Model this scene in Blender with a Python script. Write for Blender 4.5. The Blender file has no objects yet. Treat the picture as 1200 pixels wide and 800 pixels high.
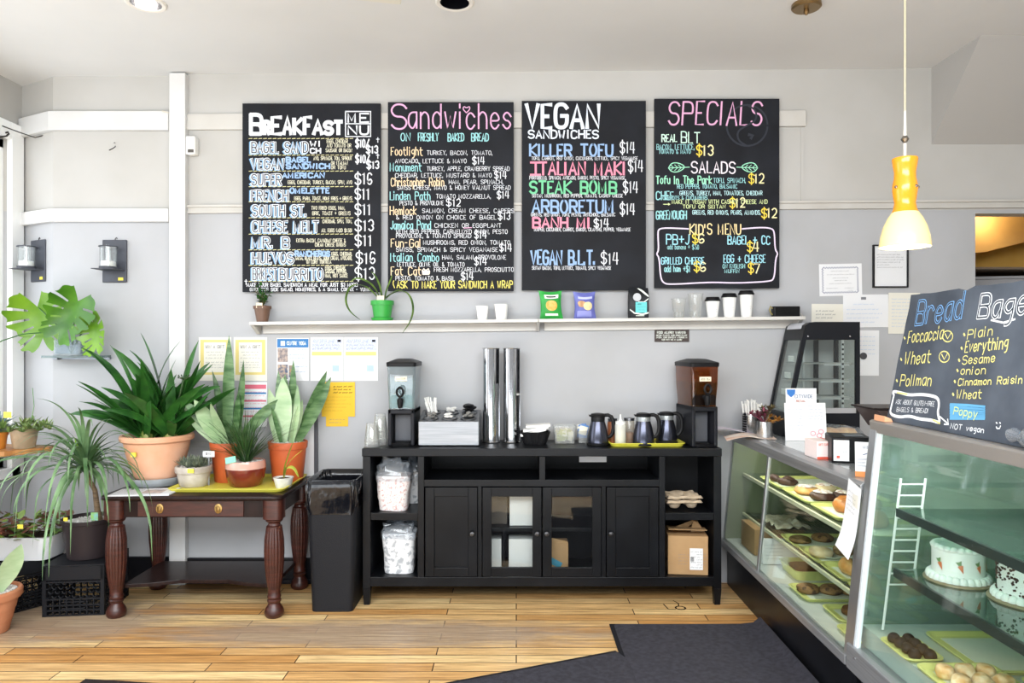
import bpy, bmesh, math, random
from mathutils import Vector, Matrix, noise
random.seed(7)
SC = bpy.context.scene
COL = SC.collection
R = math.radians
# ------------------------------------------------------------------ camera, sky, lights, exposure
F, CX, CY, CZ = 850.0, 605.0, 405.0, 1.5          # the lens in pixels of a 1200x800 frame, eye height 1.5 m
def X(px, d): return (px-CX)*d/F
def Z(py, d): return CZ-(py-CY)*d/F
cam = bpy.data.cameras.new('camera'); cam_o = bpy.data.objects.new('camera', cam); COL.objects.link(cam_o)
cam_o.location = (0, 0, CZ); cam_o.rotation_euler = (R(90), 0, 0)
cam.sensor_width = 36; cam.lens = 36*F/1200
cam.shift_x = (600-CX)/1200; cam.shift_y = (CY-400)/1200
cam.clip_start = .05
SC.camera = cam_o
SC.view_settings.view_transform = 'Standard'; SC.view_settings.look = 'None'
SC.view_settings.exposure = 0.12; SC.view_settings.gamma = 1; SC.cycles.transparent_max_bounces = 24; SC.cycles.max_bounces = 10; SC.cycles.sample_clamp_indirect = 8; SC.view_settings.use_curve_mapping = False

w = bpy.data.worlds.new('sky'); SC.world = w; w.use_nodes = True
nt = w.node_tree; bg = nt.nodes['Background']
tc = nt.nodes.new('ShaderNodeTexCoord'); sx = nt.nodes.new('ShaderNodeSeparateXYZ'); rp = nt.nodes.new('ShaderNodeValToRGB')
nt.links.new(tc.outputs['Generated'], sx.inputs[0]); nt.links.new(sx.outputs['Z'], rp.inputs[0])
nt.links.new(rp.outputs[0], bg.inputs[0])
rp.color_ramp.elements[0].position = .0; rp.color_ramp.elements[0].color = (.8, .8, .8, 1)
rp.color_ramp.elements[1].position = .05; rp.color_ramp.elements[1].color = (.92, .96, 1, 1)
bg.inputs[1].default_value = 0.5

def area(name, loc, rot, sx_, sy_, power, col):
    l = bpy.data.lights.new(name, 'AREA'); l.shape = 'RECTANGLE'; l.size = sx_; l.size_y = sy_; l.energy = power; l.color = col
    o = bpy.data.objects.new(name, l); COL.objects.link(o); o.location = loc; o.rotation_euler = rot
    return o
# daylight through the side window (left) and through the shop front behind the camera, plus an added uplight
area('window_daylight', (-3.75, 3.2, 1.8), (0, R(-90), 0), 2.0, 2.6, 48, (.90, .95, 1))
area('shopfront_fill', (-.4, -.4, 2.9), (R(32), 0, 0), 5.6, 1.8, 370, (.93, .97, 1))
area('shopfront_fill', (-1.1, -.2, .4), (R(160), 0, 0), 4.6, 1.6, 150, (.86, .935, 1))  # added uplight near the floor, only there to brighten the ceiling

# ------------------------------------------------------------------ materials
def lin(h):
    h = h.lstrip('#'); v = [int(h[i:i+2], 16)/255 for i in (0, 2, 4)]
    return tuple(c/12.92 if c <= .04045 else ((c+.055)/1.055)**2.4 for c in v)+(1,)
MC = {}
def mat(name, c, rough=.5, metal=0, c2=None, scale=6, bump=0, bscale=60, stretch=None, lo=.35, hi=.65, coat=0, sub=0, emis=None, spec=None, detail=4):
    if name in MC: return MC[name]
    m = bpy.data.materials.new(name); m.use_nodes = True; n = m.node_tree; b = n.nodes['Principled BSDF']
    b.inputs['Base Color'].default_value = lin(c); b.inputs['Roughness'].default_value = rough; b.inputs['Metallic'].default_value = metal
    if coat: b.inputs['Coat Weight'].default_value = coat
    if spec is None and not metal and max(lin(c)[:3]) < .03: spec = .2
    if spec is not None: b.inputs['Specular IOR Level'].default_value = spec
    if sub: b.inputs['Subsurface Weight'].default_value = sub; b.inputs['Subsurface Radius'].default_value = (.01, .008, .005)
    if emis: b.inputs['Emission Color'].default_value = lin(emis[0]); b.inputs['Emission Strength'].default_value = emis[1]
    if c2 or bump:
        t = n.nodes.new('ShaderNodeTexCoord'); mp = n.nodes.new('ShaderNodeMapping'); n.links.new(t.outputs['Object'], mp.inputs[0])
        if stretch: mp.inputs['Scale'].default_value = stretch
    if c2:
        ns = n.nodes.new('ShaderNodeTexNoise'); ns.inputs['Scale'].default_value = scale; ns.inputs['Detail'].default_value = detail
        r = n.nodes.new('ShaderNodeValToRGB'); r.color_ramp.elements[0].position = lo; r.color_ramp.elements[1].position = hi
        r.color_ramp.elements[0].color = lin(c); r.color_ramp.elements[1].color = lin(c2)
        n.links.new(mp.outputs[0], ns.inputs['Vector']); n.links.new(ns.outputs[0], r.inputs[0]); n.links.new(r.outputs[0], b.inputs['Base Color'])
    if bump:
        n2 = n.nodes.new('ShaderNodeTexNoise'); n2.inputs['Scale'].default_value = bscale
        bp = n.nodes.new('ShaderNodeBump'); bp.inputs['Strength'].default_value = bump; bp.inputs['Distance'].default_value = .01
        n.links.new(mp.outputs[0], n2.inputs['Vector']); n.links.new(n2.outputs[0], bp.inputs['Height']); n.links.new(bp.outputs[0], b.inputs['Normal'])
    MC[name] = m; return m
def glass(name, tint='#ffffff', refl=1.0, haze=0.0, hazec='#ffffff', rough=0.02):
    if name in MC: return MC[name]
    m = bpy.data.materials.new(name); m.use_nodes = True; n = m.node_tree; n.nodes.remove(n.nodes['Principled BSDF'])
    out = n.nodes['Material Output']; tr = n.nodes.new('ShaderNodeBsdfTransparent'); tr.inputs[0].default_value = lin(tint)
    gl = n.nodes.new('ShaderNodeBsdfGlossy'); gl.inputs['Roughness'].default_value = rough
    fr = n.nodes.new('ShaderNodeFresnel'); ge = n.nodes.new('ShaderNodeNewGeometry'); io = n.nodes.new('ShaderNodeMath'); io.operation = 'MULTIPLY_ADD'; io.inputs[1].default_value = 1/1.45-1.45; io.inputs[2].default_value = 1.45
    n.links.new(ge.outputs['Backfacing'], io.inputs[0]); n.links.new(io.outputs[0], fr.inputs[0])   # same reflectance from either side of the pane
    mu = n.nodes.new('ShaderNodeMath'); mu.operation = 'MULTIPLY'; mu.inputs[1].default_value = refl; n.links.new(fr.outputs[0], mu.inputs[0])
    mx = n.nodes.new('ShaderNodeMixShader'); n.links.new(mu.outputs[0], mx.inputs[0])
    last = tr.outputs[0]
    if haze:
        df = n.nodes.new('ShaderNodeBsdfDiffuse'); df.inputs[0].default_value = lin(hazec)
        m2 = n.nodes.new('ShaderNodeMixShader'); m2.inputs[0].default_value = haze
        n.links.new(tr.outputs[0], m2.inputs[1]); n.links.new(df.outputs[0], m2.inputs[2]); last = m2.outputs[0]
    n.links.new(last, mx.inputs[1]); n.links.new(gl.outputs[0], mx.inputs[2]); n.links.new(mx.outputs[0], out.inputs[0])
    MC[name] = m; return m

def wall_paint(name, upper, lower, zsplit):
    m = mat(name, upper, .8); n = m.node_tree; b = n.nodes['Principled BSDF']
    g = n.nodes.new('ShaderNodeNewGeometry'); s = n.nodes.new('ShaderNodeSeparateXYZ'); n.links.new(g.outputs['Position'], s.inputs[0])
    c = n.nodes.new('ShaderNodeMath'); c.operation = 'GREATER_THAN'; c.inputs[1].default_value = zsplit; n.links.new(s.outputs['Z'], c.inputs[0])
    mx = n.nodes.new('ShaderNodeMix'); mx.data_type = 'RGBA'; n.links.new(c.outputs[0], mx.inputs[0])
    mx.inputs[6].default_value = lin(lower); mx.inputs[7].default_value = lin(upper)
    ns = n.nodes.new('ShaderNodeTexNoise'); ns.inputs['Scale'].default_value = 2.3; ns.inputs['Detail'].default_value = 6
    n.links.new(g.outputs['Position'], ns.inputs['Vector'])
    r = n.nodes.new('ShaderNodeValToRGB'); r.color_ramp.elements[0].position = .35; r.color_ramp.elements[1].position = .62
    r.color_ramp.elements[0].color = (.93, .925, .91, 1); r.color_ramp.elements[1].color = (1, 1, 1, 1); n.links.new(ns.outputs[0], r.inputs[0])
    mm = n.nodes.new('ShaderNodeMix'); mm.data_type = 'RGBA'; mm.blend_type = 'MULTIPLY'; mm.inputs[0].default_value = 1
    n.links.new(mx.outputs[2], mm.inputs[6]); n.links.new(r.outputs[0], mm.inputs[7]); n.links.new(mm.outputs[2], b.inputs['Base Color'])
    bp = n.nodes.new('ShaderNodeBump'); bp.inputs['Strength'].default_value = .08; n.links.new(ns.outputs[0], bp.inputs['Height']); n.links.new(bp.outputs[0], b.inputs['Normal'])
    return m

def floor_mat():
    m = mat('oak_strip_floor', '#c99a5a', .38); n = m.node_tree; b = n.nodes['Principled BSDF']; L = n.links.new
    g = n.nodes.new('ShaderNodeNewGeometry'); br = n.nodes.new('ShaderNodeTexBrick'); L(g.outputs['Position'], br.inputs['Vector'])
    br.offset = .37; br.offset_frequency = 2; br.squash = 1
    I = br.inputs; I['Scale'].default_value = 1; I['Brick Width'].default_value = 1.05; I['Row Height'].default_value = .088
    I['Mortar Size'].default_value = .0028; I['Mortar Smooth'].default_value = .15; I['Bias'].default_value = 0
    I['Color1'].default_value = lin('#fbdca2'); I['Color2'].default_value = lin('#d29c5b'); I['Mortar'].default_value = lin('#3a2412')
    mp = n.nodes.new('ShaderNodeMapping'); mp.inputs['Scale'].default_value = (2.2, 46, 1); L(g.outputs['Position'], mp.inputs[0])
    ns = n.nodes.new('ShaderNodeTexNoise'); ns.inputs['Scale'].default_value = 1.6; ns.inputs['Detail'].default_value = 8; ns.inputs['Roughness'].default_value = .65; L(mp.outputs[0], ns.inputs['Vector'])
    r = n.nodes.new('ShaderNodeValToRGB'); r.color_ramp.elements[0].position = .33; r.color_ramp.elements[1].position = .66
    r.color_ramp.elements[0].color = (.44, .37, .30, 1); r.color_ramp.elements[1].color = (1.08, 1.08, 1.08, 1); L(ns.outputs[0], r.inputs[0])
    mm = n.nodes.new('ShaderNodeMix'); mm.data_type = 'RGBA'; mm.blend_type = 'MULTIPLY'; mm.inputs[0].default_value = .9
    L(br.outputs['Color'], mm.inputs[6]); L(r.outputs[0], mm.inputs[7])
    # worn, bare grey-brown boards by the plants and in a streak before the bin
    def blob(cx, cy, rx, ry):
        a = n.nodes.new('ShaderNodeMapping'); a.inputs['Location'].default_value = (-cx/rx, -cy/ry, 0); a.inputs['Scale'].default_value = (1/rx, 1/ry, 0); L(g.outputs['Position'], a.inputs[0])
        l = n.nodes.new('ShaderNodeVectorMath'); l.operation = 'LENGTH'; L(a.outputs[0], l.inputs[0])
        s = n.nodes.new('ShaderNodeMapRange'); s.inputs[1].default_value = 1.15; s.inputs[2].default_value = .35; L(l.outputs['Value'], s.inputs[0]); return s.outputs[0]
    w1 = n.nodes.new('ShaderNodeMath'); w1.operation = 'MAXIMUM'; L(blob(-2.62, 3.95, .95, .42), w1.inputs[0]); L(blob(-.75, 3.78, 1.5, .22), w1.inputs[1])
    n3 = n.nodes.new('ShaderNodeTexNoise'); n3.inputs['Scale'].default_value = 3.1; n3.inputs['Detail'].default_value = 7; n3.inputs['Roughness'].default_value = .7
    m3 = n.nodes.new('ShaderNodeMapping'); m3.inputs['Scale'].default_value = (1, 5, 1); L(g.outputs['Position'], m3.inputs[0]); L(m3.outputs[0], n3.inputs['Vector'])
    ad = n.nodes.new('ShaderNodeMath'); ad.operation = 'MULTIPLY_ADD'; ad.inputs[1].default_value = .55; L(w1.outputs[0], ad.inputs[0]); L(n3.outputs[0], ad.inputs[2])
    wr = n.nodes.new('ShaderNodeValToRGB'); wr.color_ramp.elements[0].position = .62; wr.color_ramp.elements[1].position = .92
    wr.color_ramp.elements[0].color = (0, 0, 0, 1); wr.color_ramp.elements[1].color = (.85, .85, .85, 1); L(ad.outputs[0], wr.inputs[0])
    wc = n.nodes.new('ShaderNodeMix'); wc.data_type = 'RGBA'; wc.blend_type = 'MULTIPLY'; wc.inputs[0].default_value = .7; wc.inputs[6].default_value = lin('#b09c88'); L(r.outputs[0], wc.inputs[7])
    fx = n.nodes.new('ShaderNodeMix'); fx.data_type = 'RGBA'; L(wr.outputs[0], fx.inputs[0]); L(mm.outputs[2], fx.inputs[6]); L(wc.outputs[2], fx.inputs[7])
    L(fx.outputs[2], b.inputs['Base Color'])
    bp = n.nodes.new('ShaderNodeBump'); bp.inputs['Strength'].default_value = .25; bp.inputs['Distance'].default_value = .004; bp.invert = True
    L(br.outputs['Fac'], bp.inputs['Height']); L(bp.outputs[0], b.inputs['Normal'])
    return m

# ------------------------------------------------------------------ mesh helpers
class MB:
    def __init__(s): s.bm = bmesh.new()
    def V(s, p): return s.bm.verts.new(p)
    def face(s, vs):
        try: return s.bm.faces.new(vs)
        except ValueError: return None
    def poly(s, pts): return s.face([s.V(p) for p in pts])
    def box(s, x0, x1, y0, y1, z0, z1, M=None):
        c = [Vector((x, y, z)) for z in (z0, z1) for y in (y0, y1) for x in (x0, x1)]
        if M: c = [M @ p for p in c]
        v = [s.V(p) for p in c]
        for f in ((0, 2, 3, 1), (4, 5, 7, 6), (0, 1, 5, 4), (2, 6, 7, 3), (0, 4, 6, 2), (1, 3, 7, 5)): s.face([v[i] for i in f])
        return s
    def loft(s, loops, cap0=True, cap1=True, closed=True):
        L = [[s.V(p) for p in l] for l in loops]; n = len(L[0])
        for a, b in zip(L, L[1:]):
            for i in range(n if closed else n-1): s.face([a[i], a[(i+1) % n], b[(i+1) % n], b[i]])
        if cap0: s.face(L[0][::-1])
        if cap1: s.face(L[-1])
        return s
    def lathe(s, prof, c=(0, 0, 0), n=28, fn=None, M=None):
        c = Vector(c); prev = None
        for r, z in prof:
            if r < 1e-6: cur = [s.V((M @ Vector((0, 0, z)) if M else Vector((0, 0, z)))+c)]
            else:
                cur = []
                for i in range(n):
                    a = 2*math.pi*i/n; rr = fn(r, a, z) if fn else r
                    p = Vector((rr*math.cos(a), rr*math.sin(a), z)); cur.append(s.V((M @ p if M else p)+c))
            if prev:
                if len(prev) == 1 and len(cur) > 1:
                    for i in range(n): s.face([prev[0], cur[(i+1) % n], cur[i]])
                elif len(cur) == 1 and len(prev) > 1:
                    for i in range(n): s.face([prev[i], prev[(i+1) % n], cur[0]])
                elif len(cur) > 1:
                    for i in range(n): s.face([prev[i], prev[(i+1) % n], cur[(i+1) % n], cur[i]])
            prev = cur
        return s
    def tube(s, pts, r, n=8, closed=False, flat=1.0):
        pts = [Vector(p) for p in pts]; m = len(pts); rs = r if isinstance(r, (list, tuple)) else [r]*m
        T = []
        for i in range(m):
            if closed: t = pts[(i+1) % m]-pts[i-1]
            else: t = pts[min(i+1, m-1)]-pts[max(i-1, 0)]
            T.append(t.normalized())
        up = Vector((0, 0, 1)) if abs(T[0].z) < .9 else Vector((0, 1, 0))
        u = T[0].cross(up).normalized(); loops = []
        for i in range(m):
            u = (u-T[i]*u.dot(T[i])).normalized(); v = T[i].cross(u)
            loops.append([pts[i]+(u*math.cos(2*math.pi*k/n)+v*flat*math.sin(2*math.pi*k/n))*rs[i] for k in range(n)])
        if closed: loops.append(loops[0]); return s.loft(loops, False, False)
        return s.loft(loops)
    def prism(s, poly, ax, a, b):
        def q(p, t): return (t, p[0], p[1]) if ax == 'x' else (p[0], t, p[1]) if ax == 'y' else (p[0], p[1], t)
        return s.loft([[q(p, a) for p in poly], [q(p, b) for p in poly]])
    def leaf(s, base, az, el, length, width, droop=1.0, n=8, fold=.25, shape=None, twist=0, wave=0):
        p = Vector(base); e = el; st = length/n; rows = []
        for i in range(n+1):
            t = i/n; wd = width*(shape(t) if shape else math.sin(math.pi*min(1, .12+.88*t))**.7)*.5
            d = Vector((math.cos(e)*math.cos(az), math.cos(e)*math.sin(az), math.sin(e)))
            side = Vector((-math.sin(az), math.cos(az), 0)); nor = side.cross(d)
            ang = (twist[0]+twist[1]*t) if isinstance(twist, tuple) else twist*t; sd = side*math.cos(ang)+nor*math.sin(ang); nn = nor*math.cos(ang)-side*math.sin(ang)
            o = nn*(wave*math.sin(t*9))
            rows.append((s.V(p-sd*wd-nn*(-abs(fold)*wd)+o), s.V(p+o), s.V(p+sd*wd-nn*(-abs(fold)*wd)+o)))
            p = p+d*st; e = max(e-droop/n*(.4+1.2*t), -1.5)
        for a, b in zip(rows, rows[1:]):
            s.face([a[0], a[1], b[1], b[0]]); s.face([a[1], a[2], b[2], b[1]])
        return s
    def noise(s, amp, sc, seed=0):
        for v in s.bm.verts:
            v.co += noise.noise_vector(v.co*sc+Vector((seed, seed*2.3, 0)))*amp
        return s
    def build(s, name, m, parent=None, bevel=0, smooth=35, loc=None, seg=2, solid=0, sub=0):
        bmesh.ops.recalc_face_normals(s.bm, faces=s.bm.faces[:])
        me = bpy.data.meshes.new(name); s.bm.to_mesh(me); s.bm.free()
        if smooth:
            me.shade_smooth(); me.set_sharp_from_angle(angle=R(smooth))
        o = bpy.data.objects.new(name, me); COL.objects.link(o)
        for k in (m if isinstance(m, (list, tuple)) else [m]): me.materials.append(k)
        if parent: o.parent = parent
        if loc: o.location = loc
        if solid: x = o.modifiers.new('s', 'SOLIDIFY'); x.thickness = solid; x.offset = 0
        if sub: x = o.modifiers.new('d', 'SUBSURF'); x.levels = sub; x.render_levels = sub
        if bevel: x = o.modifiers.new('b', 'BEVEL'); x.width = bevel; x.segments = seg; x.limit_method = 'ANGLE'; x.angle_limit = R(40)
        return o
def rrect(w_, d_, r, z, n=5, cx=0, cy=0):
    P = []
    for sx_, sy_, a0 in ((1, 1, 0), (-1, 1, 90), (-1, -1, 180), (1, -1, 270)):
        for k in range(n+1):
            a = R(a0+90*k/n); P.append(Vector((cx+sx_*(w_/2-r)+r*math.cos(a), cy+sy_*(d_/2-r)+r*math.sin(a), z)))
    return P
def tag(o, label, cat, group=None):
    o['label'] = label; o['category'] = cat
    if group: o['group'] = group
    return o
def thing(name, label, cat, loc=(0, 0, 0), rz=0, group=None):
    o = bpy.data.objects.new(name, None); COL.objects.link(o); o.empty_display_size = .05
    o.location = loc; o.rotation_euler = (0, 0, rz); return tag(o, label, cat, group)
def struct(o): o['kind'] = 'structure'; return o
def dup(root, loc, rz=0, label=None, group=None):
    r = root.copy(); COL.objects.link(r); r.location = loc; r.rotation_euler = (root.rotation_euler[0], root.rotation_euler[1], rz)
    if label: r['label'] = label
    if group: r['group'] = group
    for ch in list(root.children):
        c = ch.copy(); COL.objects.link(c); c.parent = r
        for g in list(ch.children):
            d = g.copy(); COL.objects.link(d); d.parent = c
    return r
def plabel(o, t): o['label'] = t; return o

# ------------------------------------------------------------------ hand lettering: single-stroke glyphs drawn as ribbons
GL = dict(A='4 022842 1434', B='4 0208 ~083847453505 ~053544423202', C='4 ~4738180703123243', D='4 0208 ~082847432202', E='3 38080232 0525', F='3 380802 0525',
 G='4 ~473818070312324345 4525', H='4 0208 4248 0545', I='1 0802', J='3 ~3834221203', K='4 0208 480542', L='3 080232', M='5 0208234842', N='4 02084248', O='4 ~28180604123244463828',
 P='4 0208 ~083847453505', Q='4 ~28180604123244463828 3341', R='4 0208 ~083847453505 2542', S='4 ~473818070615354443321203', T='4 0848 2822', U='4 ~080312324348', V='4 082248', W='5 0812253248',
 X='4 0248 0842', Y='4 082548 2522', Z='4 08480242',
 a='3 ~36160503122234 3632', b='3 0802 ~0516263533221203', c='3 ~3526160503122233', d='3 ~3526160503122233 3832', e='3 ~04343526160503122233', f='3 ~38281712 0636', g='3 ~3626160504132334 ~36312010',
 h='3 0802 ~0516263532', i='1 0602 0708', j='2 ~161100 1718', k='3 0802 360432', l='1 0802', m='4 0602 ~05162522 ~25364542', n='3 0602 ~0516263532', o='3 ~261605031222333526', p='3 0600 ~0516263533221203',
 q='3 ~3626160503122234 3630', r='3 0602 ~05162635', s='3 ~35261605142433221203', t='3 ~18132232 0636', u='3 ~0603122233 3632', v='3 061236', w='4 0612253246', x='3 0236 0632', y='3 0613 3610', z='3 06360232')
GL.update({'0': '3 ~180703122233372818', '1': '2 071812', '2': '3 ~071828373502 0232', '3': '3 ~071828373525 ~253433221203', '4': '4 180444 3832', '5': '3 380805 ~05253433221203',
 '6': '3 ~37281807031222333425140403', '7': '3 083812', '8': '3 ~18070634332212030436372818', '9': '3 ~3625150607182837332212', '$': '4 ~473818070615354443321203 2921', '&': '4 ~42160718281503122244',
 '.': '1 0203', ',': '1 0301', '!': '1 0804 0302', '-': '3 0525', '+': '4 0545 2723', "'": '1 0806', '/': '4 0248', '(': '2 ~18070312', ')': '2 ~08171302', '?': '3 ~071828361514 1312', '*': '4 22050718',
 '<': '4 ~220507182638474522', '>': '5 0545 364534', '|': '4 2822 0646', ':': '1 0304 0607', '@': '1 0405', ' ': '3'})
def chaikin(p, k=2):
    for _ in range(k):
        q = [p[0]]
        for a, b in zip(p, p[1:]): q += [a*.75+b*.25, a*.25+b*.75]
        p = q+[p[-1]]
    return p
def ribbon(mb, pts, wd, fr, off):
    n = len(pts); O, U, Vv, N = fr; rows = []
    for i in range(n):
        t = pts[min(i+1, n-1)]-pts[max(i-1, 0)]
        t = t.normalized() if t.length > 1e-9 else Vector((1, 0))
        m_ = Vector((-t.y, t.x))*wd/2; e = Vector((0, 0))
        if i == 0: e = -t*wd*.3
        if i == n-1: e = t*wd*.3
        rows.append([mb.V(O+U*q.x+Vv*q.y+N*off) for q in (pts[i]+e+m_, pts[i]+e-m_)])
    for a, b in zip(rows, rows[1:]): mb.face([a[0], a[1], b[1], b[0]])
def text(mb, fr, s, x, y, h, wd, width=None, jit=.04, off=.0012, slant=0.0, gap=1.5, caps=False):
    """hand lettering in the plane frame fr=(O,U,V,N); x,y baseline start, h cap height"""
    rnd = random.Random(s+str(int(x*1000)))
    adv = 0; out = []
    for ch in s:
        g = GL.get(ch) or GL.get(ch.upper()) or GL[' ']
        tk = g.split(); sc = 1.0
        dy = rnd.uniform(-jit, jit)*6; ds = 1+rnd.uniform(-jit, jit)
        for st in tk[1:]:
            sm = st[0] == '~'; st = st.strip('~')
            p = [Vector((int(st[i])+adv, (int(st[i+1])-2)*ds+dy)) for i in range(0, len(st)-1, 2)]
            out.append(chaikin(p) if sm else p)
        adv += int(tk[0])+gap
    adv -= gap; k = h/6; kx = (width/adv) if width else k*.85
    for i, p in enumerate(out): ribbon(mb, [Vector((x+q.x*kx+q.y*k*slant, y+q.y*k)) for q in p], wd*(.88 if h > .035 else .7), fr, off+.00003*(i % 9))
    return adv*kx
def scrib(mb, fr, x0, x1, y, h, wd, seed=0, off=.0012):
    """a line of writing too small to read"""
    rnd = random.Random(seed+int(y*9999)); x = x0
    while x < x1-h:
        n = rnd.randint(2, 6); p = []
        for i in range(n*2):
            p.append(Vector((x, y+(h if i % 2 else 0)*rnd.uniform(.6, 1)))); x += h*.38
            if x > x1: break
        if len(p) > 1: ribbon(mb, p, wd, fr, off)
        x += h*.8
# ------------------------------------------------------------------ the room
YW = 4.595
m_wall = wall_paint('wall_tone_by_height', '#b8b6b2', '#aeafb2', 2.36)  # slightly warmer tone above rail height, cooler grey below
m_trim = mat('white_trim_paint', '#d6d6d5', .5, c2='#cdccca', scale=4)
m_ceil = mat('ceiling_paint', '#dededd', .9, c2='#d8d8d7', scale=1.2)
m_railp = mat('rail_paint', '#c3c0ba', .6, c2='#bab6af', scale=5)
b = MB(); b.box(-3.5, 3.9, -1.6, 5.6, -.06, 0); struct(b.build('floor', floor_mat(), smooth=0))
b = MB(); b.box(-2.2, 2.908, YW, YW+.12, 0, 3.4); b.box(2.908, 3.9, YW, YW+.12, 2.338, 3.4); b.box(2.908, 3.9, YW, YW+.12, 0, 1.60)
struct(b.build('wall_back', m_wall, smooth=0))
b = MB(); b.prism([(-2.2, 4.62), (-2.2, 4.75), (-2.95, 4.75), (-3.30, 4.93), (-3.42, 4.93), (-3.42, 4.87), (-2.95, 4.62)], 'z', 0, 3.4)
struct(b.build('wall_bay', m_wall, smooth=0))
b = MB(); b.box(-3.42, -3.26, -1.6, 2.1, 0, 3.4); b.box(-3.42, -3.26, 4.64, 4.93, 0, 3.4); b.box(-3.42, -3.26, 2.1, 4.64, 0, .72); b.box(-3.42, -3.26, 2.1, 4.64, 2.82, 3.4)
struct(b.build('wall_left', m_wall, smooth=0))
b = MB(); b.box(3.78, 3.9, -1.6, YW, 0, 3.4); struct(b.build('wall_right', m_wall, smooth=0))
# ceiling with round cut-outs for the two downlights
CAN = [(X(168, 3.62), 3.645), (X(532, 3.62), 3.66)]
def zc(x): return 3.236+.008*x
b = MB(); b.box(-3.5, 3.9, -1.6, 5.2, 3.236, 3.40); co = b.build('ceiling', m_ceil, smooth=0)
cut = MB()
for x_, y_ in CAN: cut.lathe([(0, 3.1), (.078, 3.1), (.078, 3.36), (0, 3.36)], (x_, y_, 0), 40)
cu = cut.build('cutter', m_ceil); md = co.modifiers.new('b', 'BOOLEAN'); md.object = cu; md.operation = 'DIFFERENCE'; md.solver = 'EXACT'
bpy.context.view_layer.update(); dg = bpy.context.evaluated_depsgraph_get(); me = bpy.data.meshes.new_from_object(co.evaluated_get(dg))
co.modifiers.clear(); co.data = me; bpy.data.objects.remove(cu)
for v in me.vertices: v.co.z += .008*v.co.x
struct(co)
# sloping plaster soffit under the stair at right
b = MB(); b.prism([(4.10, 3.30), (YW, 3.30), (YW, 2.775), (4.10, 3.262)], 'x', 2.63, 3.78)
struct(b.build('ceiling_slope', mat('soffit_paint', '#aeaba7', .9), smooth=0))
# trims: pilaster, bay bands, picture rails
b = MB(); b.box(-2.176, -2.075, YW-.05, YW, 0, 3.21); struct(b.build('trim_1', m_trim, bevel=.004, smooth=0))
def band(name, z0, z1, m):
    b = MB(); t = .035
    b.prism([(-2.2, 4.62), (-2.2, 4.62-t), (-2.96, 4.62-t), (-3.255, 4.775-t), (-3.255, 4.775), (-2.95, 4.62)], 'z', z0, z1)
    struct(b.build(name, m, bevel=.004, smooth=0))
band('trim_2', 2.864, 2.985, m_trim); band('trim_3', 2.285, 2.368, m_trim)
def slat(b, x0, x1, zl, zr, h, y0, y1):
    L = [[(x, y0, z), (x, y0, z+h), (x, y1, z+h), (x, y1, z)] for x, z in ((x0, zl), (x1, zr))]
    b.loft([[Vector(p) for p in l] for l in L])
b = MB(); xr = 3.78
slat(b, -2.1, xr, 2.345, 2.385, .03, YW-.012, YW); slat(b, -2.1, xr, 2.373, 2.413, .014, YW-.026, YW); slat(b, -2.1, xr, 2.336, 2.376, .01, YW-.02, YW)
struct(b.build('trim_4', m_railp, smooth=0))
b = MB(); slat(b, -2.1, X(943, YW), 2.862, 2.885, .1, YW-.022, YW); struct(b.build('trim_5', m_railp, bevel=.003, smooth=0))
b = MB(); slat(b, X(938, YW), X(942, YW), 2.41, 2.41, .47, YW-.006, YW); struct(b.build('trim_6', m_wall, smooth=0))
b = MB(); b.box(-2.1, 1.25, YW-.022, YW, 0, .16); b.box(-2.1, 1.25, YW-.03, YW, 0, .03)
struct(b.build('baseboard_back', mat('black_baseboard', '#131419', .4), bevel=.003, smooth=0))
b = MB(); b.prism([(-2.2, 4.62), (-2.2, 4.598), (-2.955, 4.598), (-3.25, 4.752), (-3.25, 4.775), (-2.95, 4.62)], 'z', 0, .16)
struct(b.build('baseboard_left', mat('black_baseboard', '#131419'), smooth=0))
# side window: casing, sash bars and pane
b = MB()
for y0, y1, z0, z1 in ((4.64, 4.755, .66, 2.93), (2.0, 2.1, .66, 2.93), (2.1, 4.64, 2.82, 2.93), (2.0, 4.72, .66, .72)): b.box(-3.26, -3.225, y0, y1, z0, z1)
for y0, y1, z0, z1 in ((4.585, 4.64, .72, 2.82), (2.1, 2.15, .72, 2.82), (2.1, 4.64, 2.76, 2.82), (2.1, 4.64, .72, .79), (3.34, 3.4, .72, 2.82)): b.box(-3.34, -3.28, y0, y1, z0, z1)
wn = struct(b.build('window_1', mat('window_white', '#f4f5f4', .4), bevel=.004, smooth=0))
b = MB(); b.box(-3.315, -3.309, 2.15, 4.585, .79, 2.76); b.build('pane', glass('window_glass', '#ffffff', .8), wn, smooth=0)
# pass-through to the room behind, at right: yellow-lit recess with a shelf
m_yel = mat('ochre_wall', '#c9a557', .8, c2='#b8913f', scale=3)
b = MB(); b.box(2.85, 4.2, 5.5, 5.56, 1.5, 2.6); b.box(2.80, 2.86, YW+.12, 5.5, 1.5, 2.6); b.box(4.0, 4.06, YW+.12, 5.5, 1.5, 2.6); b.box(2.8, 4.06, YW+.12, 5.5, 2.52, 2.58)
struct(b.build('wall_niche', m_yel, smooth=0))
b = MB(); b.prism([(2.86, 2.52), (4.0, 2.52), (4.0, 2.27), (3.75, 2.27), (3.35, 2.17), (2.86, 2.12)], 'y', 5.18, 5.24)
struct(b.build('trim_7', mat('brown_header', '#8d7041', .7, c2='#7d6238', scale=4), smooth=0))
b = MB(); b.box(2.86, 4.0, 4.74, 5.45, 1.80, 1.83); b.box(2.86, 4.0, 4.74, 5.45, 2.0, 2.015); b.box(2.862, 2.89, 4.76, 5.4, 1.6, 2.3)
sh = b.build('niche_shelf', mat('niche_wood', '#5f5040', .6), smooth=0); tag(sh, 'dark wooden shelf inside the pass-through opening at right', 'shelf')
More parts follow.
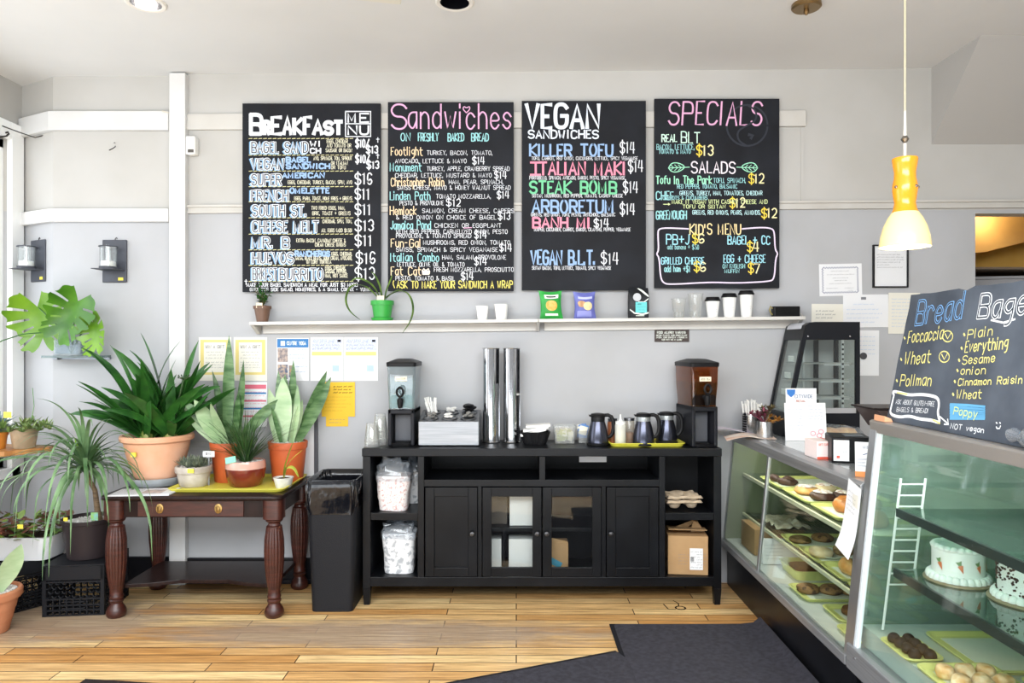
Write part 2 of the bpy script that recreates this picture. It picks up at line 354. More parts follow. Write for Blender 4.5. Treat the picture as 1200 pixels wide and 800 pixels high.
b = MB(); M_ = Matrix.Translation((3.32, 5.0, 1.832))@Matrix.Rotation(R(-12), 4, 'Z')
b.box(-.22, .22, -.14, .14, 0, .13, M_); b.box(-.235, .235, -.155, .155, .115, .135, M_)
tag(b.build('storage_box', mat('grey_box', '#8f8f92', .6), bevel=.004, smooth=0), 'grey lidded box on the shelf in the pass-through', 'box')
b = MB(); b.box(-.3, -.15, -.1, .1, 0, .15, Matrix.Translation((3.88, 5.0, 1.832))); tag(b.build('paper_carton', mat('white_card', '#e9e8e4', .6), bevel=.004, smooth=0), 'white carton beside the grey box in the pass-through', 'box')
l = bpy.data.lights.new('back_room_lamp', 'POINT'); l.energy = 11; l.color = (1, .82, .5); l.shadow_soft_size = .1
o = bpy.data.objects.new('back_room_lamp', l); COL.objects.link(o); o.location = (3.3, 5.05, 2.42)

# ------------------------------------------------------------------ ceiling fixtures
for i, (x_, y_) in enumerate(CAN):
    zc_ = zc(x_)
    t = thing('recessed_light', ['recessed ceiling light with a lit white bulb', 'recessed ceiling light with an unlit black baffle above the sandwich boards'][i], 'ceiling light', (x_, y_, zc_), 0, 'recessed ceiling lights')
    b = MB(); b.lathe([(.074, .001), (.074, -.006), (.09, -.008), (.098, -.003), (.098, .001)], n=40); b.build('trim_ring', mat('fixture_white', '#e8e4dc', .35), t)
    b = MB(); b.lathe([(.0735, -.004), (.0735, .02), (.07, .1), (.055, .118), (0, .118)], n=40)
    b.build('baffle', mat('chrome_reflector', '#b9b9bd', .22, .9) if i == 0 else mat('black_baffle', '#0c0d12', .35), t)
    if i == 0:
        b = MB(); b.lathe([(0, .01), (.03, .014), (.047, .03), (.047, .05), (.03, .085), (.02, .112), (0, .112)])
        b.build('bulb', mat('lit_bulb', '#ffffff', .3, emis=('#fff8ec', 6)), t)
# ceiling panel: only its far corner shows in the photo
t = thing('ceiling_panel', 'cream flat ceiling panel whose corner shows at the top edge', 'ceiling fixture', (X(470, 3.46), 3.45, 3.12), R(13))
m_fan = mat('panel_cream', '#dcd8cb', .45)
b = MB(); b.box(-1.25, 0, -.42, 0, 0, .035); b.build('panel', m_fan, t, bevel=.004, smooth=0)
for q in (-1.0, -.3): b = MB(); b.box(q-.03, q+.03, -.24, -.18, .035, .12); b.build('mount', m_fan, t, smooth=0)
# spare brass canopy
x_, y_ = X(945, 3.71), 3.71
t = thing('ceiling_canopy', 'round brushed brass ceiling canopy without a lamp', 'ceiling fixture', (x_, y_, zc(x_)))
m_brass = mat('aged_brass', '#8f7753', .35, .9)
b = MB(); b.lathe([(0, 0), (.072, 0), (.074, -.018), (.066, -.026), (0, -.028)], n=36); b.build('plate', m_brass, t)
b = MB(); b.lathe([(0, -.026), (.012, -.028), (.014, -.045), (.006, -.056), (0, -.057)], n=16); b.build('finial', m_brass, t)
# pendant lamp
d = 3.0; px_ = X(1060.5, d)
t = thing('pendant_lamp', 'amber hourglass pendant lamp with glowing cream bell shade', 'lamp', (px_, d, 0))
k = d/F
def zz(py): return Z(py, d)
m_amber = mat('amber_glass', '#e8951c', .18, emis=('#e88d14', .28), coat=.3)
m_bell = mat('glowing_cream_glass', '#e6d29c', .25, emis=('#f0d590', .4), coat=.3)
b = MB(); b.lathe([(r_*k, zz(p)) for r_, p in ((3, 185.5), (13.6, 185.5), (14, 187), (13, 194), (11.6, 202), (11.8, 209), (13.4, 217), (13.6, 223), (12.4, 231), (11.4, 238), (12.6, 245), (14.5, 249))], n=40)
b.build('shade_neck', m_amber, t)
b = MB(); b.lathe([(r_*k, zz(p)) for r_, p in ((14.5, 249), (19, 256), (23.5, 266), (26.3, 277), (27.6, 287), (27.4, 289.5), (26.4, 288.5), (25, 277), (22.4, 266), (18, 256.5), (13.6, 250))], n=40)
b.build('lamp_shade', m_bell, t)
b = MB(); b.lathe([(0, zz(257)), (.02, zz(258)), (.03, zz(265)), (.03, zz(272)), (.018, zz(279)), (0, zz(281))]); b.build('bulb', mat('warm_bulb', '#fff2cf', .3, emis=('#ffe9b0', 7)), t)
b = MB(); b.tube([(0, 0, zz(187)), (0, 0, zz(168))], 1.7*k); b.tube([(0, 0, zz(160)), (0, 0, zz(130))], [1.8*k, 1.2*k]); b.build('stem', mat('white_metal', '#e6e0d2', .4), t)
b = MB(); b.lathe([(0, zz(158.5)), (2.6*k, zz(159.5)), (4.6*k, zz(163)), (2.6*k, zz(166.5)), (0, zz(167.5))], n=20); b.build('ball', mat('nickel', '#a09a92', .25, 1), t)
b = MB(); b.tube([(0, 0, zz(131)), (0, 0, zc(px_)-.02)], .0035, 6); b.build('cord', mat('cream_cord', '#d8cba6', .6), t)
b = MB(); b.lathe([(0, zc(px_)+.002), (.06, zc(px_)+.002), (.06, zc(px_)-.02), (0, zc(px_)-.025)]); b.build('ceiling_plate', m_brass, t)
for a in (R(-60), R(120), R(200), R(-20)):
    b = MB(); q = Vector((math.cos(a)*13.4*k, math.sin(a)*13.4*k, zz(220))); b.lathe([(0, -.007), (.005, -.005), (.0072, 0), (.005, .005), (0, .007)], q, 12); b.build('knob', mat('nickel', '#a09a92', .25, 1), t)
l = bpy.data.lights.new('pendant_bulb', 'POINT'); l.energy = 6; l.color = (1, .86, .6); l.shadow_soft_size = .03
o = bpy.data.objects.new('pendant_bulb', l); COL.objects.link(o); o.location = (px_, d, zz(286))

# ------------------------------------------------------------------ small things on the wall
t = thing('wall_sensor', 'small white motion sensor box on the side of the pilaster', 'sensor', (X(224, 4.55), YW, Z(171, 4.55)))
b = MB(); b.box(-.03, .03, -.06, -.001, -.055, .06); b.build('housing', mat('sensor_white', '#ebe9e4', .4), t, bevel=.008)
b = MB(); b.loft([rrect(.036, .01, .004, 0), rrect(.03, .006, .002, 0)][:1]+[[Vector((p.x, p.y, .02)) for p in rrect(.036, .01, .004, 0)]]); plabel(b.build('lens', mat('sensor_dark', '#55524e', .2), t, loc=(.004, -.0605, -.045)), 'dark lens window')
b = MB(); b.tube([(X(p, 4.57), 4.57 if p < 218 else 4.59, Z(q, 4.57)) for p, q in ((190, 130), (205, 134), (215, 138))]+[(X(p, 4.585), 4.588, Z(q, 4.585)) for p, q in ((219, 139), (228, 144), (240, 148), (256, 149), (270, 147), (284, 143))], .004, 6)
tag(b.build('wall_cable', mat('cable_cream', '#cfc8b8', .6)), 'thin cream cable sagging across the pilaster top', 'cable')
b = MB(); b.tube([(X(p, 4.58), 4.60-.02*i, Z(q, 4.58)) for i, (p, q) in enumerate(((133, 170), (135, 172), (134, 175), (132, 178)))], .003, 6); b.lathe([(0, 0), (.006, .002), (0, .005)], (X(133, 4.6), 4.612, Z(167, 4.6)), 8)
tag(b.build('wall_hook', mat('iron', '#2a2622', .5, .5)), 'tiny iron hook high on the bay wall', 'hook')
t = thing('curtain_hook', 'black iron scroll bracket with wire at the far left', 'bracket', (-3.258, 4.55, 2.86))
b = MB(); b.tube([(0, 0, -.05), (.03, 0, -.05), (.06, .0, -.045), (.075, 0, -.03), (.07, 0, -.02), (.055, 0, -.025)], .006, 8); b.build('scroll', mat('iron', '#2a2622'), t)
b = MB(); b.tube([(0, -.3, .07), (0.02, -.1, .045), (.03, 0, .02), (.09, .07, .0), (.16, .12, -.02), (.26, .13, .01)], .0035, 6); b.build('wire', mat('iron', '#2a2622'), t)
# wire hanging on the bay wall above the shelf is left to the plants

# candle sconces
m_slate = mat('slate_metal', '#3b3d46', .5, c2='#444750', scale=8); m_clear = glass('clear_glass', '#f6f8f8', .9, .05)
def sconce(x_, y_, z_, rz, lab):
    t = thing('candle_sconce', lab, 'sconce', (x_, y_, z_), rz, 'candle sconces')
    b = MB(); b.box(-.077, .077, -.014, -.001, -.135, .135); b.build('back_panel', m_slate, t, bevel=.004)
    b = MB(); b.box(-.07, .07, -.15, -.014, -.062, -.057); b.build('tray', m_slate, t, bevel=.001)
    b = MB(); b.tube([(.052*math.cos(R(a))-.0, -.082+.052*math.sin(R(a)), .083) for a in range(0, 360, 15)], .004, 6, True); b.box(-.006, .006, -.032, -.012, .08, .086); b.build('ring', m_slate, t)
    b = MB(); b.lathe([(.046, -.053), (.048, -.052), (.048, .088), (.046, .088), (.046, -.053)], (0, -.082, 0)); b.build('glass_cylinder', m_clear, t)
    b = MB(); b.lathe([(.0, -.056), (.052, -.056), (.052, -.042), (.049, -.042), (.049, -.052), (0, -.052)], (0, -.082, 0)); b.build('cup', m_slate, t)
    b = MB(); b.lathe([(0, -.051), (.042, -.051), (.042, -.012), (.036, -.008), (.008, -.004), (.003, .008), (0, .01)], (0, -.082, 0)); b.build('candle', mat('candle_wax', '#f3f1ec', .5, sub=.2), t)
    b = MB(); b.box(.025, .057, -.0155, -.0145, -.122, -.104); plabel(b.build('price_sticker', mat('sticker_yellow', '#e6d54a', .6), t), 'yellow price sticker')
    b = MB(); b.tube([(.0, -.006, .13), (.004, -.008, .146), (.012, -.008, .15), (.014, -.006, .142)], .0025, 6); b.build('hanger', mat('iron', '#2a2622'), t)
sconce(X(134.5, 4.61), 4.618, Z(306, 4.61), 0, 'dark candle sconce on the flat bay wall, left of the pilaster')
sconce(X(45, 4.68), 4.693, Z(305.5, 4.68), R(-27), 'dark candle sconce on the angled wall beside the window')

# ------------------------------------------------------------------ chalk menu boards
m_board = mat('chalkboard', '#16171c', .62, c2='#22252c', scale=3.5, detail=7, lo=.42, hi=.8)
m_bedge = mat('board_edge', '#17181c', .6)
def chalk(c): return mat('chalk_'+c.strip('#'), c, .9)
WH, PK, BL, YE, TE, GR, SK, PE = '#d9dbe0', '#dfa9cb', '#83abd2', '#d9d080', '#98cfd2', '#74c596', '#93b0d6', '#e6cda8'
dB = 4.552
class Board:
    def __init__(s, lab, l, t_, r, bt, ox, oy, sc):
        s.l, s.r, s.b = l, r, bt; s.ox, s.oy, s.sc = ox, oy, sc; s.k = dB/F; s.L = {}
        s.root = thing('menu_board', lab, 'menu board', (X(l, dB), dB+.015, Z(bt, dB)), 0, 'chalk menu boards')
        b = MB(); b.box(0, (r-l)*s.k, -.015, .003, 0, (bt-t_)*s.k); b.build('panel', m_board, s.root, bevel=.002, smooth=0)
        s.fr = (Vector((0, -.015, 0)), Vector((1, 0, 0)), Vector((0, 0, 1)), Vector((0, -1, 0)))
    def mb(s, c): return s.L.setdefault(c, MB())
    def u(s, x): return (s.ox+x*s.sc-s.l)*s.k
    def v(s, y): return (s.b-(s.oy+y*s.sc))*s.k
    def t(s, c, st, x0, x1, y0, y1, wd=7, jit=.03, off=.0012, sl=0.):     # crop-pixel box: x0..x1, top y0, baseline y1
        text(s.mb(c), s.fr, st, s.u(x0), s.v(y1), (y1-y0)*s.sc*s.k, wd*s.sc*s.k, (x1-x0)*s.sc*s.k, jit, off, sl)
    def ln(s, c, pts, wd=4, off=.0012, sm=0):
        p = [Vector((s.u(x), s.v(y))) for x, y in pts]; s.n = getattr(s, 'n', 0)+1; ribbon(s.mb(c), chaikin(p, 3) if sm else p, wd*s.sc*s.k, s.fr, off+.0003+.00002*(s.n % 12))
    def sc_(s, c, x0, x1, y, h, wd=3.2): scrib(s.mb(c), s.fr, s.u(x0), s.u(x1), s.v(y), h*s.sc*s.k, wd*s.sc*s.k, int(y))
    def done(s):
        for c, b in s.L.items(): b.build('lettering', chalk(c), s.root, smooth=0)
# 1 breakfast
B = Board('chalkboard headed BREAKFAST MENU in white block letters, nearest the pilaster', 284, 121, 446, 342, 270, 100, .3125)
x = 72
for ch, w_, top in zip('BREAKFAST', (52, 30, 44, 40, 40, 36, 42, 40, 36), (102, 128, 112, 110, 118, 112, 122, 130, 128)):
    B.t(WH, ch, x+5, x+w_-7, top+8, 182, 17, 0); x += w_-2+1
B.ln(WH, [(432, 98), (526, 98), (526, 192), (432, 192), (432, 98)], 5); B.ln(WH, [(432, 144), (526, 144)], 4)
for ch, a, c_ in (('M', 442, 104), ('E', 486, 104), ('N', 442, 150), ('U', 486, 150)): B.t(WH, ch, a, a+32, c_+2, c_+34, 8, 0)
for y in (200, 262, 322, 380, 437, 497, 558, 617, 675, 735):
    for q in range(70, 460, 18): B.ln('#cfc794', [(q, y), (q+12, y-1)], 2.6)
def bub(st, x0, x1, y0, y1, wd=11):
    B.t(BL, st, x0-3, x1-3, y0+2, y1+2, wd*1.35, 0, .0010); B.t(WH, st, x0, x1, y0, y1, wd, 0, .0014); B.t('#2b3038', st, x0+.5, x1+.5, y0, y1, wd*.38, 0, .0018)
bub('BAGEL SAND', 80, 290, 214, 252); B.t(WH, 'WI', 300, 338, 210, 228, 8); B.t(WH, 'CH', 300, 338, 236, 254, 8)
bub('VEGAN', 80, 200, 276, 314); B.t(SK, 'BAGEL', 210, 300, 270, 288, 9); B.t(SK, 'SANDWICH', 210, 372, 294, 312, 9)
bub('SUPER', 80, 190, 334, 374); B.t(SK, 'AMERICAN', 196, 352, 328, 346, 9)
bub('FRENCH', 80, 216, 394, 432); B.t(SK, 'OMELETTE', 224, 370, 386, 404, 9)
bub('SOUTH ST.', 84, 286, 450, 490); bub('CHEESE MELT', 84, 330, 510, 550); bub('MR. B', 84, 220, 570, 608); bub('HUEVOS', 84, 236, 628, 666)
B.t(SK, 'RANCHEROS', 244, 372, 622, 640, 9); bub('BRKFST', 84, 174, 686, 728, 9); bub('BURRITO', 186, 346, 688, 728)
for st, x0, x1, y in (('EGGS, CHEDDAR', 362, 440, 216), ('AND TOMATO OR', 362, 452, 232), ('SAUSAGE OR BACON', 358, 456, 250), ('AVO, SPINACH, TOM, SPROUT', 312, 456, 280), ('OR ITALIAN', 378, 440, 298), ('OR TOFU', 378, 432, 314),
    ('EGGS, CHEDDAR, TURKEY, BACON, SPIN, AVO', 216, 456, 370), ('EGGS, PARM, TOAST, HOME FRIES + GREENS', 240, 456, 430), ('TWO FRIED EGGS, HAM,', 304, 430, 466), ('BRIE, TOAST + GREENS', 308, 450, 486),
    ('CHEDDAR, SPIN, TOM,', 346, 456, 516), ('ALL EGGS (ADD $1.50)', 342, 456, 550), ('EXTRA BACON, CANADIAN CHEESE &', 248, 432, 588), ('CREAM CHEESE ONIONS', 318, 432, 604),
    ('EGGS, CHEDDAR,', 380, 456, 638), ('SALSA, BLACK BEANS, SOUR CREAM, AVOCADO,', 244, 456, 654), ('ON CORN TORTILLA', 286, 378, 668), ('EGGS, CHEDDAR,', 356, 432, 690), ('SAUSAGE, PEPPERS,', 356, 436, 704), ('HAM, HOT SAUCE', 356, 440, 720)):
    B.t('#d8d4bc', st, x0, x1, y-13, y, 2.6)
for st, x0, x1, y0, y1 in (('$10/', 470, 520, 202, 232), ('$13', 510, 552, 226, 254), ('$10/', 470, 522, 260, 290), ('$13', 512, 556, 284, 312), ('$16', 468, 530, 328, 370), ('$11', 468, 522, 388, 428), ('$11', 468, 526, 446, 486), ('$13', 468, 536, 506, 546), ('$11', 468, 530, 562, 602), ('$16', 472, 542, 626, 668), ('$13', 468, 540, 684, 728)):
    B.t(WH, st, x0, x1, y0, y1, 5.5)
for x0, y0 in ((548, 196), (548, 256), (54, 728)): B.ln(WH, [(x0+5, y0), (x0+5, y0+18)], 3); B.ln(WH, [(x0, y0+6), (x0+10, y0+6)], 3)
B.t(WH, 'MAKE YOUR BAGEL SANDWICH A MEAL FOR JUST $3 MORE!', 62, 478, 741, 754, 3.4); B.t(WH, '(INCLUDES SIDE SALAD, HOMEFRIES, & A SMALL COFFEE - YUM!)', 74, 524, 759, 771, 3.4)
B.done()
# 2 sandwiches
B = Board('chalkboard headed Sandwiches in pink cursive, on freshly baked bread', 454.5, 119.5, 602, 341, 450, 110, .3)
x = 26
B.t(PK, 'S', 30, 88, 40, 135, 8); B.t(PK, 'andwiches', 96, 496, 40, 135, 7)
B.ln(PK, [(322, 74), (308, 60), (312, 48), (322, 56), (334, 48), (336, 60), (322, 74)], 4, sm=1)
for st, a, c_ in (('On', 66, 102), ('Freshly', 134, 212), ('Baked', 250, 312), ('Bread', 342, 408)): B.t(TE, st.upper(), a, c_, 154, 184, 4.5)
rows = [('Footlight', PE, 28, 150, 240, 'TURKEY, BACON, TOMATO,', 168, 424, 238), ('', '', 0, 0, 0, 'AVOCADO, LETTUCE & MAYO', 44, 322, 270), ('Monument', TE, 24, 146, 302, 'TURKEY, APPLE, CRANBERRY SPREAD', 168, 490, 300),
 ('', '', 0, 0, 0, 'CHEDDAR, LETTUCE, MUSTARD & MAYO', 44, 420, 326), ('Christopher Robin', PE, 28, 234, 360, 'HAM, PEAR, SPINACH,', 254, 466, 352), ('', '', 0, 0, 0, 'SWISS CHEESE, MAYO & HONEY WALNUT SPREAD', 52, 494, 374),
 ('Linden Path', TE, 24, 180, 414, 'TOMATO MOZZARELLA,', 204, 418, 408), ('', '', 0, 0, 0, 'PESTO & PROVOLONE', 62, 232, 434), ('Hemlock', PE, 24, 126, 472, 'SALMON, CREAM CHEESE, CAPERS', 150, 508, 464), ('', '', 0, 0, 0, '& RED ONION ON CHOICE OF BAGEL', 48, 438, 490),
 ('Jamaica Pond', TE, 26, 182, 528, 'CHICKEN OR EGGPLANT', 198, 458, 522), ('', '', 0, 0, 0, 'WITH RED PEPPER, CARMELIZED ONION, PESTO', 48, 482, 546), ('', '', 0, 0, 0, 'PROVOLONE, & TOMATO SPREAD', 48, 340, 562),
 ('Fun-Gal', PE, 28, 144, 598, 'MUSHROOMS, RED ONION, TOMATO,', 154, 498, 588), ('', '', 0, 0, 0, 'SWISS, SPINACH & SPICY VEGANAISE', 48, 444, 616), ('Italian Combo', TE, 26, 214, 654, 'HAM, SALAMI, PROVOLONE', 228, 476, 646), ('', '', 0, 0, 0, 'LETTUCE, OLIVE OIL & TOMATO', 52, 314, 674),
 ('Fat Cat', PE, 28, 144, 708, 'FRESH MOZZARELLA, PROSCIUTTO', 196, 506, 694), ('', '', 0, 0, 0, 'PESTO, TOMATO & BASIL', 46, 276, 728)]
for nm, c, a, e, y, ds, p, q, y2 in rows:
    if nm: B.t(c, nm, a, e, y-32, y, 4)
    B.t(WH, ds, p, q, y2-16, y2, 3)
for a, y in ((346, 274), (432, 330), (442, 408), (446, 490), (354, 564), (452, 614), (354, 668), (302, 726)): B.t(YE if a == 244 else WH, '$14' if y != 490 else '$13', a, a+46, y-28, y, 4.2)
B.t(WH, '$12', 244, 298, 410, 438, 4.2)
B.ln(PK, [(312, 524), (342, 522)], 3)
B.ln('#f4e2d2', [(152, 704), (150, 690), (156, 682), (160, 688), (168, 688), (172, 682), (178, 694), (176, 704), (152, 704)], 5); B.ln('#f4e2d2', [(154, 696), (176, 697)], 12)
B.t('#ddd16e', '*ASK TO MAKE YOUR SANDWICH A WRAP', 36, 502, 730, 758, 4.2); B.done()
# 3 vegan
B = Board('chalkboard headed VEGAN SANDWICHES in tall white capitals', 611.5, 118, 757, 340, 605, 110, .3)
B.t('#dce3ee', 'VEGAN', 40, 322, 42, 132, 17, .01); B.t('#dce3ee', 'SANDWICHES', 48, 320, 142, 173, 7)
for st, c, x0, x1, y0, y1 in (('KILLER TOFU', SK, 54, 376, 198, 242), ('ITALIAN MAKI', '#e88fa6', 76, 426, 268, 316), ('STEAK BOMB', GR, 54, 390, 342, 388), ('ARBORETUM', SK, 64, 382, 416, 464), ('BANH MI', '#e88fa6', 66, 288, 484, 522), ('VEGAN B.L.T.', SK, 58, 308, 612, 666)):
    B.t(c, st, x0, x1, y0, y1, 9.5, .02)
    if st in ('ITALIAN MAKI',):
        B.ln(c, [(56, 268), (94, 268)], 8); B.ln(c, [(56, 316), (94, 316)], 8)
for a, y in ((406, 232), (438, 304), (418, 386), (406, 472), (304, 520), (332, 664)): B.t(WH, '$14', a, a+(56 if a != 332 else 66), y-(44 if a != 304 else 32), y, 5)
for st, x0, x1, y in (('TOFU, CARROT, RED ONION, CUCUMBER, LETTUCE, SPICY VEGANAISE', 60, 474, 258), ('PORTOBELLO, SPINACH, AVOCADO, DAIKON, PESTO, SPICY VEGANAISE', 52, 424, 334), ('SEITAN, MUSHROOM, RED PEPPER, TOMATO, CASHEW CHEESE', 62, 416, 404), ('GREENS, RED ONION, TOFU, PESTO, ARTICHOKE, BALSAMIC', 58, 386, 478), ('TEMPEH, CUCUMBER, CARROT, DAIKON, CILANTRO, PEPPER, VEGANAISE', 68, 446, 536), ('SEITAN BACON, TOFU, LETTUCE, TOMATO, SPICY VEGANAISE', 62, 370, 686)):
    B.t(WH, st, x0, x1, y-13, y, 2.6)
B.done()
# 4 specials
B = Board('chalkboard headed SPECIALS in pink, with salads and a kids menu box', 767, 115.5, 913.5, 337.5, 760, 105, .2998)
B.t(PK, 'SPECIALS', 78, 440, 48, 138, 8, .02, sl=.06)
B.t('#cfeedd', 'REAL', 52, 110, 176, 204, 5); B.t('#cfeedd', 'BLT', 128, 200, 166, 208, 5); B.t(TE, 'BACON, LETTUCE,', 32, 180, 214, 234, 3.4); B.t(TE, 'TOMATO & MAYO', 40, 164, 234, 250, 3.2)
B.t('#f0d24e', '$', 188, 208, 218, 256, 5.5); B.t('#f1e6b0', '13', 212, 252, 216, 256, 6)
B.t('#eadfe8', 'SALADS', 168, 338, 282, 326, 6)
for s_, cx_ in ((1, 118), (-1, 386)):
    B.ln('#9fe0c0', [(cx_-s_*40, 306), (cx_-s_*28, 286), (cx_, 286), (cx_+s_*28, 302), (cx_, 322), (cx_-s_*28, 322), (cx_-s_*40, 306)], 3.6, sm=1)
    B.ln('#9fe0c0', [(cx_-s_*36, 306), (cx_+s_*42, 303)], 3)
    for q in (-20, -4, 10): B.ln('#9fe0c0', [(cx_+s_*q, 305), (cx_+s_*(q-12), 294)], 2.4); B.ln('#9fe0c0', [(cx_+s_*q, 305), (cx_+s_*(q-12), 316)], 2.4)
B.t('#9fe0c0', 'Tofu In The Park', 30, 246, 338, 368, 5); B.t(TE, 'TOFU, SPINACH,', 254, 380, 346, 364, 3.2); B.t(TE, 'RED PEPPER, TOMATO, BALSAMIC', 112, 346, 370, 386, 3.2)
for a, y in ((392, 366), (318, 460), (442, 500)): B.t('#f0d24e', '$', a, a+20, y-36, y, 5); B.t('#f1e6b0', '12', a+22, a+58, y-36, y, 5.5)
B.t(TE, 'CHEF', 30, 96, 398, 430, 5); B.t('#bfe6ea', 'GREENS, TURKEY, HAM, TOMATOES, CHEDDAR', 122, 444, 396, 412, 3); B.t(TE, 'CARROTS & CUCUMBERS', 56, 230, 416, 430, 3)
B.t('#d9e6a8', '>', 58, 90, 438, 458, 4); B.t('#d9e6a8', 'MAKE IT VEGAN WITH CASHEW CHEESE AND', 92, 464, 430, 446, 3.2); B.t('#d9e6a8', 'TOFU OR SEITAN', 134, 300, 450, 464, 3.2)
B.t(TE, 'GREENOUGH', 30, 148, 474, 506, 5); B.t('#bfe6ea', 'GREENS, RED ONIONS, PEARS, ALMONDS,', 172, 438, 472, 488, 3)
B.t('#f0d8a0', "KID'S MENU", 162, 360, 526, 566, 5.5)
B.ln('#e3d3ea', [(156, 544), (70, 540), (40, 544), (36, 560), (40, 630), (30, 642), (42, 656), (46, 730), (56, 754), (80, 762), (240, 752), (340, 756), (470, 750), (492, 740), (496, 660), (506, 640), (494, 626), (492, 560), (484, 542), (440, 538), (366, 544)], 5.5, sm=1)
B.t('#9fd8e6', 'PB+J', 70, 158, 566, 604, 5); B.t('#9fd8e6', 'BAGEL + CC', 310, 474, 572, 604, 5); B.t(TE, 'add banana + $.50', 74, 196, 606, 624, 2.6); B.t('#9fd8e6', 'GRILLED CHEESE', 50, 216, 656, 682, 4); B.t(TE, 'add ham +$1', 62, 162, 688, 712, 3.4)
B.t('#9fd8e6', 'EGG + CHEESE', 294, 456, 646, 676, 4.2); B.t(TE, 'ON ENGLISH', 290, 376, 682, 698, 3.2); B.t(TE, 'MUFFIN', 298, 354, 702, 716, 3.2)
for a, y, n_ in ((172, 600, '6'), (386, 632, '4'), (178, 710, '6'), (390, 716, '7')): B.t('#f0d24e', '$', a, a+20, y-36, y, 5); B.t('#f1e6b0', n_, a+24, a+44, y-36, y, 5.5)
# half-erased yin-yang drawing behind the heading
gy = '#2b2f38'
B.ln(gy, [(385+80*math.cos(R(a)), 140+80*math.sin(R(a))) for a in range(0, 361, 12)], 7, .0008); B.ln(gy, [(385, 60), (420, 80), (422, 120), (385, 140), (346, 162), (350, 200), (385, 220)], 7, .0008, sm=1); B.ln(gy, [(392, 176), (408, 180), (400, 190)], 12, .0008)
B.done()

# ------------------------------------------------------------------ wall shelf (it hangs a touch out of level)
def zs(x): return 1.6466+(x-X(292, 4.45))*.0100                                   # top of the shelf
m_shelf = mat('shelf_white', '#cfcdc8', .5, c2='#c6c3be', scale=5)
t = thing('wall_shelf', 'long white wall shelf below the menu boards', 'shelf')
x0, xm, x1 = X(292, 4.45), X(631, 4.45), X(944, 4.45)
for a, c_ in ((x0, xm-.0015), (xm+.0015, x1)):
    b = MB(); slat(b, a, c_, zs(a)-.02, zs(c_)-.02, .02, YW-.145, YW-.001); b.build('shelf_board', m_shelf, t, bevel=.002, smooth=0)
    b = MB(); slat(b, a+.04, c_-.01, zs(a)-.07, zs(c_)-.07, .05, YW-.02, YW-.001); b.build('cleat', m_shelf, t, bevel=.002, smooth=0)
for a in (x0+.005, xm-.012, x1-.03):
    b = MB(); b.prism([(YW-.14, zs(a)-.021), (YW-.001, zs(a)-.021), (YW-.001, zs(a)-.073), (YW-.03, zs(a)-.073)], 'x', a, a+.02); b.build('bracket', m_shelf, t, smooth=0)
# ------------------------------------------------------------------ things on the wall shelf
dS = 4.515; kS = dS/F
def on_shelf(px): x_ = X(px, dS); return (x_, dS, zs(x_)+.001)
m_soil = mat('soil', '#2e231b', .9, c2='#4a392b', scale=30)
def pot(root, r0, r1, h, m, rim=.018, rimt=.004, name='pot', soil=.9, wall=.006):
    b = MB(); b.lathe([(0, .001), (r0, 0), (r0+(r1-r0)*(1-rim/h), h-rim), (r1-rimt*.2+rimt, h-rim), (r1+rimt, h-.002), (r1+rimt-.002, h), (r1-wall, h), (r1-wall-.002, h*soil), (r0*.9, h*.3), (0, h*.3)], n=36)
    o = b.build(name, m, root)
    b = MB(); b.lathe([(0, h*soil-.004), (r1-wall-.004, h*soil-.006)], n=24); 
    return o
def soil(root, r, z, m=None, name='soil'):
    b = MB(); b.lathe([(0, z-.008), (r, z-.008), (r, z-.002), (r*.6, z+.003), (0, z+.004)], n=24); return b.build(name, m or m_soil, root)
m_leafd = mat('leaf_dark_green', '#1f4a1c', .35, c2='#356b28', scale=14)
m_leafm = mat('leaf_mid_green', '#3f7a2c', .4, c2='#5d9636', scale=12)
m_leafp = mat('leaf_pale_green', '#b9cf9f', .45, c2='#8fb27a', scale=9)
m_leafl = mat('leaf_lime', '#5f9a1c', .35, c2='#87b92c', scale=8)
m_tagw = mat('tag_cream', '#ead9bd', .7)
# small jade plant
t = thing('jade_plant', 'small bushy plant in a brown plastic pot, left end of the shelf', 'potted plant', on_shelf(307.5))
pot(t, .034, .051, .1, mat('brown_plastic', '#6b4f3f', .5), .02, .004); soil(t, .042, .09)
b = MB(); rnd = random.Random(3)
st = MB()
for i in range(16):
    a = rnd.uniform(0, 6.28); el = rnd.uniform(.7, 1.5); L_ = rnd.uniform(.05, .12); p = Vector((0, 0, .088)); q = p+Vector((math.cos(a)*math.cos(el), math.sin(a)*math.cos(el), math.sin(el)))*L_
    if i < 4: q += Vector((-.03, 0, .02))
    st.tube([p, (p+q)/2+Vector((0, 0, .01)), q], .002, 5)
    for k in range(7):
        c = p.lerp(q, .35+.65*k/6); b.leaf(c, rnd.uniform(0, 6.28), rnd.uniform(-.3, 1), .028, .018, .4, 4, .2)
b.build('foliage', m_leafd, t); st.build('stem', mat('stem_brown', '#5d5a35', .7), t)
b = MB(); b.box(-.02, .018, -.052, -.051, .085, .116); plabel(b.build('plant_tag', m_tagw, t), 'cream paper tag')
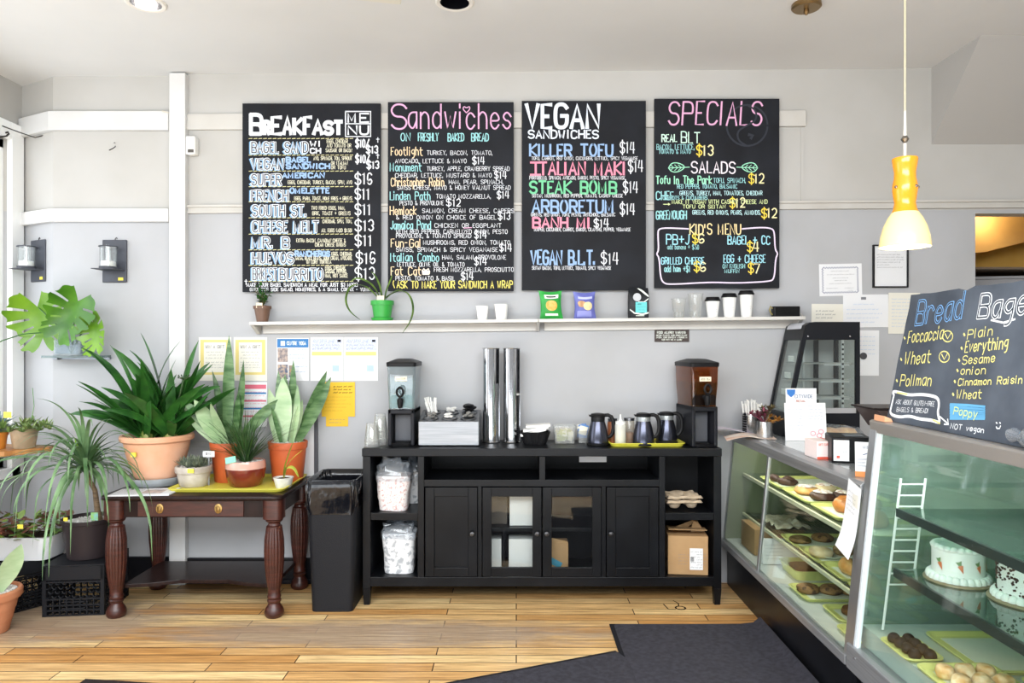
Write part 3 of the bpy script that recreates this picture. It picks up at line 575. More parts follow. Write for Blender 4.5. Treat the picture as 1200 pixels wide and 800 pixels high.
# green pot with strap leaves
t = thing('spider_plant', 'strap-leaved plant with curling leaves in a bright green pot', 'potted plant', on_shelf(448))
m_gp = mat('green_plastic', '#2f9a3c', .4)
pot(t, .05, .068, .125, m_gp, .028, .004); soil(t, .058, .112)
b = MB(); b.lathe([(0, .0005), (.062, .0005), (.069, .018), (.066, .019), (.058, .003), (0, .003)], n=36); b.build('saucer', m_gp, t)
b = MB()
def path_leaf(b, pts, wd, side=Vector((0, 1, 0)), tip=.1):
    P = chaikin([Vector(p) for p in pts], 3); n = len(P); rows = []
    for i, p in enumerate(P):
        tt = i/(n-1); w_ = wd*(min(1, .45+tt*2.5) if tt < .5 else max(tip, 1-((tt-.5)*2)**2.2))*.5
        tg = (P[min(i+1, n-1)]-P[max(i-1, 0)]).normalized(); sd = (side-tg*side.dot(tg)).normalized(); nn = sd.cross(tg)
        rows.append((b.V(p-sd*w_+nn*w_*.3), b.V(p), b.V(p+sd*w_+nn*w_*.3)))
    for a, c in zip(rows, rows[1:]): b.face([a[0], a[1], c[1], c[0]]); b.face([a[1], a[2], c[2], c[1]])
def sp(*q): return [((p-448)*kS, y_, (375-r)*kS) for p, r, y_ in q]
path_leaf(b, sp((446, 352, 0), (441, 338, -.02), (433, 330, -.03), (420, 325, -.04), (413, 330, -.05)), .017, Vector((0, .7, .7)))
path_leaf(b, sp((448, 352, 0), (446, 335, -.01), (440, 322, -.02), (436, 318, -.02)), .013, Vector((.6, .6, 0)))
path_leaf(b, sp((450, 352, 0), (453, 338, -.01), (458, 328, -.02), (460, 322, -.02)), .012, Vector((.6, .6, 0)))
path_leaf(b, sp((449, 350, 0), (460, 343, -.05), (472, 340, -.08), (483, 344, -.11), (489, 360, -.13), (486, 376, -.14), (476, 390, -.145)), .02, Vector((.55, .8, 0)), .25)
path_leaf(b, sp((445, 350, 0), (430, 334, -.04), (414, 334, -.07), (408, 350, -.08), (412, 364, -.07), (424, 374, -.05)), .018, Vector((.55, .8, 0)), .25)
path_leaf(b, sp((450, 352, 0), (456, 345, .0), (466, 338, -.03), (478, 342, -.05)), .014, Vector((0, .8, .5)))
b.build('foliage', mat('strap_leaf', '#2c4a20', .4, c2='#6f8f3a', scale=10), t)
b = MB(); b.box(-.022, .022, -.058, -.057, .12, .152); plabel(b.build('plant_tag', m_tagw, t), 'cream paper tag')
# paper cups
m_cup = mat('paper_cup_white', '#eeeeec', .5); m_lid = mat('black_lid', '#111114', .35)
m_ink = mat('grey_print', '#8d8d90', .8)
def cup(px, r0, r1, h, label, group, lid=False):
    t = thing('paper_cup', label, 'cup', on_shelf(px), 0, group)
    b = MB(); b.lathe([(0, .002), (r0-.002, .002), (r0, 0), (r1, h-.004), (r1+.003, h-.003), (r1+.003, h), (r1-.001, h), (r0-.002, .006), (0, .006)], n=32); b.build('cup_body', m_cup, t)
    if lid:
        b = MB(); b.lathe([(r1+.001, h-.008), (r1+.005, h-.008), (r1+.006, h+.002), (r1+.002, h+.004), (r1-.004, h+.018), (r1-.008, h+.018), (r1-.01, h+.013), (0, h+.013)], n=32); b.build('lid', m_lid, t)
    def at(x_, z_):
        rr = r0+(r1-r0)*z_/h+.0008; return Vector((rr*math.sin(x_/rr), -rr*math.cos(x_/rr), z_))
    b = MB(); rnd = random.Random(px)
    zz_ = h*(.42 if lid else .4); pts = []
    for row in range(2 if lid else 1):
        x_ = -.02
        while x_ < .02:
            p, q = at(x_, zz_-row*.014), at(x_+.0035, zz_-row*.014+rnd.uniform(.003, .007)); p2, q2 = at(x_+.001, zz_-row*.014), at(x_+.0045, zz_-row*.014+.005)
            b.poly([p, p2, q2, q]); x_ += .0055
    b.build('printed_logo', m_ink, t, smooth=0)
cup(565.3, .03, .039, .085, 'small white paper cup without lid, left one of the lidless pair', 'open paper cups on the shelf')
cup(587.5, .033, .043, .095, 'taller white paper cup without lid, right one of the lidless pair', 'open paper cups on the shelf')
cup(835, .031, .043, .108, 'shortest of the three black-lidded white coffee cups', 'lidded coffee cups on the shelf', True)
cup(854.5, .031, .043, .130, 'middle-height of the three black-lidded white coffee cups', 'lidded coffee cups on the shelf', True)
cup(874.5, .031, .043, .146, 'tallest of the three black-lidded white coffee cups', 'lidded coffee cups on the shelf', True)
m_plas = glass('clear_plastic', '#f1f2f0', 1.2, .13, '#ffffff')
def pcup(px, r0, r1, h, lab):
    t = thing('plastic_cup', lab, 'cup', on_shelf(px), 0, 'clear plastic cups on the shelf')
    b = MB(); b.lathe([(0, .004), (r0-.003, .004), (r0, 0), (r0+.001, h*.3), (r0+(r1-r0)*.45, h*.36), (r1, h-.004), (r1+.004, h-.003), (r1+.004, h), (r1-.002, h)], n=32); b.build('cup_body', m_plas, t)
    b = MB()
    for i in range(10):
        a = 2*math.pi*i/10; b.tube([(r0*1.01*math.cos(a), r0*1.01*math.sin(a), .004), (r0*1.04*math.cos(a), r0*1.04*math.sin(a), h*.3)], .0018, 5)
    b.build('ribs', m_plas, t)
pcup(795.5, .029, .045, .118, 'shorter clear plastic cup beside the lidded cups'); pcup(815, .033, .045, .148, 'taller clear plastic cup beside the lidded cups')
# snack bags
def snack(px, w_, h, lab, m1, m2, lean):
    t = thing('snack_bag', lab, 'bag', on_shelf(px), 0, 'snack bags on the shelf')
    def f(u, v, s): # u,v in 0..1
        e = (math.sin(math.pi*u)**.6)*(max(0, math.sin(math.pi*min(1, max(0, (v-.05)/.9))))**.5)
        pin = 1-.13*math.sin(math.pi*v)**1.0
        return Vector(((u-.5)*w_*pin+lean*(v-.5)*h*-.12, s*(.004+.032*e), v*h+.010*(abs(u-.5)*2)**2*(1 if v > .5 else 0)))
    b = MB(); nu, nv = 12, 14
    for s in (-1, 1):
        V_ = [[b.V(f(i/nu, j/nv, s)+Vector((0, s*.0015*math.sin(i*2.1+j*1.7), 0))) for i in range(nu+1)] for j in range(nv+1)]
        for j in range(nv):
            for i in range(nu): b.face([V_[j][i], V_[j][i+1], V_[j+1][i+1], V_[j+1][i]])
    bmesh.ops.remove_doubles(b.bm, verts=b.bm.verts, dist=.0001)
    b.build('pouch', m1, t, smooth=60)
    def decal(name, u0, u1, v0, v1, m, ell=False, off=.0025):
        b = MB(); n = 10
        V_ = []
        for j in range(n+1):
            row = []
            for i in range(n+1):
                a, c = i/n*2-1, j/n*2-1
                if ell: a, c = a*math.sqrt(max(0, 1-c*c/2)), c*math.sqrt(max(0, 1-a*a/2))
                row.append(b.V(f((u0+u1)/2+a*(u1-u0)/2, (v0+v1)/2+c*(v1-v0)/2, -1)-Vector((0, off, 0))))
            V_.append(row)
        for j in range(n):
            for i in range(n): b.face([V_[j][i], V_[j][i+1], V_[j+1][i+1], V_[j+1][i]])
        return plabel(b.build(name, m, t, smooth=60), name.replace('_', ' ')+' printed on the bag front')
    return t, decal
m_chip = mat('chip_print', '#d99a3a', .5, c2='#e9c06a', scale=40)
t, dc = snack(645.5, .145, .168, 'green snack bag with a golden chip printed on its front', mat('green_foil', '#1f8a34', .3, c2='#2fa544', scale=12), None, .5)
dc('chip_picture', .25, .8, .3, .68, m_chip, True); dc('brand_band', .22, .86, .74, .88, mat('print_white', '#e8eee4', .5)); dc('flavour_band', .22, .8, .12, .2, mat('print_white', '#e8eee4')); dc('black_band', .3, .74, .78, .83, mat('print_black', '#1b1b1b', .6), False, .0035)  # the black band is print laid over the brand band
t, dc = snack(685, .14, .16, 'purple-blue snack bag with pale chips printed on its front', mat('purple_foil', '#565aa4', .3, c2='#6d74ba', scale=12), None, .3)
dc('chip_picture', .42, .86, .32, .64, mat('pale_chip', '#d8c58e', .5, c2='#ead9ab', scale=40), True, .0035); dc('crisp_picture', .14, .56, .44, .68, mat('brown_chip', '#a9794f', .5, c2='#d0a874', scale=40), True); dc('brand_band', .18, .86, .74, .83, mat('print_lilac', '#b8bde6', .5)); dc('lower_band', .12, .8, .06, .3, mat('print_violet', '#8f93d0', .5))
# coffee bag
t = thing('coffee_bag', 'black gusseted coffee bag with teal label and white ribbons print', 'bag', on_shelf(748))
w_, h = .122, .188
b = MB(); b.loft([[Vector((x_*s, y_*q, z_)) for x_, y_ in ((-1, -1), (0, -1.08), (1, -1), (.86, 0), (1, 1), (0, 1.08), (-1, 1), (-.86, 0))] for s, q, z_ in ((w_/2*.96, .033, 0), (w_/2, .036, .03), (w_/2, .033, h*.7), (w_/2*.99, .02, h*.9), (w_/2*.97, .006, h))]); b.build('pouch', mat('black_foil', '#17181b', .35, c2='#23252a', scale=10), t, bevel=.002)
fr = (Vector((0, -.040, 0)), Vector((1, 0, 0)), Vector((0, 0, 1)), Vector((0, -1, 0)))
b = MB(); b.box(-.024, .046, -.0415, -.040, .032, .098); lb = plabel(b.build('label', mat('teal_label', '#5cc3c4', .5), t, smooth=0), 'teal paper label')
b = MB(); fr2 = (Vector((0, -.0415, 0)),)+fr[1:]; text(b, fr2, 'COFFEE', -.012, .082, .006, .0012); scrib(b, fr2, -.012, .036, .066, .004, .0008, 1); scrib(b, fr2, -.006, .03, .048, .004, .0008, 2); b.build('label_print', mat('print_black', '#1b1b1b'), t, smooth=0)
b = MB(); b.lathe([(0, .0), (.025, .0), (.025, .0015), (0, .0015)], (-.014, -.0385, .128), 28, M=Matrix.Rotation(R(90), 4, 'X')); plabel(b.build('emblem', mat('emblem_grey', '#b9bcc0', .5), t, smooth=0), 'pale grey round emblem')
b = MB()
for pts, wd in ((((-.002, .186), (.014, .172), (.03, .158), (.044, .146), (.058, .136)), .012), (((.056, .118), (.03, .098), (-.005, .098)), .007), (((-.058, .05), (-.03, .03), (.02, .022), (.058, .032)), .009), (((-.02, .014), (.03, .014)), .004)):
    ribbon(b, [Vector(p) for p in pts], wd, (Vector((0, -.0375, 0)),)+fr[1:], .002)
def bag_depth(z_):
    K_ = ((0, .033), (.03, .036), (h*.7, .033), (h*.9, .02), (h, .006))
    for (za, da), (zb, db) in zip(K_, K_[1:]):
        if z_ <= zb: return da+(db-da)*max(0, z_-za)/(zb-za)
    return .006
for v in b.bm.verts: v.co.x = max(-.058, min(.058, v.co.x)); v.co.z = min(v.co.z, h-.002); v.co.y = -bag_depth(v.co.z)*(1.08-.08*abs(v.co.x)/.06)-.0022
b.build('ribbon_print', mat('print_white', '#e8eee4'), t, smooth=0)
# black box with cord (speaker)
t = thing('speaker_box', 'small black box speaker with a carry strap at the shelf end', 'speaker', on_shelf(920.5))
b = MB(); b.loft([rrect(.165, .06, .012, 0), rrect(.165, .06, .012, .064)]); b.build('housing', mat('black_plastic', '#141416', .4), t, bevel=.004)
b = MB(); b.tube([(-.083, -.01, .05), (-.098, -.012, .064), (-.104, -.012, .045), (-.094, -.012, .02), (-.084, -.01, .012)], .0045, 6); plabel(b.build('strap', mat('olive_strap', '#8b7f4a', .7), t), 'olive cord strap')
b = MB(); b.box(-.074, .074, -.0315, -.030, .008, .056); b.build('grille', mat('black_mesh', '#0c0c0d', .6, bump=.6, bscale=400), t)
b = MB(); b.tube([(.083, .01, .02), (.105, .012, .018), (.115, .02, .003)], .002, 6); b.build('cord', mat('cable_cream', '#cfc8b8'), t)

# ------------------------------------------------------------------ papers on the wall
def sheet(name, lab, cat, l, t_, r, bt, m, y=YW-.0015, rot=0, group=None, thick=.001):
    """paper hung flat on the wall, given by its outline in the photo and its distance"""
    d = y; cx_, cz_ = X((l+r)/2, d), Z((t_+bt)/2, d); w_, h = (r-l)*d/F, (bt-t_)*d/F
    t = thing(name, lab, cat, (cx_, y, cz_), 0, group); t.rotation_euler = (0, R(rot), 0)
    b = MB(); b.box(-w_/2, w_/2, -thick, 0, -h/2, h/2); b.build('paper', m, t, smooth=0)
    k = d/F
    fr = (Vector((-w_/2, -thick, -h/2)), Vector((1, 0, 0)), Vector((0, 0, 1)), Vector((0, -1, 0)))
    def bx(x0, y0, x1, y1, m, nm='print', off=.0006):     # a printed patch in photo-pixel offsets from the sheet's top left
        b = MB(); b.poly([fr[0]+Vector((x*k, -off, h-q*k)) for x, q in ((x0, y0), (x1, y0), (x1, y1), (x0, y1))]); return b.build(nm, m, t, smooth=0)
    def ln(rows, m, hgt=1.6, wd=.4):
        b = MB()
        for x0, x1, q in rows: scrib(b, fr, x0*k, x1*k, h-q*k, hgt*k, wd*k, int(q*7), .0009)
        b.build('writing', m, t, smooth=0)
    def tx(rows, m):
        b = MB()
        for st, x0, x1, q, hg, wd in rows: text(b, fr, st, x0*k, h-q*k, hg*k, wd*k, (x1-x0)*k, 0, .0011)
        b.build('lettering', m, t, smooth=0)
    return bx, ln, tx, t
m_pap = mat('white_paper', '#e0e1e3', .7); m_cream = mat('cream_paper', '#dfdcd0', .7); m_pinkk = mat('print_pink', '#d0667a', .6); m_blk = mat('print_black', '#1b1b1b'); m_gr = mat('print_grey', '#77797f', .7); m_yb = mat('print_yellow', '#d6c67c', .6); m_bl = mat('print_blue', '#2a73b0', .6); m_lb = mat('print_pale_blue', '#a9bfdd', .6)
for l, r, lab in ((233, 271, 'yellow-bordered white flyer on the wall, beside the pilaster'), (274, 313, 'yellow-bordered white flyer on the wall, beside the blue-headed poster')):
    bx, ln, tx, t = sheet('flyer', lab, 'flyer', l, 395, r, 446, m_cream, group='yellow bordered flyers')
    w_ = r-l
    for q in ((2, 3, w_-2, 6), (2, 41, w_-2, 44), (2, 6, 6, 41), (w_-6, 6, w_-2, 41)): bx(*q, m_yb, 'border')
    tx([('WIN A GIFT', 8, w_-8, 13, 3.6, .8)], m_gr); ln([(9, w_-9, 18), (11, w_-11, 21.5), (8, w_-8, 25), (8, w_-8, 30), (8, w_-10, 33), (8, w_-8, 36)], m_gr, 1.4, .35)
bx, ln, tx, t = sheet('poster', 'white poster with blue header beside the twin notices', 'poster', 324.5, 396, 362, 446, m_pap)
bx(.5, 1, 37, 11, m_bl, 'header'); tx([('CENTRE YOGA', 12, 34, 8, 4, .9)], mat('print_white', '#e8eee4')); bx(4.5, 3.5, 9.5, 9, mat('print_white', '#e8eee4'), 'logo', .0009)
bx(1, 12, 13, 28, mat('photo_brown', '#6f6a72', .6, c2='#b9a69a', scale=60), 'photograph'); bx(1, 31, 13, 48, mat('photo_navy', '#4a5670', .6, c2='#c0a890', scale=60), 'photograph'); bx(14, 32, 20, 46, mat('photo_tan', '#b58f5e', .6, c2='#5b6a80', scale=60), 'photograph')
ln([(15, 23, 14), (25, 34, 14), (15, 35, 20), (15, 35, 24), (22, 36, 34), (22, 36, 40)], m_bl, 1.6)
bx, ln, tx, t = sheet('calendar', 'white calendar sheet with pink and blue bars behind the sword-shaped leaves', 'calendar', 284, 447.5, 313, 500, m_pap, y=YW-.003)
for i in range(5): bx(1, 3+i*9, 28, 5+i*9 if i else 8, (m_pinkk, m_bl)[i % 2], 'bar')
ln([(3, 26, 12+i*4.6) for i in range(8)], m_pinkk, 1.3)
for l, r, lab in ((364, 402.5, 'white printed notice with yellow stripe, left of a twin pair'), (403.5, 443, 'white printed notice with yellow stripe, right of a twin pair')):
    bx, ln, tx, t = sheet('notice', lab, 'notice', l, 395, r, 446, m_pap, group='yellow striped notices')
    w_ = r-l; bx(1.5, 2, w_-2, 16, mat('print_grid', '#d3d9ea', .6, c2='#aab4d4', scale=120), 'header'); bx(1.5, 17, w_-2, 21.5, m_yb, 'stripe'); ln([(3, w_-8, 6), (3, w_-4, 10), (3, w_-6, 14)], m_gr, 2.2); ln([(3, w_-12, 26), (3, w_-6, 30), (3, w_-9, 34), (3, w_-18, 38)], m_lb, 1.3); bx(w_-13, 33, w_-5, 40, m_lb, 'emblem'); bx(w_-7, 3, w_-3, 5.5, m_blk, 'mark')
m_yp = mat('yellow_paper', '#e0b52c', .7)
bx, ln, tx, t = sheet('yellow_notice', 'lower yellow slip peeking from under the big yellow sheet', 'notice', 382, 480, 408, 499.5, m_yp); ln([(4, 22, 12), (4, 18, 15.5)], m_gr, 1.3)
bx, ln, tx, t = sheet('yellow_notice', 'large bright yellow notice below the twin notices', 'notice', 377, 447.5, 416, 488, m_yp, y=YW-.004)
ln([(14, 36, 6), (14, 36, 9.5), (14, 36, 13)], m_blk, 1.7, .6); ln([(4, 34, 18), (4, 30, 22), (4, 34, 26), (4, 30, 30), (4, 26, 34)], mat('print_ochre', '#b98a1c', .7), 1.2); bx(4, 5, 10, 11, mat('print_ochre', '#b98a1c'), 'emblem')
bx, ln, tx, t = sheet('allergy_sign', 'small dark brown sign with white lettering under the shelf', 'sign', 767, 386.3, 807.5, 400.5, mat('sign_brown', '#33231d', .5), thick=.004)
tx([('FOOD ALLERGY WARNING', 3, 36, 4.4, 2.6, .6), ('BEFORE PLACING YOUR ORDER PLEASE', 2, 38, 7.3, 1.7, .38), ('INFORM YOUR SERVER IF A PERSON IN', 2, 38, 9.9, 1.7, .38), ('YOUR PARTY HAS AN ALLERGY', 8, 32, 12.4, 1.7, .38)], mat('print_white', '#e8eee4'))
# right of the boards
bx, ln, tx, t = sheet('certificate', 'white certificate with blue zigzag border, right of the boards', 'certificate', 960, 309, 1010, 346.5, m_pap, rot=-1.2)
b = MB(); k = (YW)/F; fr = (Vector((-25*k, -.001, -18.75*k)), Vector((1, 0, 0)), Vector((0, 0, 1)), Vector((0, -1, 0)))
zig = []
for p, q, n_ in (((4, 33), (45, 33), 26), ((45, 33), (45, 4), 20), ((45, 4), (4, 4), 26), ((4, 4), (4, 33), 20)):
    for i in range(n_):
        v = Vector(p).lerp(Vector(q), i/n_); nn = Vector((p[1]-q[1], q[0]-p[0])).normalized(); zig.append((v+nn*(.9 if i % 2 else -.9))*k)
ribbon(b, zig+zig[:1], .9*k, fr, .001); plabel(b.build('border', mat('print_slate', '#6b7290', .6), t, smooth=0), 'blue zigzag border')
ln([(14, 36, 9), (9, 41, 13), (16, 34, 17), (18, 32, 20), (12, 38, 23.5), (8, 22, 29), (30, 40, 29), (34, 40, 32)], m_gr, 1.1, .3)
t = thing('framed_permit', 'black-framed permit hanging beneath the pendant lamp', 'frame', (X(1042.5, YW), YW-.001, Z(312, YW)))
b = MB(); w_, h = 41*k, 50*k
ri = lambda e, y_: [Vector((x_, y_, z_)) for x_, z_ in ((-w_/2+e, -h/2+e), (w_/2-e, -h/2+e), (w_/2-e, h/2-e), (-w_/2+e, h/2-e))]
b.loft([ri(0, 0), ri(0, -.018), ri(.008, -.018), ri(.008, 0), ri(0, 0)], False, False); bmesh.ops.remove_doubles(b.bm, verts=b.bm.verts, dist=1e-5)
b.build('frame', mat('black_frame', '#17171a', .4), t, smooth=0)
b = MB(); b.box(-w_/2+.006, w_/2-.008, -.008, -.004, -h/2+.008, h/2-.008); b.build('document', m_pap, t, smooth=0)
b = MB(); fr = (Vector((-w_/2, -.0085, -h/2)), Vector((1, 0, 0)), Vector((0, 0, 1)), Vector((0, -1, 0)))
scrib(b, fr, 9*k, 33*k, 43.5*k, 2*k, .4*k, 77)
for i, (a, c) in enumerate(((5, 34), (5, 36), (5, 36), (5, 32), (5, 20), (5, 36))): scrib(b, fr, a*k, c*k, (38-i*3)*k, 1.3*k, .35*k, i)
b.build('writing', m_gr, t, smooth=0)
b = MB(); b.box(-w_/2+.006, w_/2-.008, -.012, -.0115, -h/2+.008, h/2-.008); b.build('glazing', glass('frame_glass', '#ffffff', .8), t, smooth=0)
bx, ln, tx, t = sheet('taped_note', 'cream typed note taped right of the shelf end', 'note', 951, 356, 989, 378, m_cream, rot=.5); ln([(5, 28, 9), (5, 30, 13), (5, 26, 17)], m_gr, 1.6, .5)
bx, ln, tx, t = sheet('taped_note', 'large white sheet taped under the certificate', 'note', 988, 345, 1041, 383.5, m_pap, y=YW-.003, rot=-.6); ln([(12, 36, 12), (4, 44, 18), (4, 46, 23), (4, 42, 28), (10, 38, 33)], m_lb, 1.4); bx(21, 3, 27, 6, m_gr, 'mark')
bx, ln, tx, t = sheet('taped_note', 'cream sheet taped beside the chalk bread sign', 'note', 1041, 343, 1078, 391, m_cream, y=YW-.004, rot=.5); ln([(4, 30, 8+i*4) for i in range(9)], m_lb, 1.3)
bx, ln, tx, t = sheet('taped_note', 'plain white sheet with a dark round magnet beside the warming cabinet', 'note', 1003, 387, 1030, 440, m_pap, rot=.4); ln([(4, 22, 8+i*5) for i in range(5)], m_lb, 1.2)
b = MB(); b.lathe([(0, 0), (4*k, 0), (4*k, .006), (0, .008)], (-5*k, -.001, -3.5*k), 24, M=Matrix.Rotation(R(90), 4, 'X')); plabel(b.build('magnet', mat('magnet_grey', '#3c3d42', .5), t), 'dark round magnet')
# ------------------------------------------------------------------ library table with plants
m_mah = mat('mahogany', '#2b1512', .32, c2='#3d1d17', scale=5, stretch=(1, 1, 12), lo=.3, hi=.75)
m_mahd = mat('mahogany_dark', '#1b100f', .3, c2='#281917', scale=6, stretch=(8, 1, 1))
m_mahr = mat('mahogany_red', '#341813', .35, c2='#4a231b', scale=5, stretch=(2, 1, 14))
TX0, TX1, TY0, TY1, TH = -2.285, -1.283, 3.955, 4.565, .678
t = thing('library_table', 'dark mahogany library table with fluted legs, covered in potted plants', 'table', (0, 0, 0))
b = MB(); P = rrect(TX1-TX0, TY1-TY0, .05, 0, 6, (TX0+TX1)/2, (TY0+TY1)/2)
def sc(P, k, z):
    c = sum(P, Vector())/len(P); return [Vector((c.x+(p.x-c.x)*(1-k/.5), c.y+(p.y-c.y)*(1-k/.3), z)) for p in P]
b.loft([sc(P, .004, TH-.024), sc(P, 0, TH-.02), sc(P, 0, TH-.006), sc(P, .004, TH)]); b.build('tabletop', m_mahd, t, smooth=50)
b = MB(); ix = .045
b.box(TX0+ix, TX1-ix, TY0+ix+.004, TY1-ix, TH-.125, TH-.024); b.build('apron', m_mahd, t, bevel=.003, smooth=0)
LX = (TX0+.066, TX1-.06); LY = (TY0+.07, TY1-.07)
for lx in LX:
    for ly in LY:
        b = MB(); L = [rrect(.106, .106, .03, z, 4, lx, ly) for z in (TH-.132, TH-.024)]; b.loft(L)
        def flute(r, a, z): return r*(1-.07*(1-abs(math.sin(8*a)))) if .16 < z < .50 else r
        b.lathe([(0, 0), (.042, .0), (.05, .01), (.053, .028), (.047, .048), (.034, .068), (.031, .078), (.037, .084), (.038, .094), (.032, .1), (.037, .108), (.037, .116), (.033, .122), (.034, .16), (.037, .165), (.045, .22), (.052, .29), (.055, .36), (.053, .43), (.046, .475), (.043, .498), (.042, .503), (.034, .508), (.031, .52), (.046, .532), (.047, .54), (.04, .547), (0, .547)], (lx, ly, 0), 64, fn=flute)
        b.build('leg', m_mahr, t, smooth=40)
b = MB()   # drawer front between two plain panels
yf = TY0+.046
b.box(TX0+.2, TX1-.22, yf-.006, yf+.01, TH-.118, TH-.032); dr = b.build('drawer', m_mahr, t, bevel=.002, smooth=0)
for px in (188, 256.5):
    hx = X(px, yf); b = MB(); M_ = Matrix.Rotation(R(90), 4, 'X')
    b.lathe([(0, 0), (.021, 0), (.021, .004), (.015, .006), (0, .006)], (hx, yf-.006, TH-.074), 24, M=M_@Matrix.Scale(.8, 4, (1, 0, 0))@Matrix.Scale(1.25, 4))
    b.tube([(hx-.012, yf-.018, TH-.066), (hx-.008, yf-.021, TH-.088), (hx+.008, yf-.021, TH-.088), (hx+.012, yf-.018, TH-.066), (hx, yf-.012, TH-.062)], .0028, 6, True)
    plabel(b.build('drawer_pull', mat('old_brass', '#a98a55', .35, .9), dr), 'oval brass drawer pull')
b = MB(); zsft = .145   # lower shelf with scooped ends
P = [(LX[0]+.02, LY[0]+.03), (LX[0]+.16, LY[0]+.055), (LX[0]+.30, LY[0]+.11), (LX[1]-.30, LY[0]+.11), (LX[1]-.16, LY[0]+.055), (LX[1]-.02, LY[0]+.03), (LX[1]-.02, LY[1]), (LX[0]+.02, LY[1])]
b.prism(P, 'z', zsft, zsft+.022); b.build('lower_shelf', m_mahd, t, bevel=.003, smooth=0)
# newspaper
m_news = mat('newsprint', '#d9dbe0', .8)
t = thing('newspaper', 'folded newspaper on the front left corner of the plant table', 'newspaper', (-2.08, 4.06, TH+.001), R(4))
b = MB(); b.box(-.16, .17, -.10, .10, 0, .004); b.box(-.155, .165, -.098, .09, .004, .007, Matrix.Rotation(R(2), 4, 'Z')); b.build('pages', m_news, t, bevel=.001, smooth=0)
b = MB(); b.box(-.0, .11, -.06, .04, .0071, .0076); b.build('photograph', mat('photo_grey', '#8f8c90', .7, c2='#c9b7b0', scale=30), t, smooth=0)
fr = (Vector((-.15, -.1, .0073)), Vector((1, 0, 0)), Vector((0, 1, 0)), Vector((0, 0, 1)))
b = MB()
for i in range(9): scrib(b, fr, .01, .14, .02+.018*i, .006, .0012, i)
scrib(b, fr, .05, .3, .17, .016, .003, 55); b.build('newsprint_text', m_gr, t, smooth=0)
# yellow cafeteria tray under the pots
m_tray = mat('yellow_tray', '#d8cf4e', .4)
def tray(root, w_, d_, h, m, r=.04, lip=.012, name='tray_body'):
    b = MB(); b.loft([rrect(w_-.03, d_-.03, r, 0), rrect(w_-.008, d_-.008, r, h-.003), rrect(w_, d_, r+.004, h-.003), rrect(w_, d_, r+.004, h), rrect(w_-2*lip, d_-2*lip, r, h), rrect(w_-2*lip-.024, d_-2*lip-.024, r*.8, .004)]); return b.build(name, m, root)
t = thing('serving_tray', 'large yellow serving tray under the pots on the table', 'tray', ((-1.965-1.30)/2, (4.055+4.55)/2, TH+.001)); tray(t, .665, .495, .02, m_tray)
ZT = TH+.006
def potted(name, lab, x, y, z, group=None): return thing(name, lab, 'potted plant', (x, y, z), 0, group)
# ---- big terracotta clivia
m_ter = mat('terracotta_pale', '#d99f7b', .75, c2='#e3b294', scale=5)
t = potted('clivia_plant', 'large strap-leaved clivia in a pale terracotta pot on a grey saucer', -2.14, 4.325, TH+.001)
b = MB(); b.lathe([(0, .004), (.13, .0), (.15, 0.004), (.168, .03), (.176, .05), (.17, .052), (.155, .042), (0, .040)], n=44); b.build('saucer', mat('grey_saucer', '#a9aeb2', .5, c2='#9aa0a3', scale=10), t)
b = MB(); b.lathe([(r_*.95, z_+.022) for r_, z_ in ((0, .019), (.122, .019), (.13, .024), (.155, .09), (.18, .17), (.192, .232), (.205, .236), (.213, .243), (.215, .262), (.209, .272), (.195, .273), (.188, .262), (.185, .24), (0, .24))], n=56); b.build('pot', m_ter, t)
soil(t, .176, .27)
b = MB(); b.box(-.028, .0, -.193, -.178, .187, .212); plabel(b.build('price_sticker', mat('sticker_yellow', '#e6d54a'), t, loc=(-.03, .0, 0)), 'yellow price sticker')
rnd = random.Random(11); b = MB()
strap = lambda u: min(1, .5+u*1.6)*(1 if u < .62 else max(.05, 1-((u-.62)/.38)**1.8))
for cx_, n_ in ((-.06, 40), (.08, 34)):
    for i in range(n_):
        lev = i/n_; az = (R(180)*(i % 2))+rnd.uniform(-.75, .75)
        if i % 6 == 0: az = rnd.uniform(3.5, 5.9)
        el = 1.55-.95*lev+rnd.uniform(-.1, .1); L_ = rnd.uniform(.5, .66)*(1-.12*lev)
        if math.cos(az) < -.3 and lev > .4: L_ *= .84
        if math.sin(az) > .2: L_ *= .6
        if math.sin(az) < -.4: L_ *= .8
        b.leaf((cx_+.02*math.cos(az), .02*math.sin(az), .27+.03*(1-lev)), az, el, L_, rnd.uniform(.055, .072), rnd.uniform(.3, 1.05), 11, .2, strap, (rnd.choice((-1, 1))*rnd.uniform(.3, .95), rnd.uniform(-.3, .3)))
b.build('foliage', m_leafd, t, smooth=60)
b = MB()
for cx_ in (-.06, .08): b.lathe([(.045, .246), (.04, .29), (.02, .33), (0, .33)], (cx_, 0, 0), 12)
b.build('leaf_bases', mat('leaf_base', '#a9a35a', .5, c2='#6f8a3a', scale=14), t)
b = MB()
for k, (x_, y_, z_) in enumerate(((-.07, -.02, .62), (.17, -.03, .62))):
    b.tube([(x_*.4, 0, .27), (x_*.8, y_, .48), (x_, y_, z_)], .006, 6)
    for j in range(8):
        a = j*.8; q = Vector((x_+.03*math.cos(a), y_+.03*math.sin(a), z_+.012+.012*(j % 2))); b.tube([(x_, y_, z_), q], .0025, 5); b.lathe([(0, -.006), (.006, 0), (0, .008)], q, 8)
plabel(b.build('flower_stalk', mat('stalk_dark', '#38502c', .5), t), 'spent flower stalks')
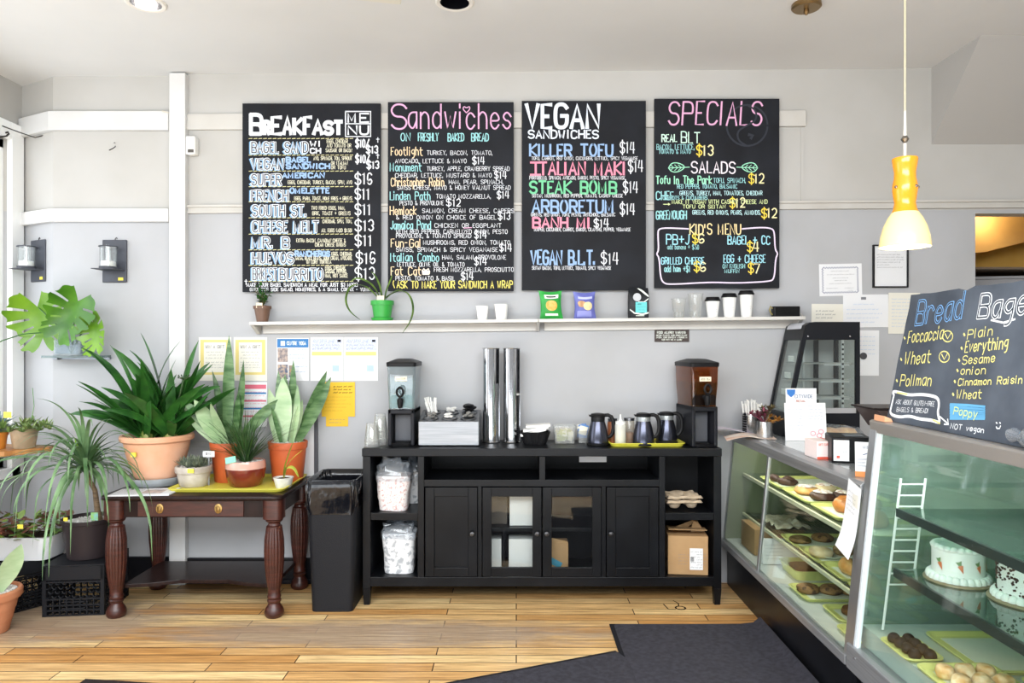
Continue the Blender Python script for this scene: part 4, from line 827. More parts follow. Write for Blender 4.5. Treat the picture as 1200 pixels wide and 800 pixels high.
# ---- grey succulent pot
m_peb = mat('white_pebbles', '#dedcd8', .8, c2='#b9b6b0', scale=90)
def pebbles(root, r, z, seed=1, n=90, s=.008, m=None):
    rnd = random.Random(seed); b = MB(); b.lathe([(0, z-.012), (r, z-.012), (r, z-.004), (0, z-.002)], n=24)
    for i in range(n):
        a = rnd.uniform(0, 6.28); q = r*math.sqrt(rnd.random())*.95; k = s*rnd.uniform(.6, 1.1)
        b.lathe([(0, -k*.6), (k*.8, -k*.3), (k, 0), (k*.7, k*.4), (0, k*.55)], (q*math.cos(a), q*math.sin(a), z), 7)
    o = b.build('gravel', m or m_peb, root); o['kind'] = 'stuff'; return o
t = potted('succulent_plant', 'spiky grey-green succulent in a weathered grey stone pot', -1.885, 4.24, ZT)
b = MB(); b.lathe([(0, 0), (.074, 0), (.078, .004), (.092, .078), (.099, .08), (.102, .086), (.102, .112), (.098, .117), (.088, .117), (.086, .1), (0, .09)], n=40); b.build('pot', mat('grey_stone', '#a79d92', .85, c2='#c4bdb4', scale=14), t)
pebbles(t, .086, .112, 5)
b = MB(); rnd = random.Random(4)
for i in range(46):
    a = rnd.uniform(0, 6.28); q = .07*math.sqrt(rnd.random()); b0 = Vector((q*math.cos(a), q*math.sin(a), .113))
    for k in range(7):
        b.leaf(b0, rnd.uniform(0, 6.28) if k else a, rnd.uniform(.25, 1.3), rnd.uniform(.04, .075), .010, -.3, 4, .4)
b.build('foliage', mat('succulent_grey', '#4f5a4a', .6, c2='#7b8470', scale=30), t)
b = MB(); b.box(.01, .045, -.1045, -.098, .09, .114); plabel(b.build('price_sticker', mat('sticker_yellow', '#e6d54a'), t), 'yellow price sticker')
# ---- terracotta snake plants
m_tro = mat('orange_terracotta', '#b9552a', .55, c2='#c8622f', scale=7)
m_snake = mat('snake_leaf', '#33592c', .4, c2='#6f8f60', scale=9, stretch=(1, 1, 4)); m_snakep = mat('moonshine_leaf', '#b3c8a0', .45, c2='#92b083', scale=6, stretch=(1, 1, 3))
sword = lambda u: min(1, .55+u*1.1)*(1 if u < .55 else max(.03, 1-((u-.55)/.45)**2.0))
def snake(lab, x, y, r, h, dark, pale, seed):
    t = potted('snake_plant', lab, x, y, ZT, 'snake plants on the table')
    b = MB(); b.lathe([(0, 0), (r*.74, 0), (r*.76, .004), (r*.92, h-.045), (r*.97, h-.042), (r, h-.006), (r*.98, h), (r*.9, h), (r*.88, h-.02), (0, h-.03)], n=44); b.build('pot', m_tro, t)
    pebbles(t, r*.88, h-.004, seed, 70)
    for nm, m, rows in (('leaves', m_snake, dark), ('pale_leaves', m_snakep, pale)):
        b = MB()
        for dx, dy, az, el, L_, wd, dr, tw in rows: b.leaf((dx, dy, h-.012), R(az), R(el), L_*1.06, wd*1.35, dr, 10, .22, sword, (1.25, .3) if abs(math.cos(R(az))) > .55 else (.1, .3))
        b.build(nm, m, t, smooth=60)
    return t
snake('snake_plant with broad grey-green leaves in the orange pot behind the red glass pot'.replace('snake_plant', 'snake plant'), -1.735, 4.40, .118, .236,
    [(-.02, .0, 100, 86, .62, .055, .05, 1.4), (.03, .02, 75, 84, .48, .05, .1, 1.8), (-.05, -.03, 165, 60, .42, .06, .2, 1.0), (-.04, .02, 140, 72, .44, .055, .1, 1.5), (.05, 0, 10, 55, .36, .05, .5, 1.3), (0, -.04, 200, 50, .34, .06, .15, .7), (.02, -.02, 80, 80, .3, .05, .1, 1.4)],
    [(-.03, -.05, 220, 62, .30, .07, .1, .9), (.0, -.05, 250, 66, .28, .075, .15, .8), (-.05, -.04, 190, 48, .32, .06, -.2, .8)], 3)
snake('snake plant with pale moonshine leaves in the orange pot near the bin', -1.392, 4.42, .118, .236,
    [(-.05, .03, 120, 80, .42, .04, .05, 1.4), (.0, .04, 90, 83, .48, .045, .05, 1.5), (.04, .02, 30, 66, .45, .05, .0, 1.3), (.055, .0, 20, 62, .42, .055, -.05, 1.2), (-.02, .02, 110, 80, .40, .05, .1, 1.4), (-.02, -.06, 140, 64, .24, .03, .1, 1.2)],
    [(-.03, -.03, 100, 82, .38, .085, .0, 1.5), (.02, -.03, 60, 80, .34, .08, .0, 1.5), (-.06, 0, 150, 76, .32, .07, .0, 1.3), (.03, -.05, 50, 74, .26, .05, .1, 1.3)], 9)
# ---- red glass pot with grass
t = potted('grass_plant', 'fine dark grassy plant in a red glass pot with pink rim, front of the tray', -1.585, 4.25, ZT)
b = MB(); b.lathe([(0, 0), (.082, 0), (.09, .006), (.106, .05), (.113, .09), (.1135, .104)], n=48); b.build('pot', mat('red_glaze', '#5f1f17', .12, c2='#742a1e', scale=9, coat=.6), t)
b = MB(); b.lathe([(.1135, .104), (.112, .13), (.108, .146), (.103, .148), (.098, .146), (.1, .1), (0, .1)], n=48); plabel(b.build('rim', mat('pink_glass', '#d3a394', .15, coat=.6), t), 'pale pink glass rim')
pebbles(t, .099, .138, 8, 90)
b = MB(); rnd = random.Random(21)
for i in range(190):
    az = rnd.uniform(0, 6.28); el = rnd.uniform(.5, 1.52); q = .03*rnd.random(); L_ = rnd.uniform(.2, .37)
    if i < 14: L_ = rnd.uniform(.45, .6); el = rnd.uniform(.6, .9); az = rnd.choice((rnd.uniform(-.4, .5), rnd.uniform(2.4, 3.6)))
    b.leaf((q*math.cos(az), q*math.sin(az), .14), az, el, L_, .0065, rnd.uniform(.2, 1.4), 8, .3, lambda u: max(.1, 1-u**2))
b.build('foliage', mat('grass_dark', '#1f3a1c', .4, c2='#3a5f2c', scale=20), t)
b = MB(); b.box(-.03, .03, -.002, .002, -.018, .018, Matrix.Translation((-.05, -.098, .162))@Matrix.Rotation(R(-12), 4, 'Y')@Matrix.Rotation(R(-15), 4, 'X')); b.box(-.003, .003, -.001, .001, -.05, 0, Matrix.Translation((-.05, -.094, .155))); plabel(b.build('plant_tag', mat('mint_tag', '#86d2b4', .6), t, smooth=0), 'mint green price tag')
# ---- little white cup with sprout
t = potted('sprout_cup', 'single yellow-green sprout in a small white plastic cup on the tray', -1.345, 4.19, ZT)
b = MB(); b.lathe([(0, 0), (.042, 0), (.055, .052), (.058, .054), (.058, .058), (.052, .058), (.044, .045), (0, .045)], n=32); b.build('cup', mat('white_plastic', '#dcdcd8', .4, c2='#bdbdb6', scale=20), t); soil(t, .047, .05)
b = MB(); path_leaf(b, [(0, 0, .05), (.004, 0, .09), (.03, -.01, .125), (.07, -.015, .115), (.095, -.02, .06)], .024, Vector((.3, .8, .5))); path_leaf(b, [(0, 0, .05), (.01, 0, .11), (.05, 0, .17), (.11, .0, .215)], .02, Vector((.2, .9, .4))); path_leaf(b, [(0, 0, .05), (.004, 0, .12), (.03, .0, .2), (.055, .0, .26)], .018, Vector((.3, .9, .3)))
b.build('sprout', mat('sprout_leaf', '#8aa03a', .4, c2='#c9b94a', scale=14), t)
# white price card standing behind the succulents
t = thing('price_card', 'white card on a stick behind the grey succulent pot', 'card', (-1.80, 4.245, ZT))
b = MB(); b.box(-.034, .034, -.001, .001, .165, .2); b.build('card', m_pap, t, smooth=0); b = MB(); b.box(-.004, .004, .001, .003, 0, .19); b.build('stick', mat('stick_grey', '#8a8f92', .6), t, smooth=0)
b = MB(); text(b, (Vector((-.024, -.0012, .175)), Vector((1, 0, 0)), Vector((0, 0, 1)), Vector((0, -1, 0))), '$10', .008, .004, .012, .0022, .03, 0); b.build('writing', m_blk, t, smooth=0)
# white board with a dark edge leaning behind the pots
t = thing('display_board', 'white board with dark right edge standing behind the table plants', 'board', (0, 0, 0))
b = MB(); b.box(X(322, 4.57), X(368, 4.57), 4.575, 4.583, TH+.001, Z(474, 4.57)); b.build('panel', m_pap, t, smooth=0)
b = MB(); b.box(X(368, 4.57), X(372, 4.57), 4.57, 4.586, TH+.001, Z(472, 4.57)); b.build('edge_bar', mat('bar_grey', '#4b4c52', .4), t, smooth=0)
b = MB(); b.box(X(331, 4.57), X(341, 4.57), 4.57, 4.586, Z(478, 4.57), Z(473, 4.57)); b.build('clip', mat('clip_black', '#18181b', .4), t, smooth=0)

# ------------------------------------------------------------------ bin
t = thing('waste_bin', 'black rectangular waste bin with a liner, between table and sideboard', 'bin', (-1.040, 4.26, 0))
m_bin = mat('black_bin', '#1c1d21', .45, bump=.25, bscale=300)
b = MB(); b.loft([rrect(.235, .34, .03, 0), rrect(.285, .385, .035, .735), rrect(.275, .375, .03, .735), rrect(.225, .33, .025, .01)]); b.build('body', m_bin, t, smooth=50)
b = MB(); NS = 150
def linr(k, w_, d_, z, amp, seed):
    out = []; base = rrect(w_, d_, .04, z, NS//4-1)
    for i, p in enumerate(base):
        n_ = Vector((p.x/(w_/2), p.y/(d_/2), 0)).normalized(); f = noise.noise(Vector((i*.34+seed, z*9, 0)))+.6*noise.noise(Vector((i*.9+z*14, seed, 2)))
        out.append(p+n_*amp*f+Vector((0, 0, amp*.8*noise.noise(Vector((i*.15, seed*3, 1)))-.012*k*math.sin(i*2*math.pi/NS*3))))
    return out
b.loft([linr(2, .289, .389, .575, .013, 3), linr(1.5, .291, .391, .6, .016, 3.1), linr(.6, .293, .393, .63, .016, 3.2), linr(.2, .294, .394, .665, .014, 3.4), linr(.1, .295, .395, .70, .010, 3.6), linr(0, .292, .392, .735, .004, 3.7), linr(0, .288, .388, .746, .003, 3.7), linr(0, .262, .362, .744, .003, 3.7), linr(0, .255, .355, .70, .012, 4), linr(0, .245, .345, .62, .016, 5), linr(0, .235, .335, .5, .012, 6)], False, False)
b.build('bin_liner', mat('black_liner', '#0f1015', .2, bump=.9, bscale=22, coat=.5, stretch=(1, 1, .5)), t, smooth=80)

# ------------------------------------------------------------------ plants at far left
m_crate = mat('black_crate', '#1b1c20', .5)
def crate(lab, x, y, rz, s=.325, h=.275):
    t = thing('milk_crate', lab, 'crate', (x, y, 0.001), rz, 'black milk crates')
    b = MB(); hs = s/2; w_ = .012
    for sx_ in (-1, 1):
        for sy_ in (-1, 1): b.box(sx_*hs-(w_*1.6 if sx_ > 0 else 0), sx_*hs+(w_*1.6 if sx_ < 0 else 0), sy_*hs-(w_*1.6 if sy_ > 0 else 0), sy_*hs+(w_*1.6 if sy_ < 0 else 0), 0, h)
    b.build('corner_post', m_crate, t, smooth=0)
    for a in range(4):
        M_ = Matrix.Rotation(R(90*a), 4, 'Z'); b = MB()
        b.box(-hs+.001, hs-.001, -hs, -hs+w_, h-.075, h, M_)      # solid top band
        for z in (.0, .028, .056, .09, .185): b.box(-hs+.001, hs-.001, -hs+.001, -hs+w_-.001, z, z+.008, M_)
        for i in range(9): xx = -hs+.02+i*(s-.04)/8; b.box(xx-.003, xx+.003, -hs+.001, -hs+w_-.001, 0, .09, M_)
        for r_ in range(4):                                   # honeycomb band
            for i in range(8):
                xx = -hs+.02+(i+.5*(r_ % 2))*(s-.04)/8; z = .1+r_*.025; q = (s-.04)/16
                for p0, p1 in (((xx, z), (xx+q*.5, z)), ((xx+q*.5, z), (xx+q, z+.0125)), ((xx, z), (xx-q*.5, z+.0125))):
                    if max(p0[0], p1[0]) < hs-.01 and min(p0[0], p1[0]) > -hs+.01: b.tube([M_@Vector((p0[0], -hs+w_/2, p0[1])), M_@Vector((p1[0], -hs+w_/2, p1[1]))], .0035, 4)
        for z0, z1, x0, x1 in ((.075, .082, -.06, .06), (.038, .045, -.06, .06)): b.box(x0, x1, -hs, -hs+w_, z0, z1, M_)
        b.build('side_grid', m_crate, t, smooth=0)
    b = MB()
    for i in range(10): xx = -hs+.012+i*(s-.024)/9; b.box(xx-.003, xx+.003, -hs+.01, hs-.01, 0, .006); b.box(-hs+.01, hs-.01, xx-.003, xx+.003, .001, .007)
    b.build('base_grid', m_crate, t, smooth=0)
    return t
crate('black milk crate under the drooping ponytail plant', -2.475, 4.185, R(6))
t = thing('plant_stand_board', 'black board laid over the milk crate under the drooping plant', 'board', (-2.475, 4.185, .277), R(6))
b = MB(); b.box(-.163, .163, -.163, .163, 0, .008); b.build('panel', m_crate, t, bevel=.001)
# drooping dracaena
t = potted('dracaena_plant', 'tall drooping narrow-leaved plant in a dark pot on a milk crate', -2.475, 4.20, .286)
b = MB(); b.lathe([(0, 0), (.105, 0), (.11, .004), (.135, .2), (.142, .203), (.143, .222), (.136, .223), (.13, .2), (0, .19)], n=40); b.build('pot', mat('brown_black_plastic', '#2f282a', .4), t)
pebbles(t, .129, .205, 12, 60, .009)
b = MB(); b.tube([(.06, .0, .19), (.05, 0, .26), (.035, 0, .38), (.0, 0, .44), (-.02, 0, .50)], [.024, .016, .013, .013, .016], 10); b.build('trunk', mat('trunk_tan', '#8a7358', .8, c2='#5e4d3b', scale=20, stretch=(1, 1, 5)), t)
b = MB(); rnd = random.Random(31); lin_ = lambda u: min(1, .5+u*3)*(1 if u < .4 else max(.04, 1-((u-.4)/.6)**1.5))
for i in range(100):
    lev = i/100; az = i*2.399+rnd.uniform(-.2, .2); el = 1.45-1.3*lev+rnd.uniform(-.1, .15); L_ = rnd.uniform(.40, .52)+.34*lev*rnd.random()
    if math.sin(az) > .3: L_ *= .45; 
    if abs(math.cos(az)) > .6: L_ *= .86
    b.leaf((.012*math.cos(az)-.02, .012*math.sin(az), .49+.04*(1-lev)), az, el, L_, rnd.uniform(.016, .024), rnd.uniform(1.7, 3.0)*(.7+.9*lev), 14, .2, lin_, rnd.uniform(-.5, .5))
for i in range(14):      # the heavy lower leaves that hang to the crate
    az = rnd.uniform(3.3, 6.0); L_ = rnd.uniform(.66, .98); b.leaf((-.02, 0, .49), az, rnd.uniform(.1, .6), L_, rnd.uniform(.016, .024), rnd.uniform(2.0, 2.5), 16, .2, lin_, rnd.uniform(-.8, .8))
b.build('foliage', mat('dracaena_leaf', '#3c6135', .4, c2='#7c9c6e', scale=7), t, smooth=60)
b = MB(); b.leaf((-.02, 0, .5), .3, 1.5, .2, .03, .1, 6, .4); b.leaf((-.02, 0, .5), 2.6, 1.35, .22, .028, .2, 6, .4); b.leaf((-.02, -.01, .5), 4.4, 1.3, .2, .028, .2, 6, .4); b.build('young_leaves', m_leafl, t)
b = MB(); b.box(-.02, .02, -.001, .001, 0, .045, Matrix.Translation((.085, -.09, .225))); plabel(b.build('plant_label', mat('label_blue_green', '#7fb9c6', .5, c2='#8fc46a', scale=40), t, smooth=0), 'glossy plant label'); b = MB(); b.box(-.012, .012, -.001, .001, 0, .02, Matrix.Translation((-.06, -.12, .228))); plabel(b.build('price_sticker', mat('sticker_yellow', '#e6d54a'), t, smooth=0), 'yellow price sticker')
# second crate, white planter with red-leaved plant
crate('black milk crate set at an angle under the white planter', -2.875, 4.24, R(55), .30)
t = potted('begonia_plant', 'bushy red and green leaved plant in a white planter by the window', -2.83, 4.23, .277)
b = MB(); b.loft([rrect(.30, .2, .05, 0), rrect(.36, .25, .06, .13), rrect(.37, .26, .06, .135), rrect(.35, .24, .05, .135), rrect(.33, .22, .05, .11)]); b.build('planter', mat('white_planter', '#e3e5e8', .4), t)
b = MB(); b.loft([rrect(.33, .22, .05, .11), rrect(.33, .22, .05, .118)]); b.build('soil', m_soil, t)
b = MB(); b2 = MB(); rnd = random.Random(14); rl = lambda u: math.sin(math.pi*min(1, .1+.9*u))**.6
for i in range(200):
    p = Vector((rnd.uniform(-.2, .2), rnd.uniform(-.13, .12), .12+rnd.uniform(.0, .13)*(1-.2*rnd.random())))
    (b if rnd.random() < .5 else b2).leaf(p, rnd.uniform(0, 6.28), rnd.uniform(-.5, 1.0), rnd.uniform(.04, .07), rnd.uniform(.03, .045), .8, 5, .2, rl)
b.build('red_leaves', mat('leaf_bronze', '#5b3a2c', .45, c2='#7a4a38', scale=14), t); b2.build('green_leaves', mat('leaf_olive', '#4d6a30', .45, c2='#7d9440', scale=14), t)
b = MB(); b.box(-.016, .016, -.001, .001, 0, .024, Matrix.Translation((.03, -.135, .19))); plabel(b.build('price_sticker', mat('sticker_yellow', '#e6d54a'), t, smooth=0), 'yellow price sticker')
# terracotta pot on the floor with pale snake plant
t = potted('snake_plant', 'pale-leaved snake plant in a ridged terracotta pot standing on the floor', -2.765, 3.80, .001)
b = MB(); b.lathe([(0, 0), (.088, 0), (.092, .006), (.104, .06), (.107, .062), (.118, .118), (.121, .12), (.132, .172), (.146, .176), (.152, .186), (.152, .214), (.146, .222), (.134, .222), (.128, .2), (0, .2)], n=48); b.build('pot', mat('terracotta_ridged', '#b5714c', .7, c2='#c98a66', scale=6), t); pebbles(t, .128, .214, 17, 80)
b = MB()
for r_ in ((.05, -.03, 40, 62, .27, .09, -.1, 1.1), (-.02, .0, 120, 84, .26, .085, .05, 1.5), (-.06, -.02, 170, 75, .25, .08, .05, 1.3)): b.leaf((r_[0], r_[1], .205), R(r_[2]), R(r_[3]), r_[4], r_[5]*1.15, r_[6], 10, .22, sword, (1.2, .2) if abs(math.cos(R(r_[2]))) > .55 else (.1, .3))
b.build('pale_leaves', m_snakep, t, smooth=60); b = MB()
for r_ in ((.0, -.05, 60, 80, .2, .05, .1, 1.4), (-.05, .03, 120, 78, .24, .05, .1, 1.4)): b.leaf((r_[0], r_[1], .205), R(r_[2]), R(r_[3]), r_[4], r_[5]*1.15, r_[6], 10, .22, sword, (1.2, .2) if abs(math.cos(R(r_[2]))) > .55 else (.1, .3))
b.build('leaves', m_snake, t, smooth=60)
# wood ledge with succulents by the window
zl = .885
b = MB(); b.prism([(-3.22, 4.55), (-2.86, 4.50), (-2.83, 4.40), (-2.98, 4.22), (-3.22, 4.12)], 'z', zl-.03, zl); b.prism([(-3.224, zl-.16), (-3.224, zl-.03), (-3.04, zl-.03)], 'y', 4.3, 4.325)
tag(b.build('window_ledge', mat('oak_ledge', '#a06a36', .5, c2='#c08a50', scale=5, stretch=(6, 1, 1)), bevel=.003, smooth=0), 'wooden ledge shelf by the window holding succulent pots', 'shelf')
def succ(lab, x, y, r, h, m, mf, seed, n, L0, spread, droop, kind='leaf'):
    t = potted('ledge_succulent', lab, x, y, zl+.001, None); pot(t, r*.78, r, h, m, .02, .003); soil(t, r*.85, h*.9)
    b = MB(); rnd = random.Random(seed)
    for i in range(n):
        a = rnd.uniform(0, 6.28); q = spread*math.sqrt(rnd.random()); c = Vector((q*math.cos(a), q*math.sin(a), h*.9+rnd.uniform(0, .06)*(1-q/spread*.5)))
        for k in range(8): b.leaf(c, k*.785+rnd.random(), rnd.uniform(.1, 1.2), L0*rnd.uniform(.7, 1.2), L0*.22, droop, 4, .35)
    b.build('foliage', mf, t)
    return t
t = succ('trailing green succulent in a tan pot on the window ledge', -2.965, 4.37, .075, .115, mat('tan_pot', '#b29a7c', .5, c2='#8d7a60', scale=8), mat('succulent_green', '#5c7a3e', .45, c2='#8a9a58', scale=20), 5, 34, .06, .14, .4)
b = MB(); b.box(-.022, .022, -.002, .002, .19, .225); plabel(b.build('price_sticker', mat('sticker_yellow', '#e6d54a'), t, loc=(-.03, -.1, 0), smooth=0), 'yellow price tag')
b = MB(); b.tube([(.03, 0, .1), (.06, 0, .25), (.05, 0, .36)], .002, 5); b.build('flower_stem', m_leafm, t)
succ('blue-green rosette succulent in an orange pot at the left edge of the ledge', -3.11, 4.33, .065, .10, mat('orange_pot', '#c98030', .5), mat('succulent_blue', '#3f5a5e', .45, c2='#6c8a88', scale=20), 6, 10, .11, .04, .2)
# monstera leaves in a glass vase on a little glass shelf
t = thing('glass_shelf', 'small glass corner shelf on the bay wall holding a vase', 'shelf', (0, 0, 0)); zg = Z(419, 4.5)
b = MB(); b.prism([(X(55, 4.5), 4.58), (X(58, 4.5), 4.42), (X(118, 4.5), 4.42), (X(118, 4.5), 4.615), (-2.95, 4.615)], 'z', zg, zg+.014); b.build('glass_panel', glass('green_glass', '#cfdedd', 1.2, .25, '#a9b6b8'), t, smooth=0)
b = MB(); b.prism([(X(55, 4.5), 4.585), (X(58, 4.5), 4.575), (-2.94, 4.597), (X(118, 4.5), 4.597), (X(118, 4.5), 4.617), (-2.95, 4.617)], 'z', zg-.012, zg); b.build('rail', mat('steel_grey', '#8f949b', .35, .8), t, smooth=0)
t = thing('monstera_vase', 'three cut monstera leaves in a square glass vase on the wall shelf', 'vase', (X(84, 4.5), 4.5, zg+.015))
b = MB(); L = lambda w_, z: rrect(w_, .1, .008, z, 2); b.loft([L(.165, 0), L(.165, .095), L(.157, .095), L(.157, .01)]); b.build('vase', glass('vase_glass', '#e9f0f3', 1.2, .12), t, smooth=0)
b = MB(); b.loft([rrect(.155, .09, .006, .011, 2), rrect(.155, .09, .006, .07, 2)]); b.build('water', glass('water', '#dfe8ee', 1, .2, '#c9d3da'), t, smooth=0)
def monstera(root, m, c, rx, rz_, roll, W, H, cuts=6):
    """heart-shaped leaf split between the side veins; c is the joint with the stalk"""
    b = MB(); M_ = Matrix.Translation(c)@Matrix.Rotation(R(rz_), 4, 'Z')@Matrix.Rotation(R(rx), 4, 'X')@Matrix.Rotation(R(roll), 4, 'Y')
    K = 10; n = K*cuts; fs = (0, .16, .36, .56, .82, 1)
    for s in (-1, 1):
        rows = []
        for i in range(n+1):
            tt = i/n; th = R(150-128*tt**.8); l = W*.5*((.62+.42*math.sin(math.pi*min(1, tt*1.35+.12))) if tt < .62 else 1.0*(max(0, 1-((tt-.62)/.38)**2))**.5*.86+.06)
            y0 = -tt*H*.80; ph = (i % K)/K; nick = .06*(math.cos(ph*2*math.pi)) if 0 < tt < .95 else 0
            row = []
            for f in fs:
                q = l*f*(1-nick*f); x_ = s*q*math.sin(th); z_ = y0-q*math.cos(th)
                row.append(b.V(M_@Vector((x_, -.9*(x_*x_)/W-.35*(z_+.1*H)**2/H, z_))))
            rows.append((row, ph, tt))
        for (a, pa, ta), (e, pe, te) in zip(rows, rows[1:]):
            for k in range(5):
                slot = .12 < pa < .32 and .12 < ta < .86
                if slot and (k == 2 or k == 3 or (k == 4 and int(ta*cuts) % 3)): continue
                b.face([a[k], a[k+1], e[k+1], e[k]])
    bmesh.ops.remove_doubles(b.bm, verts=b.bm.verts, dist=.0006)
    return b.build('leaf', m, root, smooth=60)
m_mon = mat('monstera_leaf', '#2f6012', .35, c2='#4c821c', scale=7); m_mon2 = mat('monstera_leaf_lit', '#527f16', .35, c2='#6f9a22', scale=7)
monstera(t, m_mon, (.10, -.10, .33), 18, 6, 32, .27, .27); monstera(t, m_mon2, (.165, -.06, .205), 8, -10, -12, .21, .20); monstera(t, m_mon2, (-.20, -.02, .30), 20, 12, -6, .32, .24)
b = MB()
for q in ((.10, -.10, .33), (.165, -.06, .205), (-.20, -.02, .30)): b.tube([(.0, 0, .01), (q[0]*.4, q[1]*.4-.0, q[2]*.6), (q[0], q[1]+.004, q[2])], [.005, .004, .003], 6)
b.tube([(-.15, -.05, .14), (-.25, -.08, .13), (-.36, -.1, .09), (-.46, -.12, .03), (-.52, -.12, -.03)], .004, 6); b.build('stalk', m_leafd, t)
# ------------------------------------------------------------------ black sideboard
m_blkw = mat('black_paint', '#0b0c0f', .34, c2='#15171b', scale=5, lo=.4, hi=.8, bump=.04, bscale=40)
m_blkd = mat('black_inside', '#0c0d10', .5)
yf, yb = 4.193, 4.572; kf = yf/F
def fx(px): return X(px, yf)
def fz(py): return Z(py, yf)
CT = .908
t = thing('sideboard', 'long black sideboard with wood and glass doors holding drink dispensers', 'sideboard', (0, 0, 0))
b = MB(); b.box(fx(424.5), fx(845.5), yf-.012, yb, fz(534.5), CT); b.build('worktop', m_blkw, t, bevel=.004, smooth=0)
b = MB()
for a, c in ((425, 434), (836.5, 845.5)): b.box(fx(a), fx(c), yf, yb, fz(690), fz(534.5))
for a, c in ((489.5, 497), (772.5, 779.5)): b.box(fx(a), fx(c), yf, yb, fz(676), fz(534.5))
b.box(fx(632), fx(639), yf, yb-.02, fz(562), fz(534.5))
b.box(fx(497), fx(772.5), yf, yb, fz(570), fz(562))                                # rail above the doors
b.box(fx(434), fx(489.5), yf+.004, yb, fz(609.5), fz(601)); b.box(fx(779.5), fx(836.5), yf+.004, yb, fz(609.5), fz(601))   # cubby shelves
b.box(fx(434), fx(836.5), yf, yb, fz(687), fz(676))
for a, c in ((560, 564.5), (705, 710)): b.box(fx(a), fx(c), yf, yf+.03, fz(676), fz(570))
b.box(fx(564), fx(705), yf+.05, yb-.02, fz(625), fz(621))                          # shelf behind the glass doors
b.box(fx(589), fx(591), yf+.12, yb-.02, fz(676), fz(625))
b.build('carcass', m_blkw, t, bevel=.002, smooth=0)
b = MB(); b.box(fx(434), fx(836.5), yb-.008, yb-.001, fz(676), fz(534.5)); b.build('back_panel', m_blkd, t, smooth=0)
for a, c, q in ((425, 434, 0), (836.5, 845.5, 0)):
    for y0, y1 in ((yf, yf+.045), (yb-.045, yb)):
        b = MB(); b.loft([[Vector((x_, y_, z_)) for x_, y_ in ((fx(a)+s, y0+s), (fx(c)-s, y0+s), (fx(c)-s, y1-s), (fx(a)+s, y1-s))] for s, z_ in ((.006, .001), (0, fz(690)))]); b.build('leg', m_blkw, t, smooth=0)
m_knob = mat('pewter_knob', '#5a5a5c', .3, .9)
def door(x0, x1, glassd, kx):
    z0, z1 = fz(675), fz(571); s = .052
    b = MB(); y0, y1 = yf-.006, yf+.014
    b.box(x0, x0+s, y0, y1, z0, z1); b.box(x1-s, x1, y0, y1, z0, z1); b.box(x0+s, x1-s, y0, y1, z0, z0+s); b.box(x0+s, x1-s, y0, y1, z1-s, z1)
    if not glassd: b.box(x0+s, x1-s, y0+.008, y1-.004, z0+s, z1-s)
    d_ = b.build('door', m_blkw, t, bevel=.002, smooth=0)
    if glassd: plabel(d_, 'door with a clear glass pane'); b = MB(); b.box(x0+s, x1-s, y0+.007, y0+.011, z0+s, z1-s); b.build('pane', glass('door_glass', '#f4f6f6', 1.2), d_, smooth=0)
    b = MB(); b.lathe([(0, 0), (.005, 0), (.005, .008), (.013, .014), (.015, .02), (.012, .026), (0, .029)], (fx(kx), y0, fz(624)), 20, M=Matrix.Rotation(R(90), 4, 'X')); b.build('knob', m_knob, d_)
door(fx(498.5), fx(559.5), 0, 553.5); door(fx(565.5), fx(634.5), 1, 629.5); door(fx(636), fx(704.5), 1, 640.5); door(fx(711), fx(771.5), 0, 715.5)
# things inside it
m_wht = mat('white_card', '#e9e8e4', .6)
def carton(lab, x0, x1, y0, y1, z0, z1, m=m_wht, nm='paper_carton', rz=0, cat='box', group=None):
    t = thing(nm, lab, cat, ((x0+x1)/2, (y0+y1)/2, z0+.001), rz, group); b = MB(); b.box(-(x1-x0)/2, (x1-x0)/2, -(y1-y0)/2, (y1-y0)/2, 0, z1-z0); b.build('carton', m, t, bevel=.003, smooth=0); return t
zs1, zs0 = fz(621), fz(676)
carton('white box on the upper shelf behind the left glass door', fx(597), fx(630), yf+.10, yf+.22, zs1, zs1+.175)
carton('narrow white box on the lower left floor behind the left glass door', fx(568), fx(587), yf+.13, yf+.24, zs0, zs0+.185)
carton('wide white box on the lower right floor behind the left glass door', fx(596), fx(631), yf+.09, yf+.2, zs0, zs0+.195)
carton('added brown box standing in for a cardboard reflection behind the left glass door', fx(567), fx(594), yf+.14, yf+.26, zs1, zs1+.18, mat('reflection_brown', '#5a5148', .8))  # stands in for brown cardboard reflected in the glass
m_cb = mat('cardboard', '#b08d63', .8, c2='#a27f57', scale=6)
t2 = carton('small cardboard box with a blue label behind the right glass door', fx(642), fx(667), yf+.07, yf+.19, zs0, zs0+.175, m_cb, 'cardboard_box')
b = MB(); w_ = fx(667)-fx(642); b.prism([(-w_/2, .174), (w_/2, .174), (w_/2-.005, .186), (-w_/2+.01, .21)], 'y', -.058, -.055); b.build('flap', m_cb, t2, smooth=0)
b = MB(); b.box(-.035, .035, -.0615, -.0605, -.018, .018, Matrix.Translation((-.012, 0, .06))@Matrix.Rotation(R(28), 4, 'Y')); plabel(b.build('label', mat('label_blue', '#3f8fa8', .6), t2, smooth=0), 'blue label'); b = MB(); scrib(b, (Vector((-.03, -.0605, 0)), Vector((1, 0, 0)), Vector((0, 0, 1)), Vector((0, -1, 0))), .03, .08, .14, .005, .001, 3); b.build('writing', m_gr, t2, smooth=0)
# sheet of paper in the open slot
t2 = thing('paper_sheet', 'white sheet of paper hanging in the open slot of the sideboard', 'paper', (fx(699), yf+.2, fz(562)+.0005))
b = MB(); w_ = .165; b.loft([[Vector((s*w_/2, y_, z_)) for s in (-1, 1)]+[Vector((s*w_/2, y_+.0015, z_)) for s in (1, -1)] for y_, z_ in ((.06, .126), (.01, .125), (0, .12), (-.002, .07))], closed=True); b.build('sheet', m_pap, t2, smooth=0)
